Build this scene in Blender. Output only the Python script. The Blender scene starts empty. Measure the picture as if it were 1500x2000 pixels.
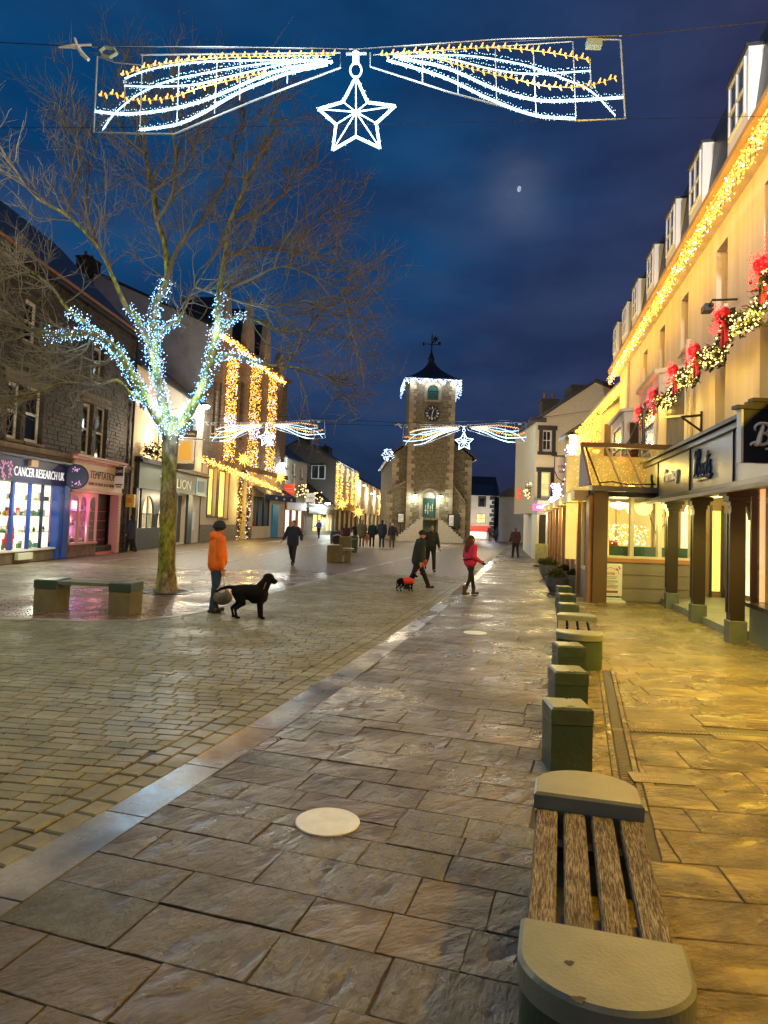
import bpy, math, random
from math import pi, sin, cos, radians, sqrt
from mathutils import Vector, Matrix
V = Vector
random.seed(7)
S = bpy.context.scene
COL = S.collection

# ------------------------------------------------------------------ camera
F_PX, EYE = 1350.0, 1.88
PITCH, ROLL, PPY = radians(3.0), 0.036, 945.3
_f = V((0, cos(PITCH), sin(PITCH))); _u = V((0, -sin(PITCH), cos(PITCH))); _r = V((1, 0, 0))
UP = _u * cos(ROLL) - _r * sin(ROLL); RT = _r * cos(ROLL) + _u * sin(ROLL); FW = _f
cam = bpy.data.cameras.new('camera'); camo = bpy.data.objects.new('camera', cam); COL.objects.link(camo)
m = Matrix((RT, UP, -FW)).transposed().to_4x4(); m.translation = V((0, 0, EYE)); camo.matrix_world = m
cam.sensor_fit = 'VERTICAL'; cam.sensor_height = 24; cam.sensor_width = 24
cam.lens = F_PX / 2000 * 24; cam.shift_y = -(1000 - PPY) / 2000
cam.clip_start = .05; cam.clip_end = 4000
S.camera = camo
CAM = V((0, 0, EYE))

# ------------------------------------------------------------------ sky and exposure
W = bpy.data.worlds.new('World'); S.world = W; W.use_nodes = True
nt = W.node_tree; nt.nodes.clear()
def N(t, kind, **kw):
    n = t.nodes.new(kind)
    for k, v in kw.items(): setattr(n, k, v)
    return n
def ramp(t, fac, stops, interp='LINEAR'):
    n = N(t, 'ShaderNodeValToRGB'); e = n.color_ramp.elements; n.color_ramp.interpolation = interp
    while len(e) < len(stops): e.new(.5)
    for i, (p, c) in enumerate(stops): e[i].position = p; e[i].color = (*c, 1) if len(c) == 3 else c
    t.links.new(fac, n.inputs[0]); return n.outputs[0]
def mathn(t, op, a, b=None, c=None):
    n = N(t, 'ShaderNodeMath', operation=op)
    for i, v in enumerate((a, b, c)):
        if v is None: continue
        if isinstance(v, (int, float)): n.inputs[i].default_value = v
        else: t.links.new(v, n.inputs[i])
    return n.outputs[0]
def mixc(t, fac, a, b, mode='MIX'):
    n = N(t, 'ShaderNodeMixRGB', blend_type=mode)
    for i, v in enumerate((fac, a, b)):
        if isinstance(v, (int, float)): n.inputs[i].default_value = v
        elif isinstance(v, tuple): n.inputs[i].default_value = (*v, 1)
        else: t.links.new(v, n.inputs[i])
    return n.outputs[0]
tc = N(nt, 'ShaderNodeTexCoord'); sx = N(nt, 'ShaderNodeSeparateXYZ'); nt.links.new(tc.outputs['Generated'], sx.inputs[0])
zc = sx.outputs[2]; xc = sx.outputs[0]
base = ramp(nt, zc, [(0, (.020, .030, .058)), (.08, (.014, .032, .082)), (.22, (.009, .046, .135)), (.42, (.003, .060, .175)), (.62, (.0015, .046, .145)), (.9, (.001, .030, .10))])
side = mathn(nt, 'MULTIPLY_ADD', xc, 2.0, .02)
n_ = N(nt, 'ShaderNodeClamp'); nt.links.new(side, n_.inputs[0])
base = mixc(nt, mathn(nt, 'MULTIPLY', n_.outputs[0], .95), base, (.036, .026, .064))
mp = N(nt, 'ShaderNodeMapping'); mp.inputs['Scale'].default_value = (1.3, 1.0, 3.2); nt.links.new(tc.outputs['Generated'], mp.inputs[0])
nz = N(nt, 'ShaderNodeTexNoise'); nz.inputs['Scale'].default_value = 2.1; nz.inputs['Detail'].default_value = 7; nz.inputs['Roughness'].default_value = .55
nt.links.new(mp.outputs[0], nz.inputs['Vector'])
cl = ramp(nt, nz.outputs['Fac'], [(.44, (0, 0, 0)), (.62, (1, 1, 1))])
low = ramp(nt, zc, [(.0, (1, 1, 1)), (.30, (.8, .8, .8)), (.55, (.2, .2, .2))])
cm = mixc(nt, 1.0, cl, low, 'MULTIPLY')
col = mixc(nt, mixc(nt, 1.0, cm, (.85, .85, .85), 'MULTIPLY'), base, (.034, .052, .120))
nz2 = N(nt, 'ShaderNodeTexNoise'); nz2.inputs['Scale'].default_value = 3.4; nz2.inputs['Detail'].default_value = 6; nt.links.new(mp.outputs[0], nz2.inputs['Vector'])
col = mixc(nt, 1.0, col, ramp(nt, nz2.outputs['Fac'], [(.35, (.62, .66, .74)), (.62, (1.12, 1.12, 1.1))]), 'MULTIPLY')
dm = N(nt, 'ShaderNodeVectorMath', operation='DOT_PRODUCT'); nn = N(nt, 'ShaderNodeVectorMath', operation='NORMALIZE'); nt.links.new(tc.outputs['Generated'], nn.inputs[0]); nt.links.new(nn.outputs[0], dm.inputs[0])
dm.inputs[1].default_value = (FW * F_PX + RT * (1014 - 750) + UP * (PPY - 369)).normalized()
gl_ = mathn(nt, 'POWER', mathn(nt, 'MAXIMUM', dm.outputs['Value'], 0.), 1400.); gl_ = mathn(nt, 'MULTIPLY', gl_, mathn(nt, 'MULTIPLY_ADD', nz.outputs['Fac'], 2.4, -.5))
col = mixc(nt, mathn(nt, 'MULTIPLY', gl_, .55), col, (.16, .19, .28))
sky = N(nt, 'ShaderNodeTexSky', sky_type='NISHITA', sun_disc=False); sky.sun_elevation = radians(-4); sky.sun_rotation = radians(200)
bg = N(nt, 'ShaderNodeBackground'); bg.inputs[1].default_value = 1.0; nt.links.new(col, bg.inputs[0])
bg2 = N(nt, 'ShaderNodeBackground'); bg2.inputs[1].default_value = .05; nt.links.new(sky.outputs[0], bg2.inputs[0])
ad = N(nt, 'ShaderNodeAddShader'); nt.links.new(bg.outputs[0], ad.inputs[0]); nt.links.new(bg2.outputs[0], ad.inputs[1])
wo = N(nt, 'ShaderNodeOutputWorld'); nt.links.new(ad.outputs[0], wo.inputs[0])
S.view_settings.view_transform = 'Standard'; S.view_settings.look = 'None'
S.view_settings.exposure = 0.0; S.view_settings.gamma = 1.0; S.view_settings.use_curve_mapping = False
S.render.engine = 'CYCLES'
S.cycles.use_denoising = True
try: S.cycles.denoiser = 'OPENIMAGEDENOISE'
except Exception: pass
S.cycles.max_bounces = 6; S.cycles.diffuse_bounces = 3; S.cycles.glossy_bounces = 3; S.cycles.transmission_bounces = 4
S.cycles.transparent_max_bounces = 12; S.cycles.caustics_reflective = False; S.cycles.caustics_refractive = False
S.cycles.sample_clamp_indirect = 3.0; S.cycles.use_light_tree = True
GLOBAL = 1.7   # all lamp powers are multiplied by this

# ------------------------------------------------------------------ pixel <-> place helpers (authoring only)
def ray(px, py): return FW * F_PX + RT * (px - 750) + UP * (PPY - py)
def gp(px, py, z=0.0):
    r = ray(px, py); return CAM + r * ((z - EYE) / r.z)
def dp(px, py, d):
    r = ray(px, py); return CAM + r * (d / r.y)
def proj(p):
    v = p - CAM; w = v.dot(FW)
    if w < .05: return None
    return (750 + F_PX * v.dot(RT) / w, PPY - F_PX * v.dot(UP) / w, w)

# ------------------------------------------------------------------ materials
MATS = {}
def mat(name, col, rough=.6, metal=0., var=.0, scale=6., bump=0., bscale=30., tint=0., stretch=(1, 1, 1), wet=0., world=False, spec=.5, col2=None, vdetail=4):
    if name in MATS: return MATS[name]
    m = bpy.data.materials.new(name); m.use_nodes = True; t = m.node_tree; b = t.nodes['Principled BSDF']
    b.inputs['Roughness'].default_value = rough; b.inputs['Metallic'].default_value = metal
    b.inputs['Specular IOR Level'].default_value = spec
    if world: src = N(t, 'ShaderNodeNewGeometry').outputs['Position']
    else: src = N(t, 'ShaderNodeTexCoord').outputs['Object']
    mp = N(t, 'ShaderNodeMapping'); mp.inputs['Scale'].default_value = stretch; t.links.new(src, mp.inputs[0]); vec = mp.outputs[0]
    c = None
    if var or col2:
        nz = N(t, 'ShaderNodeTexNoise'); nz.inputs['Scale'].default_value = scale; nz.inputs['Detail'].default_value = vdetail; t.links.new(vec, nz.inputs['Vector'])
        hi = col2 or tuple(min(1, x * (1 + var)) for x in col); lo = col if col2 else tuple(x * (1 - var) for x in col)
        c = ramp(t, nz.outputs['Fac'], [(.3, lo), (.7, hi)])
    if tint:
        at = N(t, 'ShaderNodeAttribute', attribute_name='tint')
        k = mathn(t, 'MULTIPLY_ADD', at.outputs['Fac'], tint * 2, 1 - tint)
        cb = N(t, 'ShaderNodeCombineColor'); 
        for i in range(3): t.links.new(k, cb.inputs[i])
        c = mixc(t, 1.0, c if c is not None else col, cb.outputs[0], 'MULTIPLY')
    if c is not None: t.links.new(c, b.inputs['Base Color'])
    else: b.inputs['Base Color'].default_value = (*col, 1)
    if bump:
        nb = N(t, 'ShaderNodeTexNoise'); nb.inputs['Scale'].default_value = bscale; nb.inputs['Detail'].default_value = 6; t.links.new(vec, nb.inputs['Vector'])
        bu = N(t, 'ShaderNodeBump'); bu.inputs['Strength'].default_value = min(1, bump); bu.inputs['Distance'].default_value = .02; t.links.new(nb.outputs['Fac'], bu.inputs['Height'])
        t.links.new(bu.outputs[0], b.inputs['Normal'])
    if wet:
        nw = N(t, 'ShaderNodeTexNoise'); nw.inputs['Scale'].default_value = .9; nw.inputs['Detail'].default_value = 5; t.links.new(vec, nw.inputs['Vector'])
        rr = ramp(t, nw.outputs['Fac'], [(.38, (wet,) * 3), (.62, (rough,) * 3)]); t.links.new(rr, b.inputs['Roughness'])
    MATS[name] = m; return m
def emat(name, col, s, sample=False, var=0., scale=3., col2=None):
    if name in MATS: return MATS[name]
    m = bpy.data.materials.new(name); m.use_nodes = True; t = m.node_tree; b = t.nodes['Principled BSDF']
    b.inputs['Base Color'].default_value = (*[x * .6 for x in col], 1); b.inputs['Emission Strength'].default_value = s; b.inputs['Emission Color'].default_value = (*col, 1)
    if var or col2:
        nz = N(t, 'ShaderNodeTexNoise'); nz.inputs['Scale'].default_value = scale; nz.inputs['Detail'].default_value = 5
        t.links.new(N(t, 'ShaderNodeTexCoord').outputs['Object'], nz.inputs['Vector'])
        c = ramp(t, nz.outputs['Fac'], [(.35, tuple(x * (1 - var) for x in col)), (.65, col2 or col)]); t.links.new(c, b.inputs['Emission Color'])
    try: m.cycles.emission_sampling = 'FRONT_BACK' if sample else 'NONE'
    except Exception: pass
    MATS[name] = m; return m
def brickmat(name, c1, c2, mortar, bw=.4, bh=.12, msize=.012, rough=.7, bump=.6, squash=1., noise=.5, world=False, wet=None):
    if name in MATS: return MATS[name]
    m = bpy.data.materials.new(name); m.use_nodes = True; t = m.node_tree; b = t.nodes['Principled BSDF']
    sp = N(t, 'ShaderNodeSeparateXYZ'); cb = N(t, 'ShaderNodeCombineXYZ')
    if world:
        t.links.new(N(t, 'ShaderNodeNewGeometry').outputs['Position'], sp.inputs[0]); t.links.new(sp.outputs[0], cb.inputs[0]); t.links.new(sp.outputs[1], cb.inputs[1])
    else:
        t.links.new(N(t, 'ShaderNodeTexCoord').outputs['Object'], sp.inputs[0])
        t.links.new(mathn(t, 'ADD', sp.outputs[0], sp.outputs[1]), cb.inputs[0]); t.links.new(sp.outputs[2], cb.inputs[1])
    nz0 = N(t, 'ShaderNodeTexNoise'); nz0.inputs['Scale'].default_value = 3.; t.links.new(cb.outputs[0], nz0.inputs['Vector'])
    vm = N(t, 'ShaderNodeVectorMath', operation='MULTIPLY_ADD'); t.links.new(nz0.outputs['Color'], vm.inputs[0]); vm.inputs[1].default_value = (noise * .1,) * 3; t.links.new(cb.outputs[0], vm.inputs[2])
    br = N(t, 'ShaderNodeTexBrick'); t.links.new(vm.outputs[0], br.inputs['Vector'])
    for k, v in (('Color1', c1), ('Color2', c2), ('Mortar', mortar)): br.inputs[k].default_value = (*v, 1)
    br.inputs['Scale'].default_value = 1.; br.inputs['Brick Width'].default_value = bw; br.inputs['Row Height'].default_value = bh; br.inputs['Mortar Size'].default_value = msize
    br.inputs['Mortar Smooth'].default_value = .3
    nz = N(t, 'ShaderNodeTexNoise'); nz.inputs['Scale'].default_value = 5.; nz.inputs['Detail'].default_value = 8; t.links.new(cb.outputs[0], nz.inputs['Vector'])
    c = mixc(t, 1., br.outputs['Color'], ramp(t, nz.outputs['Fac'], [(.25, (.45,) * 3), (.75, (1.5,) * 3)]), 'MULTIPLY')
    t.links.new(c, b.inputs['Base Color']); b.inputs['Roughness'].default_value = rough
    h = mathn(t, 'MULTIPLY_ADD', nz.outputs['Fac'], .5, mathn(t, 'SUBTRACT', 1., br.outputs['Fac']))
    bu = N(t, 'ShaderNodeBump'); bu.inputs['Strength'].default_value = bump; bu.inputs['Distance'].default_value = .03; t.links.new(h, bu.inputs['Height']); t.links.new(bu.outputs[0], b.inputs['Normal'])
    MATS[name] = m; return m
def glassmat(name, tintc=(1, 1, 1), refl=.12):
    if name in MATS: return MATS[name]
    m = bpy.data.materials.new(name); m.use_nodes = True; t = m.node_tree; t.nodes.clear()
    tr = N(t, 'ShaderNodeBsdfTransparent'); tr.inputs[0].default_value = (*tintc, 1); gl = N(t, 'ShaderNodeBsdfGlossy'); gl.inputs['Roughness'].default_value = .03
    lw = N(t, 'ShaderNodeLayerWeight'); lw.inputs[0].default_value = .5; fr5 = mathn(t, 'MULTIPLY_ADD', mathn(t, 'POWER', lw.outputs['Facing'], 5.), .9, .03)
    mx = N(t, 'ShaderNodeMixShader'); t.links.new(fr5, mx.inputs[0]); t.links.new(tr.outputs[0], mx.inputs[1]); t.links.new(gl.outputs[0], mx.inputs[2])
    o = N(t, 'ShaderNodeOutputMaterial'); t.links.new(mx.outputs[0], o.inputs[0]); MATS[name] = m; return m

# ------------------------------------------------------------------ object helpers
def tag(o, label=None, cat=None, group=None, kind=None):
    if label: o['label'] = label
    if cat: o['category'] = cat
    if group: o['group'] = group
    if kind: o['kind'] = kind
    return o
def empty(name, loc, rz=0., label=None, cat=None, group=None, kind=None):
    o = bpy.data.objects.new(name, None); COL.objects.link(o); o.location = loc; o.rotation_euler = (0, 0, rz); o.empty_display_size = .2
    return tag(o, label, cat, group, kind)
def copy_tree(o, parent=None):
    c = o.copy(); COL.objects.link(c)
    if parent is not None: c.parent = parent
    for ch in list(o.children): copy_tree(ch, c)
    return c
class MB:
    def __init__(s): s.v = []; s.f = []; s.t = []; s.tn = .5
    def add(s, vs, fs, t=None):
        n = len(s.v); s.v += [tuple(p) for p in vs]; s.f += [tuple(i + n for i in f) for f in fs]; s.t += [s.tn if t is None else t] * len(fs); return s
    def box(s, x0, x1, y0, y1, z0, z1, t=None):
        return s.add([(x0, y0, z0), (x1, y0, z0), (x1, y1, z0), (x0, y1, z0), (x0, y0, z1), (x1, y0, z1), (x1, y1, z1), (x0, y1, z1)],
                     [(0, 3, 2, 1), (4, 5, 6, 7), (0, 1, 5, 4), (1, 2, 6, 5), (2, 3, 7, 6), (3, 0, 4, 7)], t)
    def bbox(s, x0, x1, y0, y1, z0, z1, b=.01):   # box with chamfered top edges
        s.add([(x0, y0, z0), (x1, y0, z0), (x1, y1, z0), (x0, y1, z0), (x0, y0, z1 - b), (x1, y0, z1 - b), (x1, y1, z1 - b), (x0, y1, z1 - b),
               (x0 + b, y0 + b, z1), (x1 - b, y0 + b, z1), (x1 - b, y1 - b, z1), (x0 + b, y1 - b, z1)],
              [(0, 3, 2, 1), (0, 1, 5, 4), (1, 2, 6, 5), (2, 3, 7, 6), (3, 0, 4, 7), (4, 5, 9, 8), (5, 6, 10, 9), (6, 7, 11, 10), (7, 4, 8, 11), (8, 9, 10, 11)]); return s
    def poly(s, pts, t=None): return s.add(pts, [tuple(range(len(pts)))], t)
    def prism(s, pts, dv, t=None):   # polygon (3d points) extruded by dv
        n = len(pts); dv = V(dv); a = [V(p) for p in pts]; b = [p + dv for p in a]
        return s.add(a + b, [tuple(range(n))[::-1], tuple(range(n, 2 * n))] + [(i, (i + 1) % n, n + (i + 1) % n, n + i) for i in range(n)], t)
    def tube(s, pts, r, n=6, cap=True, r1=None, t=None, flat=1.):
        pts = [V(p) for p in pts]; k = len(pts)
        rs = r if isinstance(r, (list, tuple)) else [r + ((r1 if r1 is not None else r) - r) * i / max(1, k - 1) for i in range(k)]
        vs = []; up = None
        for i, p in enumerate(pts):
            d = (pts[min(i + 1, k - 1)] - pts[max(i - 1, 0)])
            d = d.normalized() if d.length > 1e-9 else V((0, 0, 1))
            if up is None: up = V((0, 0, 1)) if abs(d.z) < .9 else V((1, 0, 0))
            a = d.cross(up)
            if a.length < 1e-4: a = d.cross(V((.3, 1, .2)))
            a.normalize(); b = a.cross(d).normalized(); up = b
            for j in range(n):
                th = 2 * pi * j / n; vs.append(p + (a * cos(th) + b * sin(th) * flat) * rs[i])
        fs = [(i * n + j, i * n + (j + 1) % n, (i + 1) * n + (j + 1) % n, (i + 1) * n + j) for i in range(k - 1) for j in range(n)]
        if cap: fs += [tuple(range(n))[::-1], tuple(range((k - 1) * n, k * n))]
        return s.add(vs, fs, t)
    def lathe(s, prof, n=16, c=(0, 0, 0), sx=1., sy=1.):
        vs = []; c = V(c)
        for r, z in prof:
            for j in range(n): th = 2 * pi * j / n; vs.append(c + V((r * cos(th) * sx, r * sin(th) * sy, z)))
        k = len(prof)
        fs = [(i * n + j, i * n + (j + 1) % n, (i + 1) * n + (j + 1) % n, (i + 1) * n + j) for i in range(k - 1) for j in range(n)]
        fs += [tuple(range(n))[::-1], tuple(range((k - 1) * n, k * n))]
        return s.add(vs, fs)
    def ell(s, c, rx, ry, rz, n=10, m=6, rot=None):
        vs = []; c = V(c); q = rot or Matrix.Identity(3)
        for i in range(1, m):
            ph = pi * i / m
            for j in range(n): th = 2 * pi * j / n; vs.append(c + q @ V((rx * sin(ph) * cos(th), ry * sin(ph) * sin(th), rz * cos(ph))))
        vs += [c + q @ V((0, 0, rz)), c - q @ V((0, 0, rz))]; T = len(vs) - 2
        fs = [(i * n + j, (i + 1) * n + j, (i + 1) * n + (j + 1) % n, i * n + (j + 1) % n) for i in range(m - 2) for j in range(n)]
        fs += [(T, j, (j + 1) % n) for j in range(n)] + [(T + 1, (m - 2) * n + (j + 1) % n, (m - 2) * n + j) for j in range(n)]
        return s.add(vs, fs)
    def cap(s, a, b, ra, rb, n=10):   # tapered capsule
        a = V(a); b = V(b); d = (b - a)
        if d.length < 1e-5: return s.ell(a, ra, ra, ra, n)
        d.normalize(); pts = []; rs = []
        for k in (1, .8, .45): pts.append(a - d * ra * k); rs.append(ra * sqrt(max(0.0025, 1 - k * k)))
        pts.append(a); rs.append(ra); pts.append(b); rs.append(rb)
        for k in (.45, .8, 1): pts.append(b + d * rb * k); rs.append(rb * sqrt(max(0.0025, 1 - k * k)))
        return s.tube(pts, rs, n)
    def bulb(s, p, r, t=None):
        x, y, z = p
        return s.add([(x - r, y, z), (x + r, y, z), (x, y - r, z), (x, y + r, z), (x, y, z - r), (x, y, z + r)],
                     [(0, 2, 5), (2, 1, 5), (1, 3, 5), (3, 0, 5), (2, 0, 4), (1, 2, 4), (3, 1, 4), (0, 3, 4)], t)
    def mesh(s, name, m, smooth=False, tints=False):
        me = bpy.data.meshes.new(name); me.from_pydata(s.v, [], s.f)
        if m: me.materials.append(m)
        if smooth: me.polygons.foreach_set('use_smooth', [True] * len(me.polygons))
        if tints: me.attributes.new('tint', 'FLOAT', 'FACE').data.foreach_set('value', s.t)
        return me
    def build(s, name, m, parent=None, smooth=False, tints=False, kind=None, centre=False, label=None, cat=None, group=None, loc=None):
        if not s.v: return None
        c = None
        if centre or loc is not None:
            if loc is not None: c = V(loc)
            else:
                c = V((sum(v[0] for v in s.v), sum(v[1] for v in s.v), sum(v[2] for v in s.v))) / len(s.v); c.z = min(v[2] for v in s.v)
            s.v = [(v[0] - c.x, v[1] - c.y, v[2] - c.z) for v in s.v]
        o = bpy.data.objects.new(name, s.mesh(name, m, smooth, tints)); COL.objects.link(o)
        if c is not None: o.location = c
        if parent is not None: o.parent = parent
        return tag(o, label, cat, group, kind)
def remesh(mb, name, m, parent, voxel=.015, smooth=3, label=None):
    """one continuous surface from overlapping tapered limbs"""
    me = mb.mesh('t', None); o = bpy.data.objects.new('t', me); COL.objects.link(o)
    r = o.modifiers.new('r', 'REMESH'); r.mode = 'VOXEL'; r.voxel_size = voxel; r.use_smooth_shade = True
    s = o.modifiers.new('s', 'SMOOTH'); s.iterations = smooth; s.factor = .5
    dg = bpy.context.evaluated_depsgraph_get(); me2 = bpy.data.meshes.new_from_object(o.evaluated_get(dg))
    bpy.data.objects.remove(o); bpy.data.meshes.remove(me)
    me2.name = name; me2.materials.clear(); me2.materials.append(m)
    me2.polygons.foreach_set('use_smooth', [True] * len(me2.polygons))
    q = bpy.data.objects.new(name, me2); COL.objects.link(q); q.parent = parent
    if label: q['label'] = label
    return q
def text(body, size, m, parent, mtx, name='lettering', ext=.012, align='LEFT', sx=1., bold=0., shear=0., spacing=1.):
    cu = bpy.data.curves.new('t', 'FONT'); cu.body = body; cu.size = size; cu.extrude = ext; cu.align_x = align; cu.align_y = 'BOTTOM_BASELINE'; cu.offset = bold; cu.shear = shear; cu.space_character = spacing; cu.resolution_u = 3
    o = bpy.data.objects.new('t', cu); COL.objects.link(o)
    dg = bpy.context.evaluated_depsgraph_get(); me = bpy.data.meshes.new_from_object(o.evaluated_get(dg))
    bpy.data.objects.remove(o); bpy.data.curves.remove(cu)
    me.transform(Matrix.Diagonal((sx, 1, 1, 1))); me.materials.clear(); me.materials.append(m); me.name = name
    q = bpy.data.objects.new(name, me); COL.objects.link(q); q.parent = parent; q.matrix_local = mtx; return q
def onwall(x, y, z): # text standing on a local facade (x right, z up), facing -y
    return Matrix.Translation((x, y, z)) @ Matrix.Rotation(pi / 2, 4, 'X')
def lamp(loc, power, col, r=.08, parent=None, kind='POINT', size=1., sizey=None, rot=None, spread=None):
    l = bpy.data.lights.new('lamp_light', kind); l.energy = power * GLOBAL; l.color = col
    if kind == 'AREA':
        l.size = size
        if sizey: l.shape = 'RECTANGLE'; l.size_y = sizey
        if spread: l.spread = spread
    elif kind == 'SPOT': l.spot_size = spread or 2.2; l.spot_blend = .6; l.shadow_soft_size = r
    else: l.shadow_soft_size = r
    o = bpy.data.objects.new('lamp_light', l); COL.objects.link(o); o.location = loc
    if rot: o.rotation_euler = rot
    if parent is not None: o.parent = parent
    return o
def along(pts, step):   # resample a polyline
    pts = [V(p) for p in pts]; out = [pts[0].copy()]; rest = step
    for a, b in zip(pts, pts[1:]):
        L = (b - a).length; s = rest
        while s < L: out.append(a.lerp(b, s / L)); s += step
        rest = s - L
    return out
def smoothline(pts, k=4):   # Catmull-Rom
    pts = [V(p) for p in pts]; out = []
    for i in range(len(pts) - 1):
        p0 = pts[max(i - 1, 0)]; p1 = pts[i]; p2 = pts[i + 1]; p3 = pts[min(i + 2, len(pts) - 1)]
        for j in range(k):
            t = j / k; out.append(.5 * ((2 * p1) + (p2 - p0) * t + (2 * p0 - 5 * p1 + 4 * p2 - p3) * t * t + (3 * p1 - p0 - 3 * p2 + p3) * t ** 3))
    return out + [pts[-1]]

# light colours
WARM = (1, .62, .22); AMBER = (1, .55, .12); COOL = (.78, .9, 1.); WHITE = (1, .93, .8); GREENISH = (1., .86, .45)
E_gold = emat('gold_bulb', (1, .50, .07), 3.2); E_warm = emat('warm_bulb', (1, .66, .24), 4.); E_white = emat('white_led', (.80, .93, 1.), 7.); E_blue = emat('blue_white_led', (.22, .58, 1.), 2.8)
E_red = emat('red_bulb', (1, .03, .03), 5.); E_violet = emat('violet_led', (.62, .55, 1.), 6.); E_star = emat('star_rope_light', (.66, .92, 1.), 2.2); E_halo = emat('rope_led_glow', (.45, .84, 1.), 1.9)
black = mat('black_paint', (.012, .012, .013), .45); darkmetal = mat('dark_metal', (.03, .03, .032), .4, .6); steel = mat('steel', (.45, .47, .48), .35, .8)
whitep = mat('white_paint', (.72, .72, .70), .5, var=.06, scale=4); cream = mat('cream_render', (.60, .53, .40), .8, var=.12, scale=1.2, bump=.15, bscale=60)
# ------------------------------------------------------------------ GROUND
class PL:
    def __init__(s, pts): s.p = [V((p[0], p[1])) for p in pts]
    def near(s, c):
        best = None
        for i, (a, b) in enumerate(zip(s.p, s.p[1:])):
            d = b - a; t = (c - a).dot(d) / d.length_squared
            if i > 0: t = max(0, t)
            if i < len(s.p) - 2: t = min(1, t)
            q = a + d * t; L = (c - q).length
            if best is None or L < best[0]: best = (L, q, d.normalized())
        return best[1], best[2]
    def side(s, c):   # >0 left of travel direction
        q, d = s.near(c); w = c - q; return d.x * w.y - d.y * w.x
    def offset(s, o):
        out = []
        for i, p in enumerate(s.p):
            d = (s.p[min(i + 1, len(s.p) - 1)] - s.p[max(i - 1, 0)]).normalized(); out.append(p + V((-d.y, d.x)) * o)
        return PL(out)
def clip(poly, q, n):   # keep points with (p-q).n >= 0
    out = []
    for i in range(len(poly)):
        a, b = poly[i], poly[(i + 1) % len(poly)]; da, db = (a - q).dot(n), (b - q).dot(n)
        if da >= 0: out.append(a)
        if (da >= 0) != (db >= 0): out.append(a.lerp(b, da / (da - db)))
    return out
def area(p): return abs(sum(p[i].x * p[(i + 1) % len(p)].y - p[(i + 1) % len(p)].x * p[i].y for i in range(len(p)))) / 2
def lay(origin, ang, ulim, vlim, hr, wr, bounds, gap, jit=.0, ylim=(0, 100), bond=False):
    """courses of stones; bounds = [(PL, sign)] keeps the side; returns polygons"""
    o = V(origin); e1 = V((cos(ang), sin(ang))); e2 = V((-sin(ang), cos(ang))); out = []; v = vlim[0]; row = 0
    while v < vlim[1]:
        h = random.uniform(*hr); u = ulim[0] + (random.random() * wr[1] if not bond else (row % 2) * wr[0] / 2); row += 1
        while u < ulim[1]:
            w = random.uniform(*wr); c = o + e1 * (u + w / 2) + e2 * (v + h / 2)
            if ylim[0] < c.y < ylim[1] and abs(c.x) < .66 * c.y + 2.2:
                ok = True; g = gap / 2; j = lambda: random.uniform(-jit, jit)
                if all(pl.side(c) * sg > -.6 for pl, sg in bounds):
                    poly = [o + e1 * (u + g + j()) + e2 * (v + g + j()), o + e1 * (u + w - g + j()) + e2 * (v + g + j()), o + e1 * (u + w - g + j()) + e2 * (v + h - g + j()), o + e1 * (u + g + j()) + e2 * (v + h - g + j())]
                    for pl, sg in bounds:
                        q, d = pl.near(c); n = V((-d.y, d.x)) * sg
                        if len(poly) > 2: poly = clip(poly, q + n * gap / 2, n)
                    if len(poly) > 2 and area(poly) > .12 * w * h: out.append(poly)
            u += w
        v += h
    return out
def strip_polys(pl, o0, o1, step, gap, jit=0, ylim=(0, 100)):
    a = pl.offset(o0).p; b = pl.offset(o1).p; A = along([V((p.x, p.y, 0)) for p in a], .05); 
    out = []; s = 0; La = [0]
    base = along([V((p.x, p.y, 0)) for p in pl.p], .04); st = []; d = 0; i = 0
    while i < len(base) - 2:
        L = random.uniform(*step); j = min(len(base) - 2, i + max(1, int(L / .04)))
        def P(k, o, sh=0):
            t = (base[min(k + 3, len(base) - 1)] - base[max(k - 3, 0)]).normalized(); return V((base[k].x, base[k].y)) + V((-t.y, t.x)) * o + V((t.x, t.y)) * sh
        r = lambda: random.uniform(-jit, jit)
        poly = [P(i, o0 + gap / 2 + r(), gap / 2), P(j, o0 + gap / 2 + r(), -gap / 2), P(j, o1 - gap / 2 + r(), -gap / 2), P(i, o1 - gap / 2 + r(), gap / 2)]
        if ylim[0] < poly[0].y < ylim[1]: out.append(poly)
        i = j
    return out
def stone(mb, poly, top, bot, ch, tilt=0., t=.5, rag=0.):
    if rag:
        q_ = []
        for i in range(len(poly)):
            a, b_ = poly[i], poly[(i + 1) % len(poly)]; L = (b_ - a).length; k = max(1, int(L / .055)); nn = V((-(b_ - a).y, (b_ - a).x)).normalized() if L > 1e-6 else V((0, 0))
            for j in range(k): q_.append(a.lerp(b_, j / k) + nn * random.uniform(-.001, rag))
        poly = q_
    n = len(poly); c = sum(poly, V((0, 0))) / n
    tx, ty = random.uniform(-tilt, tilt), random.uniform(-tilt, tilt)
    z = lambda p: top + (p.x - c.x) * tx + (p.y - c.y) * ty
    ins = [p + (c - p).normalized() * ch * 1.4 for p in poly]
    vs = [(p.x, p.y, bot) for p in poly] + [(p.x, p.y, z(p) - ch) for p in poly] + [(p.x, p.y, z(p)) for p in ins]
    fs = [(i, (i + 1) % n, n + (i + 1) % n, n + i) for i in range(n)] + [(n + i, n + (i + 1) % n, 2 * n + (i + 1) % n, 2 * n + i) for i in range(n)] + [tuple(range(2 * n, 3 * n))]
    mb.add(vs, fs, t)
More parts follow.
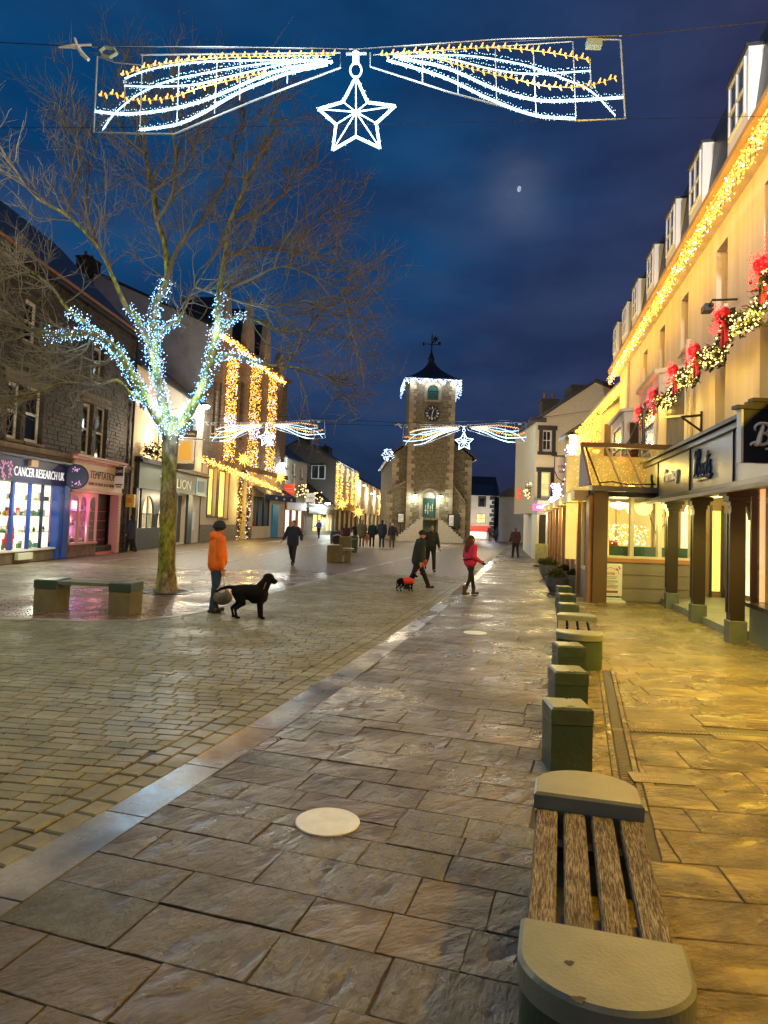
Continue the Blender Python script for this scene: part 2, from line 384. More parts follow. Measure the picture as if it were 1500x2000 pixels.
def pave(polys, name, parent, m, top=0., bot=-.03, ch=.006, tilt=.0, maxn=300, rname=None, lift=.003, minpx=9, rag=0.):
    rated = []
    for p in polys:
        c = sum(p, V((0, 0))) / len(p); q = proj(V((c.x, c.y, 0))); s = 0
        if q and -20 < q[0] < 1520 and q[1] < 2060: s = area(p) / q[2] ** 3
        rated.append((s, p))
    rated.sort(key=lambda a: -a[0]); rest = MB()
    for k, (s, p) in enumerate(rated):
        t = random.random(); tz = top + random.uniform(-lift, lift)
        if k < maxn and s > 0:
            mb = MB(); stone(mb, p, tz, bot, ch, tilt, t, rag); mb.build(name, m, parent, tints=True, centre=True)
        else: stone(rest, p, tz, bot, ch, tilt, t)
    if rest.v: rest.build(rname or name + '_paving', m, parent, tints=True, kind='stuff')

def groundmat(name, c1, c2, rough, wet, bump, bscale, stretch, tint=.25, ang=0., dist=.012, spec=.5, dark=.55):
    m = bpy.data.materials.new(name); m.use_nodes = True; t = m.node_tree; b = t.nodes['Principled BSDF']
    g = N(t, 'ShaderNodeNewGeometry').outputs['Position']
    at = N(t, 'ShaderNodeAttribute', attribute_name='tint')
    mp = N(t, 'ShaderNodeMapping'); mp.inputs['Scale'].default_value = stretch
    # turn the grain differently on every stone
    rot = N(t, 'ShaderNodeVectorRotate', rotation_type='Z_AXIS'); t.links.new(g, rot.inputs['Vector']); t.links.new(mathn(t, 'MULTIPLY_ADD', at.outputs['Fac'], .9, ang), rot.inputs['Angle'])
    t.links.new(rot.outputs[0], mp.inputs[0])
    shift = N(t, 'ShaderNodeVectorMath', operation='ADD'); t.links.new(mp.outputs[0], shift.inputs[0])
    cb0 = N(t, 'ShaderNodeCombineXYZ'); t.links.new(mathn(t, 'MULTIPLY', at.outputs['Fac'], 57.), cb0.inputs[2]); t.links.new(cb0.outputs[0], shift.inputs[1])
    n1 = N(t, 'ShaderNodeTexNoise'); n1.inputs['Scale'].default_value = bscale; n1.inputs['Detail'].default_value = 12; n1.inputs['Roughness'].default_value = .68; n1.inputs['Distortion'].default_value = .8
    t.links.new(shift.outputs[0], n1.inputs['Vector'])
    n2 = N(t, 'ShaderNodeTexNoise'); n2.inputs['Scale'].default_value = 2.3; n2.inputs['Detail'].default_value = 6; t.links.new(g, n2.inputs['Vector'])
    c = mixc(t, at.outputs['Fac'], c1, c2)
    c = mixc(t, 1., c, ramp(t, n2.outputs['Fac'], [(.3, (dark,) * 3), (.7, (1.25,) * 3)]), 'MULTIPLY')
    c = mixc(t, 1., c, ramp(t, n1.outputs['Fac'], [(.3, (.75,) * 3), (.7, (1.15,) * 3)]), 'MULTIPLY')
    k = mathn(t, 'MULTIPLY_ADD', mathn(t, 'FRACT', mathn(t, 'MULTIPLY', at.outputs['Fac'], 7.31)), tint * 2, 1 - tint); cb = N(t, 'ShaderNodeCombineColor')
    for i in range(3): t.links.new(k, cb.inputs[i])
    c = mixc(t, 1., c, cb.outputs[0], 'MULTIPLY'); t.links.new(c, b.inputs['Base Color'])
    n3 = N(t, 'ShaderNodeTexNoise'); n3.inputs['Scale'].default_value = .75; n3.inputs['Detail'].default_value = 6; n3.inputs['Roughness'].default_value = .65; t.links.new(g, n3.inputs['Vector'])
    rr = ramp(t, n3.outputs['Fac'], [(.42, (wet,) * 3), (.60, (rough,) * 3)]); t.links.new(rr, b.inputs['Roughness'])
    b.inputs['Specular IOR Level'].default_value = spec
    bu = N(t, 'ShaderNodeBump'); bu.inputs['Strength'].default_value = bump; bu.inputs['Distance'].default_value = dist; n4 = N(t, 'ShaderNodeTexNoise'); n4.inputs['Scale'].default_value = bscale * .28; n4.inputs['Detail'].default_value = 3; t.links.new(shift.outputs[0], n4.inputs['Vector'])
    hh = mathn(t, 'MULTIPLY', n1.outputs['Fac'], ramp(t, n4.outputs['Fac'], [(.35, (.12,) * 3), (.62, (1.3,) * 3)])); hh = mathn(t, 'MULTIPLY_ADD', n4.outputs['Fac'], .35, hh)
    t.links.new(hh, bu.inputs['Height']); t.links.new(bu.outputs[0], b.inputs['Normal'])
    return m
M_olive = groundmat('olive_sett', (.19, .19, .105), (.24, .23, .13), .70, .46, .5, 14, (1, 1, 1), .13, dist=.006, dark=.78)
M_brown = groundmat('brown_sett', (.17, .095, .058), (.22, .14, .09), .50, .22, .5, 14, (1, 1, 1), .25, dist=.006)
M_pale = groundmat('pale_sett', (.26, .235, .17), (.31, .28, .2), .6, .35, .4, 14, (1, 1, 1), .15, dist=.006)
M_flag = groundmat('riven_flagstone', (.080, .080, .058), (.118, .090, .056), .50, .26, 1., 30, (1, .42, 1), .22, ang=.2, dist=.022)
M_flag2 = groundmat('yellow_flagstone', (.20, .155, .055), (.26, .20, .075), .42, .16, 1., 24., (1, .45, 1), .16, ang=.9, dist=.036)
M_band = groundmat('smooth_granite', (.25, .255, .24), (.30, .30, .28), .42, .13, .12, 30, (1, 1, 1), .12, dist=.002, dark=.28)
M_mortar = mat('joint_mortar', (.045, .040, .028), .6, var=.4, scale=20, world=True)
M_road = brickmat('far_sett_road', (.23, .165, .095), (.18, .12, .065), (.07, .05, .03), .22, .11, .008, .5, .25, world=True, noise=.1)
M_farflag = brickmat('far_flag_road', (.21, .175, .12), (.17, .14, .095), (.07, .06, .045), .6, .4, .012, .42, .3, world=True, noise=.1)

g_ = MB(); g_.add([(-900, -60, -.011), (900, -60, -.011), (900, 1500, -.011), (-900, 1500, -.011)], [(0, 1, 2, 3)]); g_.build('ground', M_mortar, kind='structure')

def G2(l): return [gp(*p) for p in l]
bl = G2([(0, 1700), (80, 1662), (220, 1577), (410, 1470), (550, 1375), (750, 1255), (834, 1200), (906, 1146), (950, 1106), (980, 1076), (1003, 1056)])
br = G2([(0, 1790), (175, 1672), (350, 1550), (470, 1472), (650, 1370), (750, 1290), (862, 1200), (930, 1138), (970, 1096), (995, 1074), (1018, 1054)])
def extend(l, a, b):
    d = (l[0] - l[1]).normalized(); l.insert(0, l[0] + d * a); d = (l[-1] - l[-2]).normalized(); l.append(l[-1] + d * b); return l
def smooth2(l): # gentle smoothing of authored world points
    q = [p.copy() for p in l]
    for _ in range(3):
        for i in range(1, len(q) - 1): q[i] = q[i] * .5 + (q[i - 1] + q[i + 1]) * .25
    return q
bandL = PL(extend(smooth2(bl), 4, 5)); bandR = PL(extend(smooth2(br), 4, 5))
curve = PL([(p.x, p.y) for p in smoothline(smooth2([gp(*p) for p in [(-420, 1190), (-200, 1200), (0, 1208), (110, 1214), (250, 1221), (310, 1219), (370, 1209), (430, 1190), (500, 1167), (560, 1150), (650, 1125), (780, 1095), (850, 1078), (900, 1066)]]), 2)])
line1 = PL([(p.x, p.y) for p in [gp(*p) for p in [(-400, 1230), (0, 1172), (150, 1149), (390, 1109), (555, 1075), (680, 1052), (730, 1044)]]])
line2 = PL([(p.x, p.y) for p in [gp(*p) for p in [(-300, 1153), (0, 1122), (200, 1098), (330, 1083), (560, 1056)]]])
bol = PL([(p.x, p.y) for p in [gp(985, 2300), gp(1078, 1510), gp(1095, 1240), gp(1092, 1180), gp(1078, 1120), gp(1058, 1080)]])

road = empty('cobbled_square', (0, 0, 0), kind='structure')
# far surface of the square beyond the individually laid setts
def sheet(name, pts, m, z, parent=None, kind='structure'): 
    b = MB(); b.poly([(p[0], p[1], z) for p in pts]); o = b.build(name, m, parent, kind=None if parent is not None else kind); return o
sheet('road', [(-40, 24), (30, 24), (60, 500), (-60, 500)], M_road, -.006)
# olive setts: square between the tree kerb and the granite band
rowA = bandL.offset(.36)
P = lay((-1.5, 2), radians(-7), (-22, 12), (-3, 26), (.128, .145), (.21, .26), [(rowA, 1), (curve, -1)], .010, .003, (1.2, 24.2), bond=False)
pave(P, 'sett', road, M_olive, lift=.003, ch=.007, tilt=.015, maxn=260, rname='olive_sett_paving')
P = strip_polys(bandL, .005, .175, (.2, .3), .018, .006, (0, 40)) + strip_polys(bandL, .18, .355, (.2, .3), .018, .006, (0, 40))
pave(P, 'sett', road, M_olive, ch=.009, tilt=.02, maxn=40, rname='edge_sett_paving')
P = strip_polys(curve, 0.0, .24, (.7, 1.0), .012, .0, (0, 60))
pave(P, 'kerbstone', road, M_pale, top=.001, ch=.004, lift=.001, maxn=40, rname='pale_kerb_paving')
# brown setts round the tree
curveL = curve.offset(.25)
P = lay((-6, 12), radians(38), (-26, 26), (-26, 26), (.10, .115), (.2, .22), [(curveL, 1), (line1, -1)], .012, .003, (9, 24.1), bond=True)
pave(P, 'brown_sett', road, M_brown, lift=.002, ch=.005, tilt=.01, maxn=0)
# pale strip and pavement at the left shops
l1b = line1.offset(.16)
P = lay((-8, 15), radians(-3), (-30, 26), (-8, 26), (.12, .13), (.2, .24), [(l1b, 1)], .012, .003, (9, 24.1), bond=True)
pave(P, 'pale_sett', road, M_pale, lift=.002, ch=.005, maxn=0)
pave(strip_polys(line1, .0, .15, (.8, 1.2), .012, 0, (0, 70)), 'kerbstone', road, M_pale, top=.004, lift=.001, maxn=30, rname='pale_line_paving')
pave(strip_polys(line2, .0, .3, (.8, 1.2), .012, 0, (0, 70)), 'kerbstone', road, M_pale, top=.006, lift=.001, maxn=10, rname='pale_gutter_paving')
# granite band
band = empty('granite_band', (0, 0, 0), kind='structure')
P = []
bl_s = along([V((p.x, p.y, 0)) for p in bandL.p], .1); br_s = [V((p.x, p.y, 0)) for p in bandR.p]
i = 4
while i < len(bl_s) - 12:
    j = min(i + random.choice([7, 8, 9, 10]), len(bl_s) - 1)
    def opp(k):
        c = V((bl_s[k].x, bl_s[k].y)); q, d = bandR.near(c); return q
    a, b_ = V((bl_s[i].x, bl_s[i].y)), V((bl_s[j].x, bl_s[j].y)); c, d_ = opp(j), opp(i); e = (b_ - a).normalized() * .004
    P.append([a + e, b_ - e, c - e, d_ + e]); i = j
pave(P, 'granite_slab', band, M_band, top=.001, ch=.003, lift=.001, maxn=120)
# brown riven flagstones between band and bollards
flags = empty('flagstone_footway', (0, 0, 0), kind='structure')
P = lay((0, 0), radians(-17), (-14, 24), (-6, 52), (.22, .40), (.36, .82), [(bandR, -1), (bol, 1)], .004, .006, (.6, 42))
pave(P, 'flagstone', flags, M_flag, lift=.002, ch=.003, tilt=.004, maxn=300, rag=.005)
sheet('far_footway', [(8, 42), (16, 42), (60, 400), (20, 400)], M_farflag, -.004)
# right-hand pavement
pav = empty('pavement', (0, 0, 0), kind='structure')
chan = PL([(p.x, p.y) for p in [gp(1236, 1580), gp(1222, 1510), gp(1176, 1265), gp(1150, 1190)]])
P = lay((0, 0), radians(-6), (-2, 16), (-2, 34), (.36, .44), (.5, .95), [(bol, -1)], .006, .003, (.6, 34))
Q = []
for p in P:
    c = sum(p, V((0, 0))) / len(p); s_ = chan.side(c)
    if abs(s_) < .7 and 3.9 < c.y < 9.4:
        q, d = chan.near(c); n = V((-d.y, d.x)) * (1 if s_ > 0 else -1); p_other = clip(p, q - n * .105, -n); p = clip(p, q + n * .105, n)
        if len(p_other) > 2: Q.append(p_other)
        if len(p) < 3: continue
    # cross drain at y = 6.45..6.55
    if 5.9 < c.y < 7.4 and s_ < 0:
        sg = 1 if c.y > 6.62 - .03 * (c.x - 2) else -1; n = V((0.03, 1)) .normalized() * sg; p = clip(p, V((2, 6.62)) + n * .045, n)
        if len(p) < 3: continue
    Q.append(p)
pave(Q, 'flagstone', pav, M_flag2, lift=.002, ch=.004, tilt=.004, maxn=280, rag=.004)
# drain channel: two granite edges with a slotted grate
dr = empty('drain_channel', (0, 0, 0), kind='structure')
pave(strip_polys(chan, .055, .1, (.5, .6), .006, 0, (3.9, 9.4)) + strip_polys(chan, -.1, -.055, (.5, .6), .006, 0, (3.9, 9.4)), 'channel_edge', dr, M_flag2, ch=.003, maxn=30)
b = MB()
for s_ in strip_polys(chan, -.052, .052, (.04, .041), .012, 0, (3.9, 9.4)): stone(b, s_, -.004, -.03, .002)
b.build('grate', darkmetal, dr, kind='stuff')
b = MB()
for k in range(120):
    x = 1.95 + k * .035
    if x > 5.9: break
    y = 6.62 - .03 * (x - 2); b.box(x, x + .022, y - .038, y + .038, -.03, -.003)
b.build('cross_grate', mat('rusty_steel', (.16, .12, .07), .4, .5), dr, kind='stuff')
# inspection covers
for px, py, lab in ((640, 1605, 'white round cover set in the brown flagstones in the foreground'), (928, 1236, 'smaller looking white round cover farther up the brown flagstones')):
    c = gp(px, py); b = MB(); b.lathe([(.2, -.03), (.2, .002), (.195, .005), (.0, .006)], 40)
    o = b.build('ground_cover', mat('white_cover', (.72, .80, .84), .45, var=.10, scale=9, bump=.15, bscale=50), label=lab, cat='floor cover', group='round white covers in the paving'); o.location = (c.x, c.y, .002)
c = gp(1290, 1522); b = MB(); b.box(-.22, .22, -.1, .1, -.03, .006); o = b.build('ground_plaque', mat('plaque_stone', (.09, .09, .07), .35, var=.15), label='pale engraved stone plaque let into the yellow lit pavement', cat='plaque'); o.location = (c.x, c.y, 0); o.rotation_euler = (0, 0, -.1)
M_eng = mat('engraving', (.55, .38, .16), .5)
b = MB()
for row in range(2):
    for k in range(9):
        x = -.16 + k * .026; b.box(x, x + .006, -.055 + row * .075, -.025 + row * .075 + .006 * (k % 3), .0062, .0075); b.box(x, x + .017, -.043 + row * .075, -.038 + row * .075, .0062, .0075)
b.build('engraving', M_eng, o, kind='stuff')
# hills behind the town
b = MB(); n = 40; pts = []
for i in range(n + 1):
    x = -500 + 1000 * i / n; pts.append((x, 900, 20 + 34 * (.5 + .5 * sin(i * .55 + 1.0)) + 8 * sin(i * 1.9)))
for (a, c_) in zip(pts, pts[1:]): b.add([(a[0], 700, -1), (c_[0], 700, -1), c_, a], [(0, 1, 2, 3)]); b.add([a, c_, (c_[0], 1300, 0), (a[0], 1300, 0)], [(0, 1, 2, 3)])
b.build('hills', mat('dark_hillside', (.025, .035, .02), .9, var=.4, scale=.05), kind='structure')
# ------------------------------------------------------------------ BUILDING HELPERS
class Fac:
    """vertical facade from A to B (left to right as seen from outside); local x along, y inward, z up"""
    def __init__(s, A, B):
        s.A = V((A[0], A[1], 0)); s.B = V((B[0], B[1], 0)); s.u = (s.B - s.A).normalized(); s.L = (s.B - s.A).length
        s.n = V((s.u.y, -s.u.x, 0)); s.rz = math.atan2(s.u.y, s.u.x)
    def hit(s, px, py, off=0.):
        r = ray(px, py); o = s.A + s.n * off; t = (o - CAM).dot(s.n) / r.dot(s.n); p = CAM + r * t
        return (p - o).dot(s.u), p.z
    def rect(s, x0, x1, y0, y1, off=0.):
        ym = (y0 + y1) / 2; xm = (x0 + x1) / 2
        return (s.hit(x0, ym, off)[0], s.hit(x1, ym, off)[0], s.hit(xm, y1, off)[1], s.hit(xm, y0, off)[1])
    def w(s, x, y, z): p = s.A + s.u * x - s.n * y; return V((p.x, p.y, z))
def wall_open(mb, x0, x1, z0, z1, ops, rev=.22, y=0.):
    xs = sorted({x0, x1, *[min(max(v, x0), x1) for o in ops for v in o[:2]]}); zs = sorted({z0, z1, *[min(max(v, z0), z1) for o in ops for v in o[2:4]]})
    for a, b in zip(xs, xs[1:]):
        if b - a < 1e-5: continue
        for c, d in zip(zs, zs[1:]):
            if d - c < 1e-5: continue
            mx, mz = (a + b) / 2, (c + d) / 2
            if any(o[0] < mx < o[1] and o[2] < mz < o[3] for o in ops): continue
            mb.add([(a, y, c), (b, y, c), (b, y, d), (a, y, d)], [(0, 1, 2, 3)])
    for o in ops:
        a, b, c, d = o[:4]; e = y + rev
        mb.add([(a, y, c), (b, y, c), (b, y, d), (a, y, d), (a, e, c), (b, e, c), (b, e, d), (a, e, d)], [(0, 4, 5, 1), (1, 5, 6, 2), (2, 6, 7, 3), (3, 7, 4, 0)])
pane_dark = mat('dark_pane', (.012, .015, .02), .06, spec=.8)
pane_curtain = mat('curtained_pane', (.10, .085, .05), .25, var=.2, scale=3, stretch=(5, 5, .4))
pane_glow = emat('lit_pane', (1., .72, .28), 1.2, True, var=.6, scale=1.5)
glass = glassmat('shop_glass')
def window(B, r, m, pane=pane_dark, rev=.2, fw=.06, cols=1, rows=2, sill=None, surround=None, sw=.14, y=0., label=None):
    a, b, c, d = r; f = MB(); yy = y + rev - .05
    f.box(a, a + fw, yy, yy + .05, c, d); f.box(b - fw, b, yy, yy + .05, c, d); f.box(a + fw, b - fw, yy, yy + .05, c, c + fw); f.box(a + fw, b - fw, yy, yy + .05, d - fw, d)
    for i in range(1, cols): x = a + (b - a) * i / cols; f.box(x - fw * .3, x + fw * .3, yy + .005, yy + .045, c + fw, d - fw)
    for i in range(1, rows): z = c + (d - c) * i / rows; f.box(a + fw, b - fw, yy + .002, yy + .048, z - fw * .35, z + fw * .35)
    w = f.build('window', m, B, label=label)
    p = MB(); p.box(a + fw * .5, b - fw * .5, yy + .028, yy + .035, c + fw * .5, d - fw * .5); p.build('pane', pane, w)
    if sill: s = MB(); s.box(a - .08, b + .08, y - .09, y + rev - .052, c - .1, c - .002); s.build('sill', sill, w)
    if surround:
        s = MB(); q = y - .03; s.box(a - sw, a - .001, q, y - .002, c, d); s.box(b + .001, b + sw, q, y - .002, c, d); s.box(a - sw, b + sw, q, y - .002, d + .001, d + sw * 1.2)
        s.build('surround', surround, w)
    return w
def shell(B, L, H, D, wallm, roofm, ops=(), rh=2.4, z0=0., over=.25, rev=.22, front=True, sidem=None, backridge=.5, gables=True):
    """walls and a pitched roof, ridge along the facade"""
    if front: w = MB(); wall_open(w, 0, L, z0, H, list(ops), rev); w.build('wall', wallm, B)
    ry = D * backridge
    for x, sgn in ((0.003, -1), (L - .003, 1)):
        s = MB(); pts = [(x, .003, z0), (x, D, z0), (x, D, H)] + ([(x, ry, H + rh)] if gables else []) + [(x, .003, H)]
        s.prism(pts, (-sgn * .2, 0, 0)); s.build('side_wall', sidem or wallm, B)
    s = MB(); s.box(.2, L - .2, D - .2, D, z0, H); s.build('back_wall', sidem or wallm, B)
    if roofm:
        r = MB(); e = over; dz = rh * e / max(ry, .1)
        r.prism([(-.02, -e, H - dz + .03), (-.02, ry, H + rh + .03), (-.02, D + e, H - dz + .03), (-.02, D + e, H - dz + .15), (-.02, ry, H + rh + .18), (-.02, -e, H - dz + .15)], (L + .04, 0, 0)); r.build('roof', roofm, B)
def gutter(B, L, H, m, y=-.12): g = MB(); g.box(-.02, L + .02, y - .1, y, H - .14, H - .04); return g.build('gutter', m, B)
def chimney(B, x, y, z, w, d, h, m, pots=2):
    c = MB(); c.box(x, x + w, y, y + d, z, z + h); c.box(x - .06, x + w + .06, y - .06, y + d + .06, z + h, z + h + .12); o = c.build('chimney', m, B)
    for k in range(pots): p = MB(); p.lathe([(.12, 0), (.1, .4), (.12, .42)], 10, (x + w * (k + .5) / pots, y + d / 2, z + h + .12)); p.build('chimney_pot', mat('clay_pot', (.22, .12, .07), .8), o)
def bulbs(parent, pts, n, m, r, spread, name='bulb', down=0., tube=None):
    """n small bulbs scattered round a polyline"""
    P = along(pts, max(.01, sum((V(b) - V(a)).length for a, b in zip(pts, pts[1:])) / max(2, n))); mb = MB()
    for p in P: mb.bulb(p + V((random.gauss(0, spread), random.gauss(0, spread), random.gauss(0, spread) - down * random.random())), r * random.uniform(.7, 1.25))
    return mb.build(name, m, parent, kind='stuff')
def light_string(label, pts, n, m, r, spread, cat='fairy lights', group=None, down=0., wire=None, extra=None, lamps=None):
    o = empty('fairy_lights', V(pts[0]), label=label, cat=cat, group=group); q = [V(p) - V(pts[0]) for p in pts]
    bulbs(o, q, n, m, r, spread, down=down)
    if extra: bulbs(o, q, extra[1], extra[0], r * 1.1, spread, down=down, name='bulb')
    w = MB(); w.tube(q, .008 if wire is None else wire, 4); w.build('cable', darkmetal, o)
    if lamps:
        for p in along(q, lamps[0]): lamp(p + V(lamps[3]), lamps[1], lamps[2], .15, o)
    return o
def frieze(parent, name, f, r, m, y=-.1, th=.1):
    b = MB(); b.box(r[0], r[1], y, y + th, r[2], r[3]); return b.build(name, m, parent)

slate = mat('slate_roof', (.035, .037, .042), .45, var=.35, scale=3, stretch=(1, 1, 4), bump=.4, bscale=12)
darkstone_bed = mat('dark_masonry_joint', (.055, .045, .03), .8, var=.3, scale=5)
stone_dark = mat('dark_wall_stone', (.030, .020, .011), .7, var=.45, scale=7, bump=.6, bscale=25, tint=.45)
sand = mat('sandstone', (.20, .145, .09), .75, var=.25, scale=4, bump=.4, bscale=30, tint=.2)
greyrend = mat('grey_render', (.48, .44, .41), .85, var=.12, scale=1.5, bump=.1)
shopwhite = mat('shop_white_wall', (.75, .74, .68), .6)

# ---------- building 1: dark stone building with two shops, left
f1 = Fac((-12.35, 13.0), (-11.9, 32.3)); B1 = empty('stone_building', f1.A, f1.rz, 'dark slate stone building with tall paired sash windows above the navy and pink shops', 'building')
W1 = [f1.rect(14, 42, 745, 858), f1.rect(50, 84, 752, 866)], [f1.rect(160, 180, 786, 888), f1.rect(187, 208, 792, 900)], [f1.rect(47, 76, 585, 672)], [f1.rect(183, 203, 678, 738)]
r_cr = f1.rect(-60, 122, 925, 1075); r_tm = f1.rect(128, 222, 958, 1062)
cr0, cr1 = f1.hit(-90, 1000)[0], f1.hit(124, 1000)[0]; tm0, tm1 = f1.hit(131, 1000)[0], f1.hit(226, 1000)[0]
cz0 = f1.hit(60, 1072)[1]; cz1 = f1.hit(60, 944)[1]; cfz = f1.hit(60, 903)[1]; tz0 = f1.hit(170, 1057)[1]; tz1 = f1.hit(170, 958)[1]; tfz = f1.hit(170, 905)[1]
ops = [(r[0], r[1], r[2], r[3]) for g in W1 for r in g] + [(cr0, cr1, .42, cz1), (tm0, tm1, .38, tz1)]
# mirrored windows beyond the frame
x_ = W1[0][0][0]; 
for k in (1,):
    for r in (W1[0][0], W1[0][1]): ops.append((r[0] - 4.4 * k, r[1] - 4.4 * k, r[2], r[3]))
H1 = 10.15
shell(B1, f1.L, H1, 8, darkstone_bed, slate, ops, rh=4.0, rev=.35, over=.3)
gutter(B1, f1.L, H1 + .1, mat('orange_lit_gutter', (.35, .16, .07), .5), -.2)
swhite = mat('white_sash', (.85, .82, .76), .5)
for g in W1:
    for r in g: window(B1, r, swhite, rev=.2, fw=.13, rows=2, sill=sand)
for r in (W1[0][0], W1[0][1]): window(B1, (r[0] - 4.4, r[1] - 4.4, r[2], r[3]), swhite, rev=.3, fw=.09, rows=2, sill=sand)
for g in W1[:2]: # stone lintels and mullion
    b = MB(); b.box(g[0][0] - .25, g[1][1] + .25, -.05, -.002, g[0][3] + .01, g[0][3] + .42); b.build('lintel', sand, B1)
# wall stones as real pieces
st = []; z = .02
while z < H1 - .15:
    h = random.uniform(.13, .19); x = random.uniform(-.3, 0)
    while x < f1.L:
        w = random.uniform(.28, .6); a, b2 = max(0, x) + .008, min(f1.L, x + w) - .008; x += w
        if b2 - a < .1: continue
        bad = False
        for o in ops:
            if a < o[1] and b2 > o[0] and z < o[3] and z + h > o[2]:
                if o[0] - a > .12: b2 = o[0] - .006
                elif b2 - o[1] > .12: a = o[1] + .006
                else: bad = True
        if bad or (z < cfz + .1 and z + h > .4 and a < tm1 + .2): continue
        if b2 - a < .08: continue
        wp = f1.w((a + b2) / 2, 0, z); q = proj(wp); s = 0
        if q and q[0] > -10: s = (b2 - a) * h / q[2] ** 2
        st.append((s, a, b2, z, h))
    z += h
st.sort(key=lambda q: -q[0]); rest = MB()
for k, (s, a, b2, z, h) in enumerate(st):
    pr = random.uniform(.006, .03); t = random.random(); tgt = MB() if k < 300 and s > 0 else rest
    i_ = .008
    tgt.add([(a, -.001, z + .006), (b2, -.001, z + .006), (b2, -.001, z + h - .006), (a, -.001, z + h - .006), (a + i_, -pr, z + .006 + i_), (b2 - i_, -pr, z + .006 + i_), (b2 - i_, -pr, z + h - .006 - i_), (a + i_, -pr, z + h - .006 - i_)],
            [(4, 5, 6, 7), (0, 1, 5, 4), (1, 2, 6, 5), (2, 3, 7, 6), (3, 0, 4, 7)], t)
    if tgt is not rest: tgt.build('stone', stone_dark, B1, tints=True, loc=(a, 0, z))
rest.build('wall_stonework', stone_dark, B1, tints=True, kind='stuff')
b = MB(); b.box(0, f1.L, -.16, -.04, cfz + .34, cfz + .52); b.box(0, f1.L, -.11, -.04, cfz + .22, cfz + .339); b.build('string_course', sand, B1)

for xx in (.15, f1.L - .25): b = MB(); b.tube([(xx, -.12, H1), (xx, -.12, 3.6), (xx + .02, -.12, .1)], .055, 8); b.build('drain_pipe', black, B1)
for xx, zz in ((f1.L * .62, 6.4),): b = MB(); b.tube([(f1.L * .3, -.07, zz), (f1.L * .62, -.07, zz - .1), (f1.L * .98, -.07, zz)], .015, 4); b.build('wall_cable', black, B1)
# shopfront 1: navy charity shop
navy = mat('navy_paint', (.012, .02, .085), .3); blue = mat('royal_blue_paint', (.02, .07, .38), .25)
S1 = empty('charity_shopfront', f1.w(cr0, 0, 0), f1.rz, 'navy and blue charity shopfront reading CANCER RESEARCH UK with brightly lit windows', 'shopfront')
X = lambda px, py=1000: f1.hit(px, py)[0] - cr0
Ls = cr1 - cr0
b = MB(); b.box(-.1, Ls + .1, -.2, -.06, cz1 + .0, cfz + .08); b.box(-.15, Ls + .15, -.3, -.06, cfz + .081, cfz + .17); b.build('fascia', navy, S1)
b = MB(); b.box(0, Ls, -.04, .3, .02, cz0 - .06); b.build('stall_riser', mat('stall_stone', (.16, .125, .07), .7, var=.3, scale=3, bump=.4), S1)
b = MB(); b.box(-.02, Ls + .02, -.1, .3, cz0 - .059, cz0); b.build('window_sill', whitep, S1)
mull = [X(24), X(57), X(88), X(108)]
for xm, wd, mm in [(X(26), .13, blue), (X(59.5), .11, blue), (X(84.5), .05, navy)]:
    b = MB(); b.box(xm - wd / 2, xm + wd / 2, .02, .12, cz0 + .001, cz1 - .001); b.build('mullion', mm, S1)
b = MB(); b.box(X(107), X(115), -.14, .14, .02, cz1 - .001); b.box(X(115) + .001, Ls + .05, -.2, .14, .02, cz1 - .001); b.box(X(107) + .01, X(115) - .01, -.17, -.141, .5, cz1 - .3); b.build('pilaster', blue, S1)
b = MB(); b.box(X(28), X(57), -.22, -.1, cz0 - .32, cz0 - .1); b.build('door_step_panel', mat('pale_panel', (.7, .75, .6), .5), S1)
b = MB(); b.box(.02, X(107), .13, .14, cz0, cz1); b.build('glazing', glass, S1)
E_shop1 = emat('lit_shop_wall', (1., .93, .68), 1.7, True, var=.35, scale=1.2)
b = MB(); b.box(-1.2, X(107) + .6, .50, .55, .35, cz1 + .1); b.build('lit_display_wall', E_shop1, S1)
b = MB(); b.box(.05, X(107), .15, .5, cz0 - .05, cz0 - .01); b.box(.05, X(107), .15, .5, cz1 + .05, cz1 + .1); b.build('display_floor', shopwhite, S1)
stockc = [mat('stock_%s' % n, c, .6) for n, c in (('red', (.5, .03, .03)), ('yellow', (.6, .5, .05)), ('green', (.12, .3, .08)), ('cream', (.6, .55, .4)), ('pink', (.6, .2, .25)), ('black', (.03, .03, .03)), ('teal', (.05, .3, .35)), ('brown', (.2, .1, .04)), ('white', (.7, .7, .68)))]
def stock(parent, x0, x1, y0, y1, z0, z1, n, smin=.08, smax=.35, shelf=True, cols=None):
    cols = cols or stockc
    if shelf:
        b = MB(); k = max(2, int((z1 - z0) / .55))
        for i in range(1, k): z = z0 + (z1 - z0) * i / k; b.box(x0, x1, y0 + .1, y1, z - .012, z + .012)
        b.build('shelf', shopwhite, parent)
    buckets = {}
    for i in range(n):
        w = random.uniform(smin, smax); h = random.uniform(smin, smax) * 1.1; x = random.uniform(x0, max(x0 + .01, x1 - w)); k = max(1, int((z1 - z0) / .55)); z = z0 + (z1 - z0) * random.randrange(k) / k + .014 if shelf else random.uniform(z0, z1 - h)
        y = random.uniform(y0 + .12, y1 - .1); mb = buckets.setdefault(random.randrange(len(cols)), MB())
        if random.random() < .5: mb.box(x, x + w, y, y + .08, z, min(z1, z + h))
        else: mb.lathe([(w * .3, 0), (w * .45, h * .4), (w * .25, h * .8), (w * .1, h)], 8, (x + w / 2, y, z))
    for i, mb in buckets.items(): mb.build('stock', cols[i], parent, kind='stuff')
stock(S1, .1, X(107), .10, .48, cz0, cz1, 120, .07, .26)
b = MB(); b.lathe([(.16, 0), (.10, .55), (.02, 1.05)], 14, (X(40), .32, cz0 + .35)); b.build('red_display_cone', stockc[0], S1)
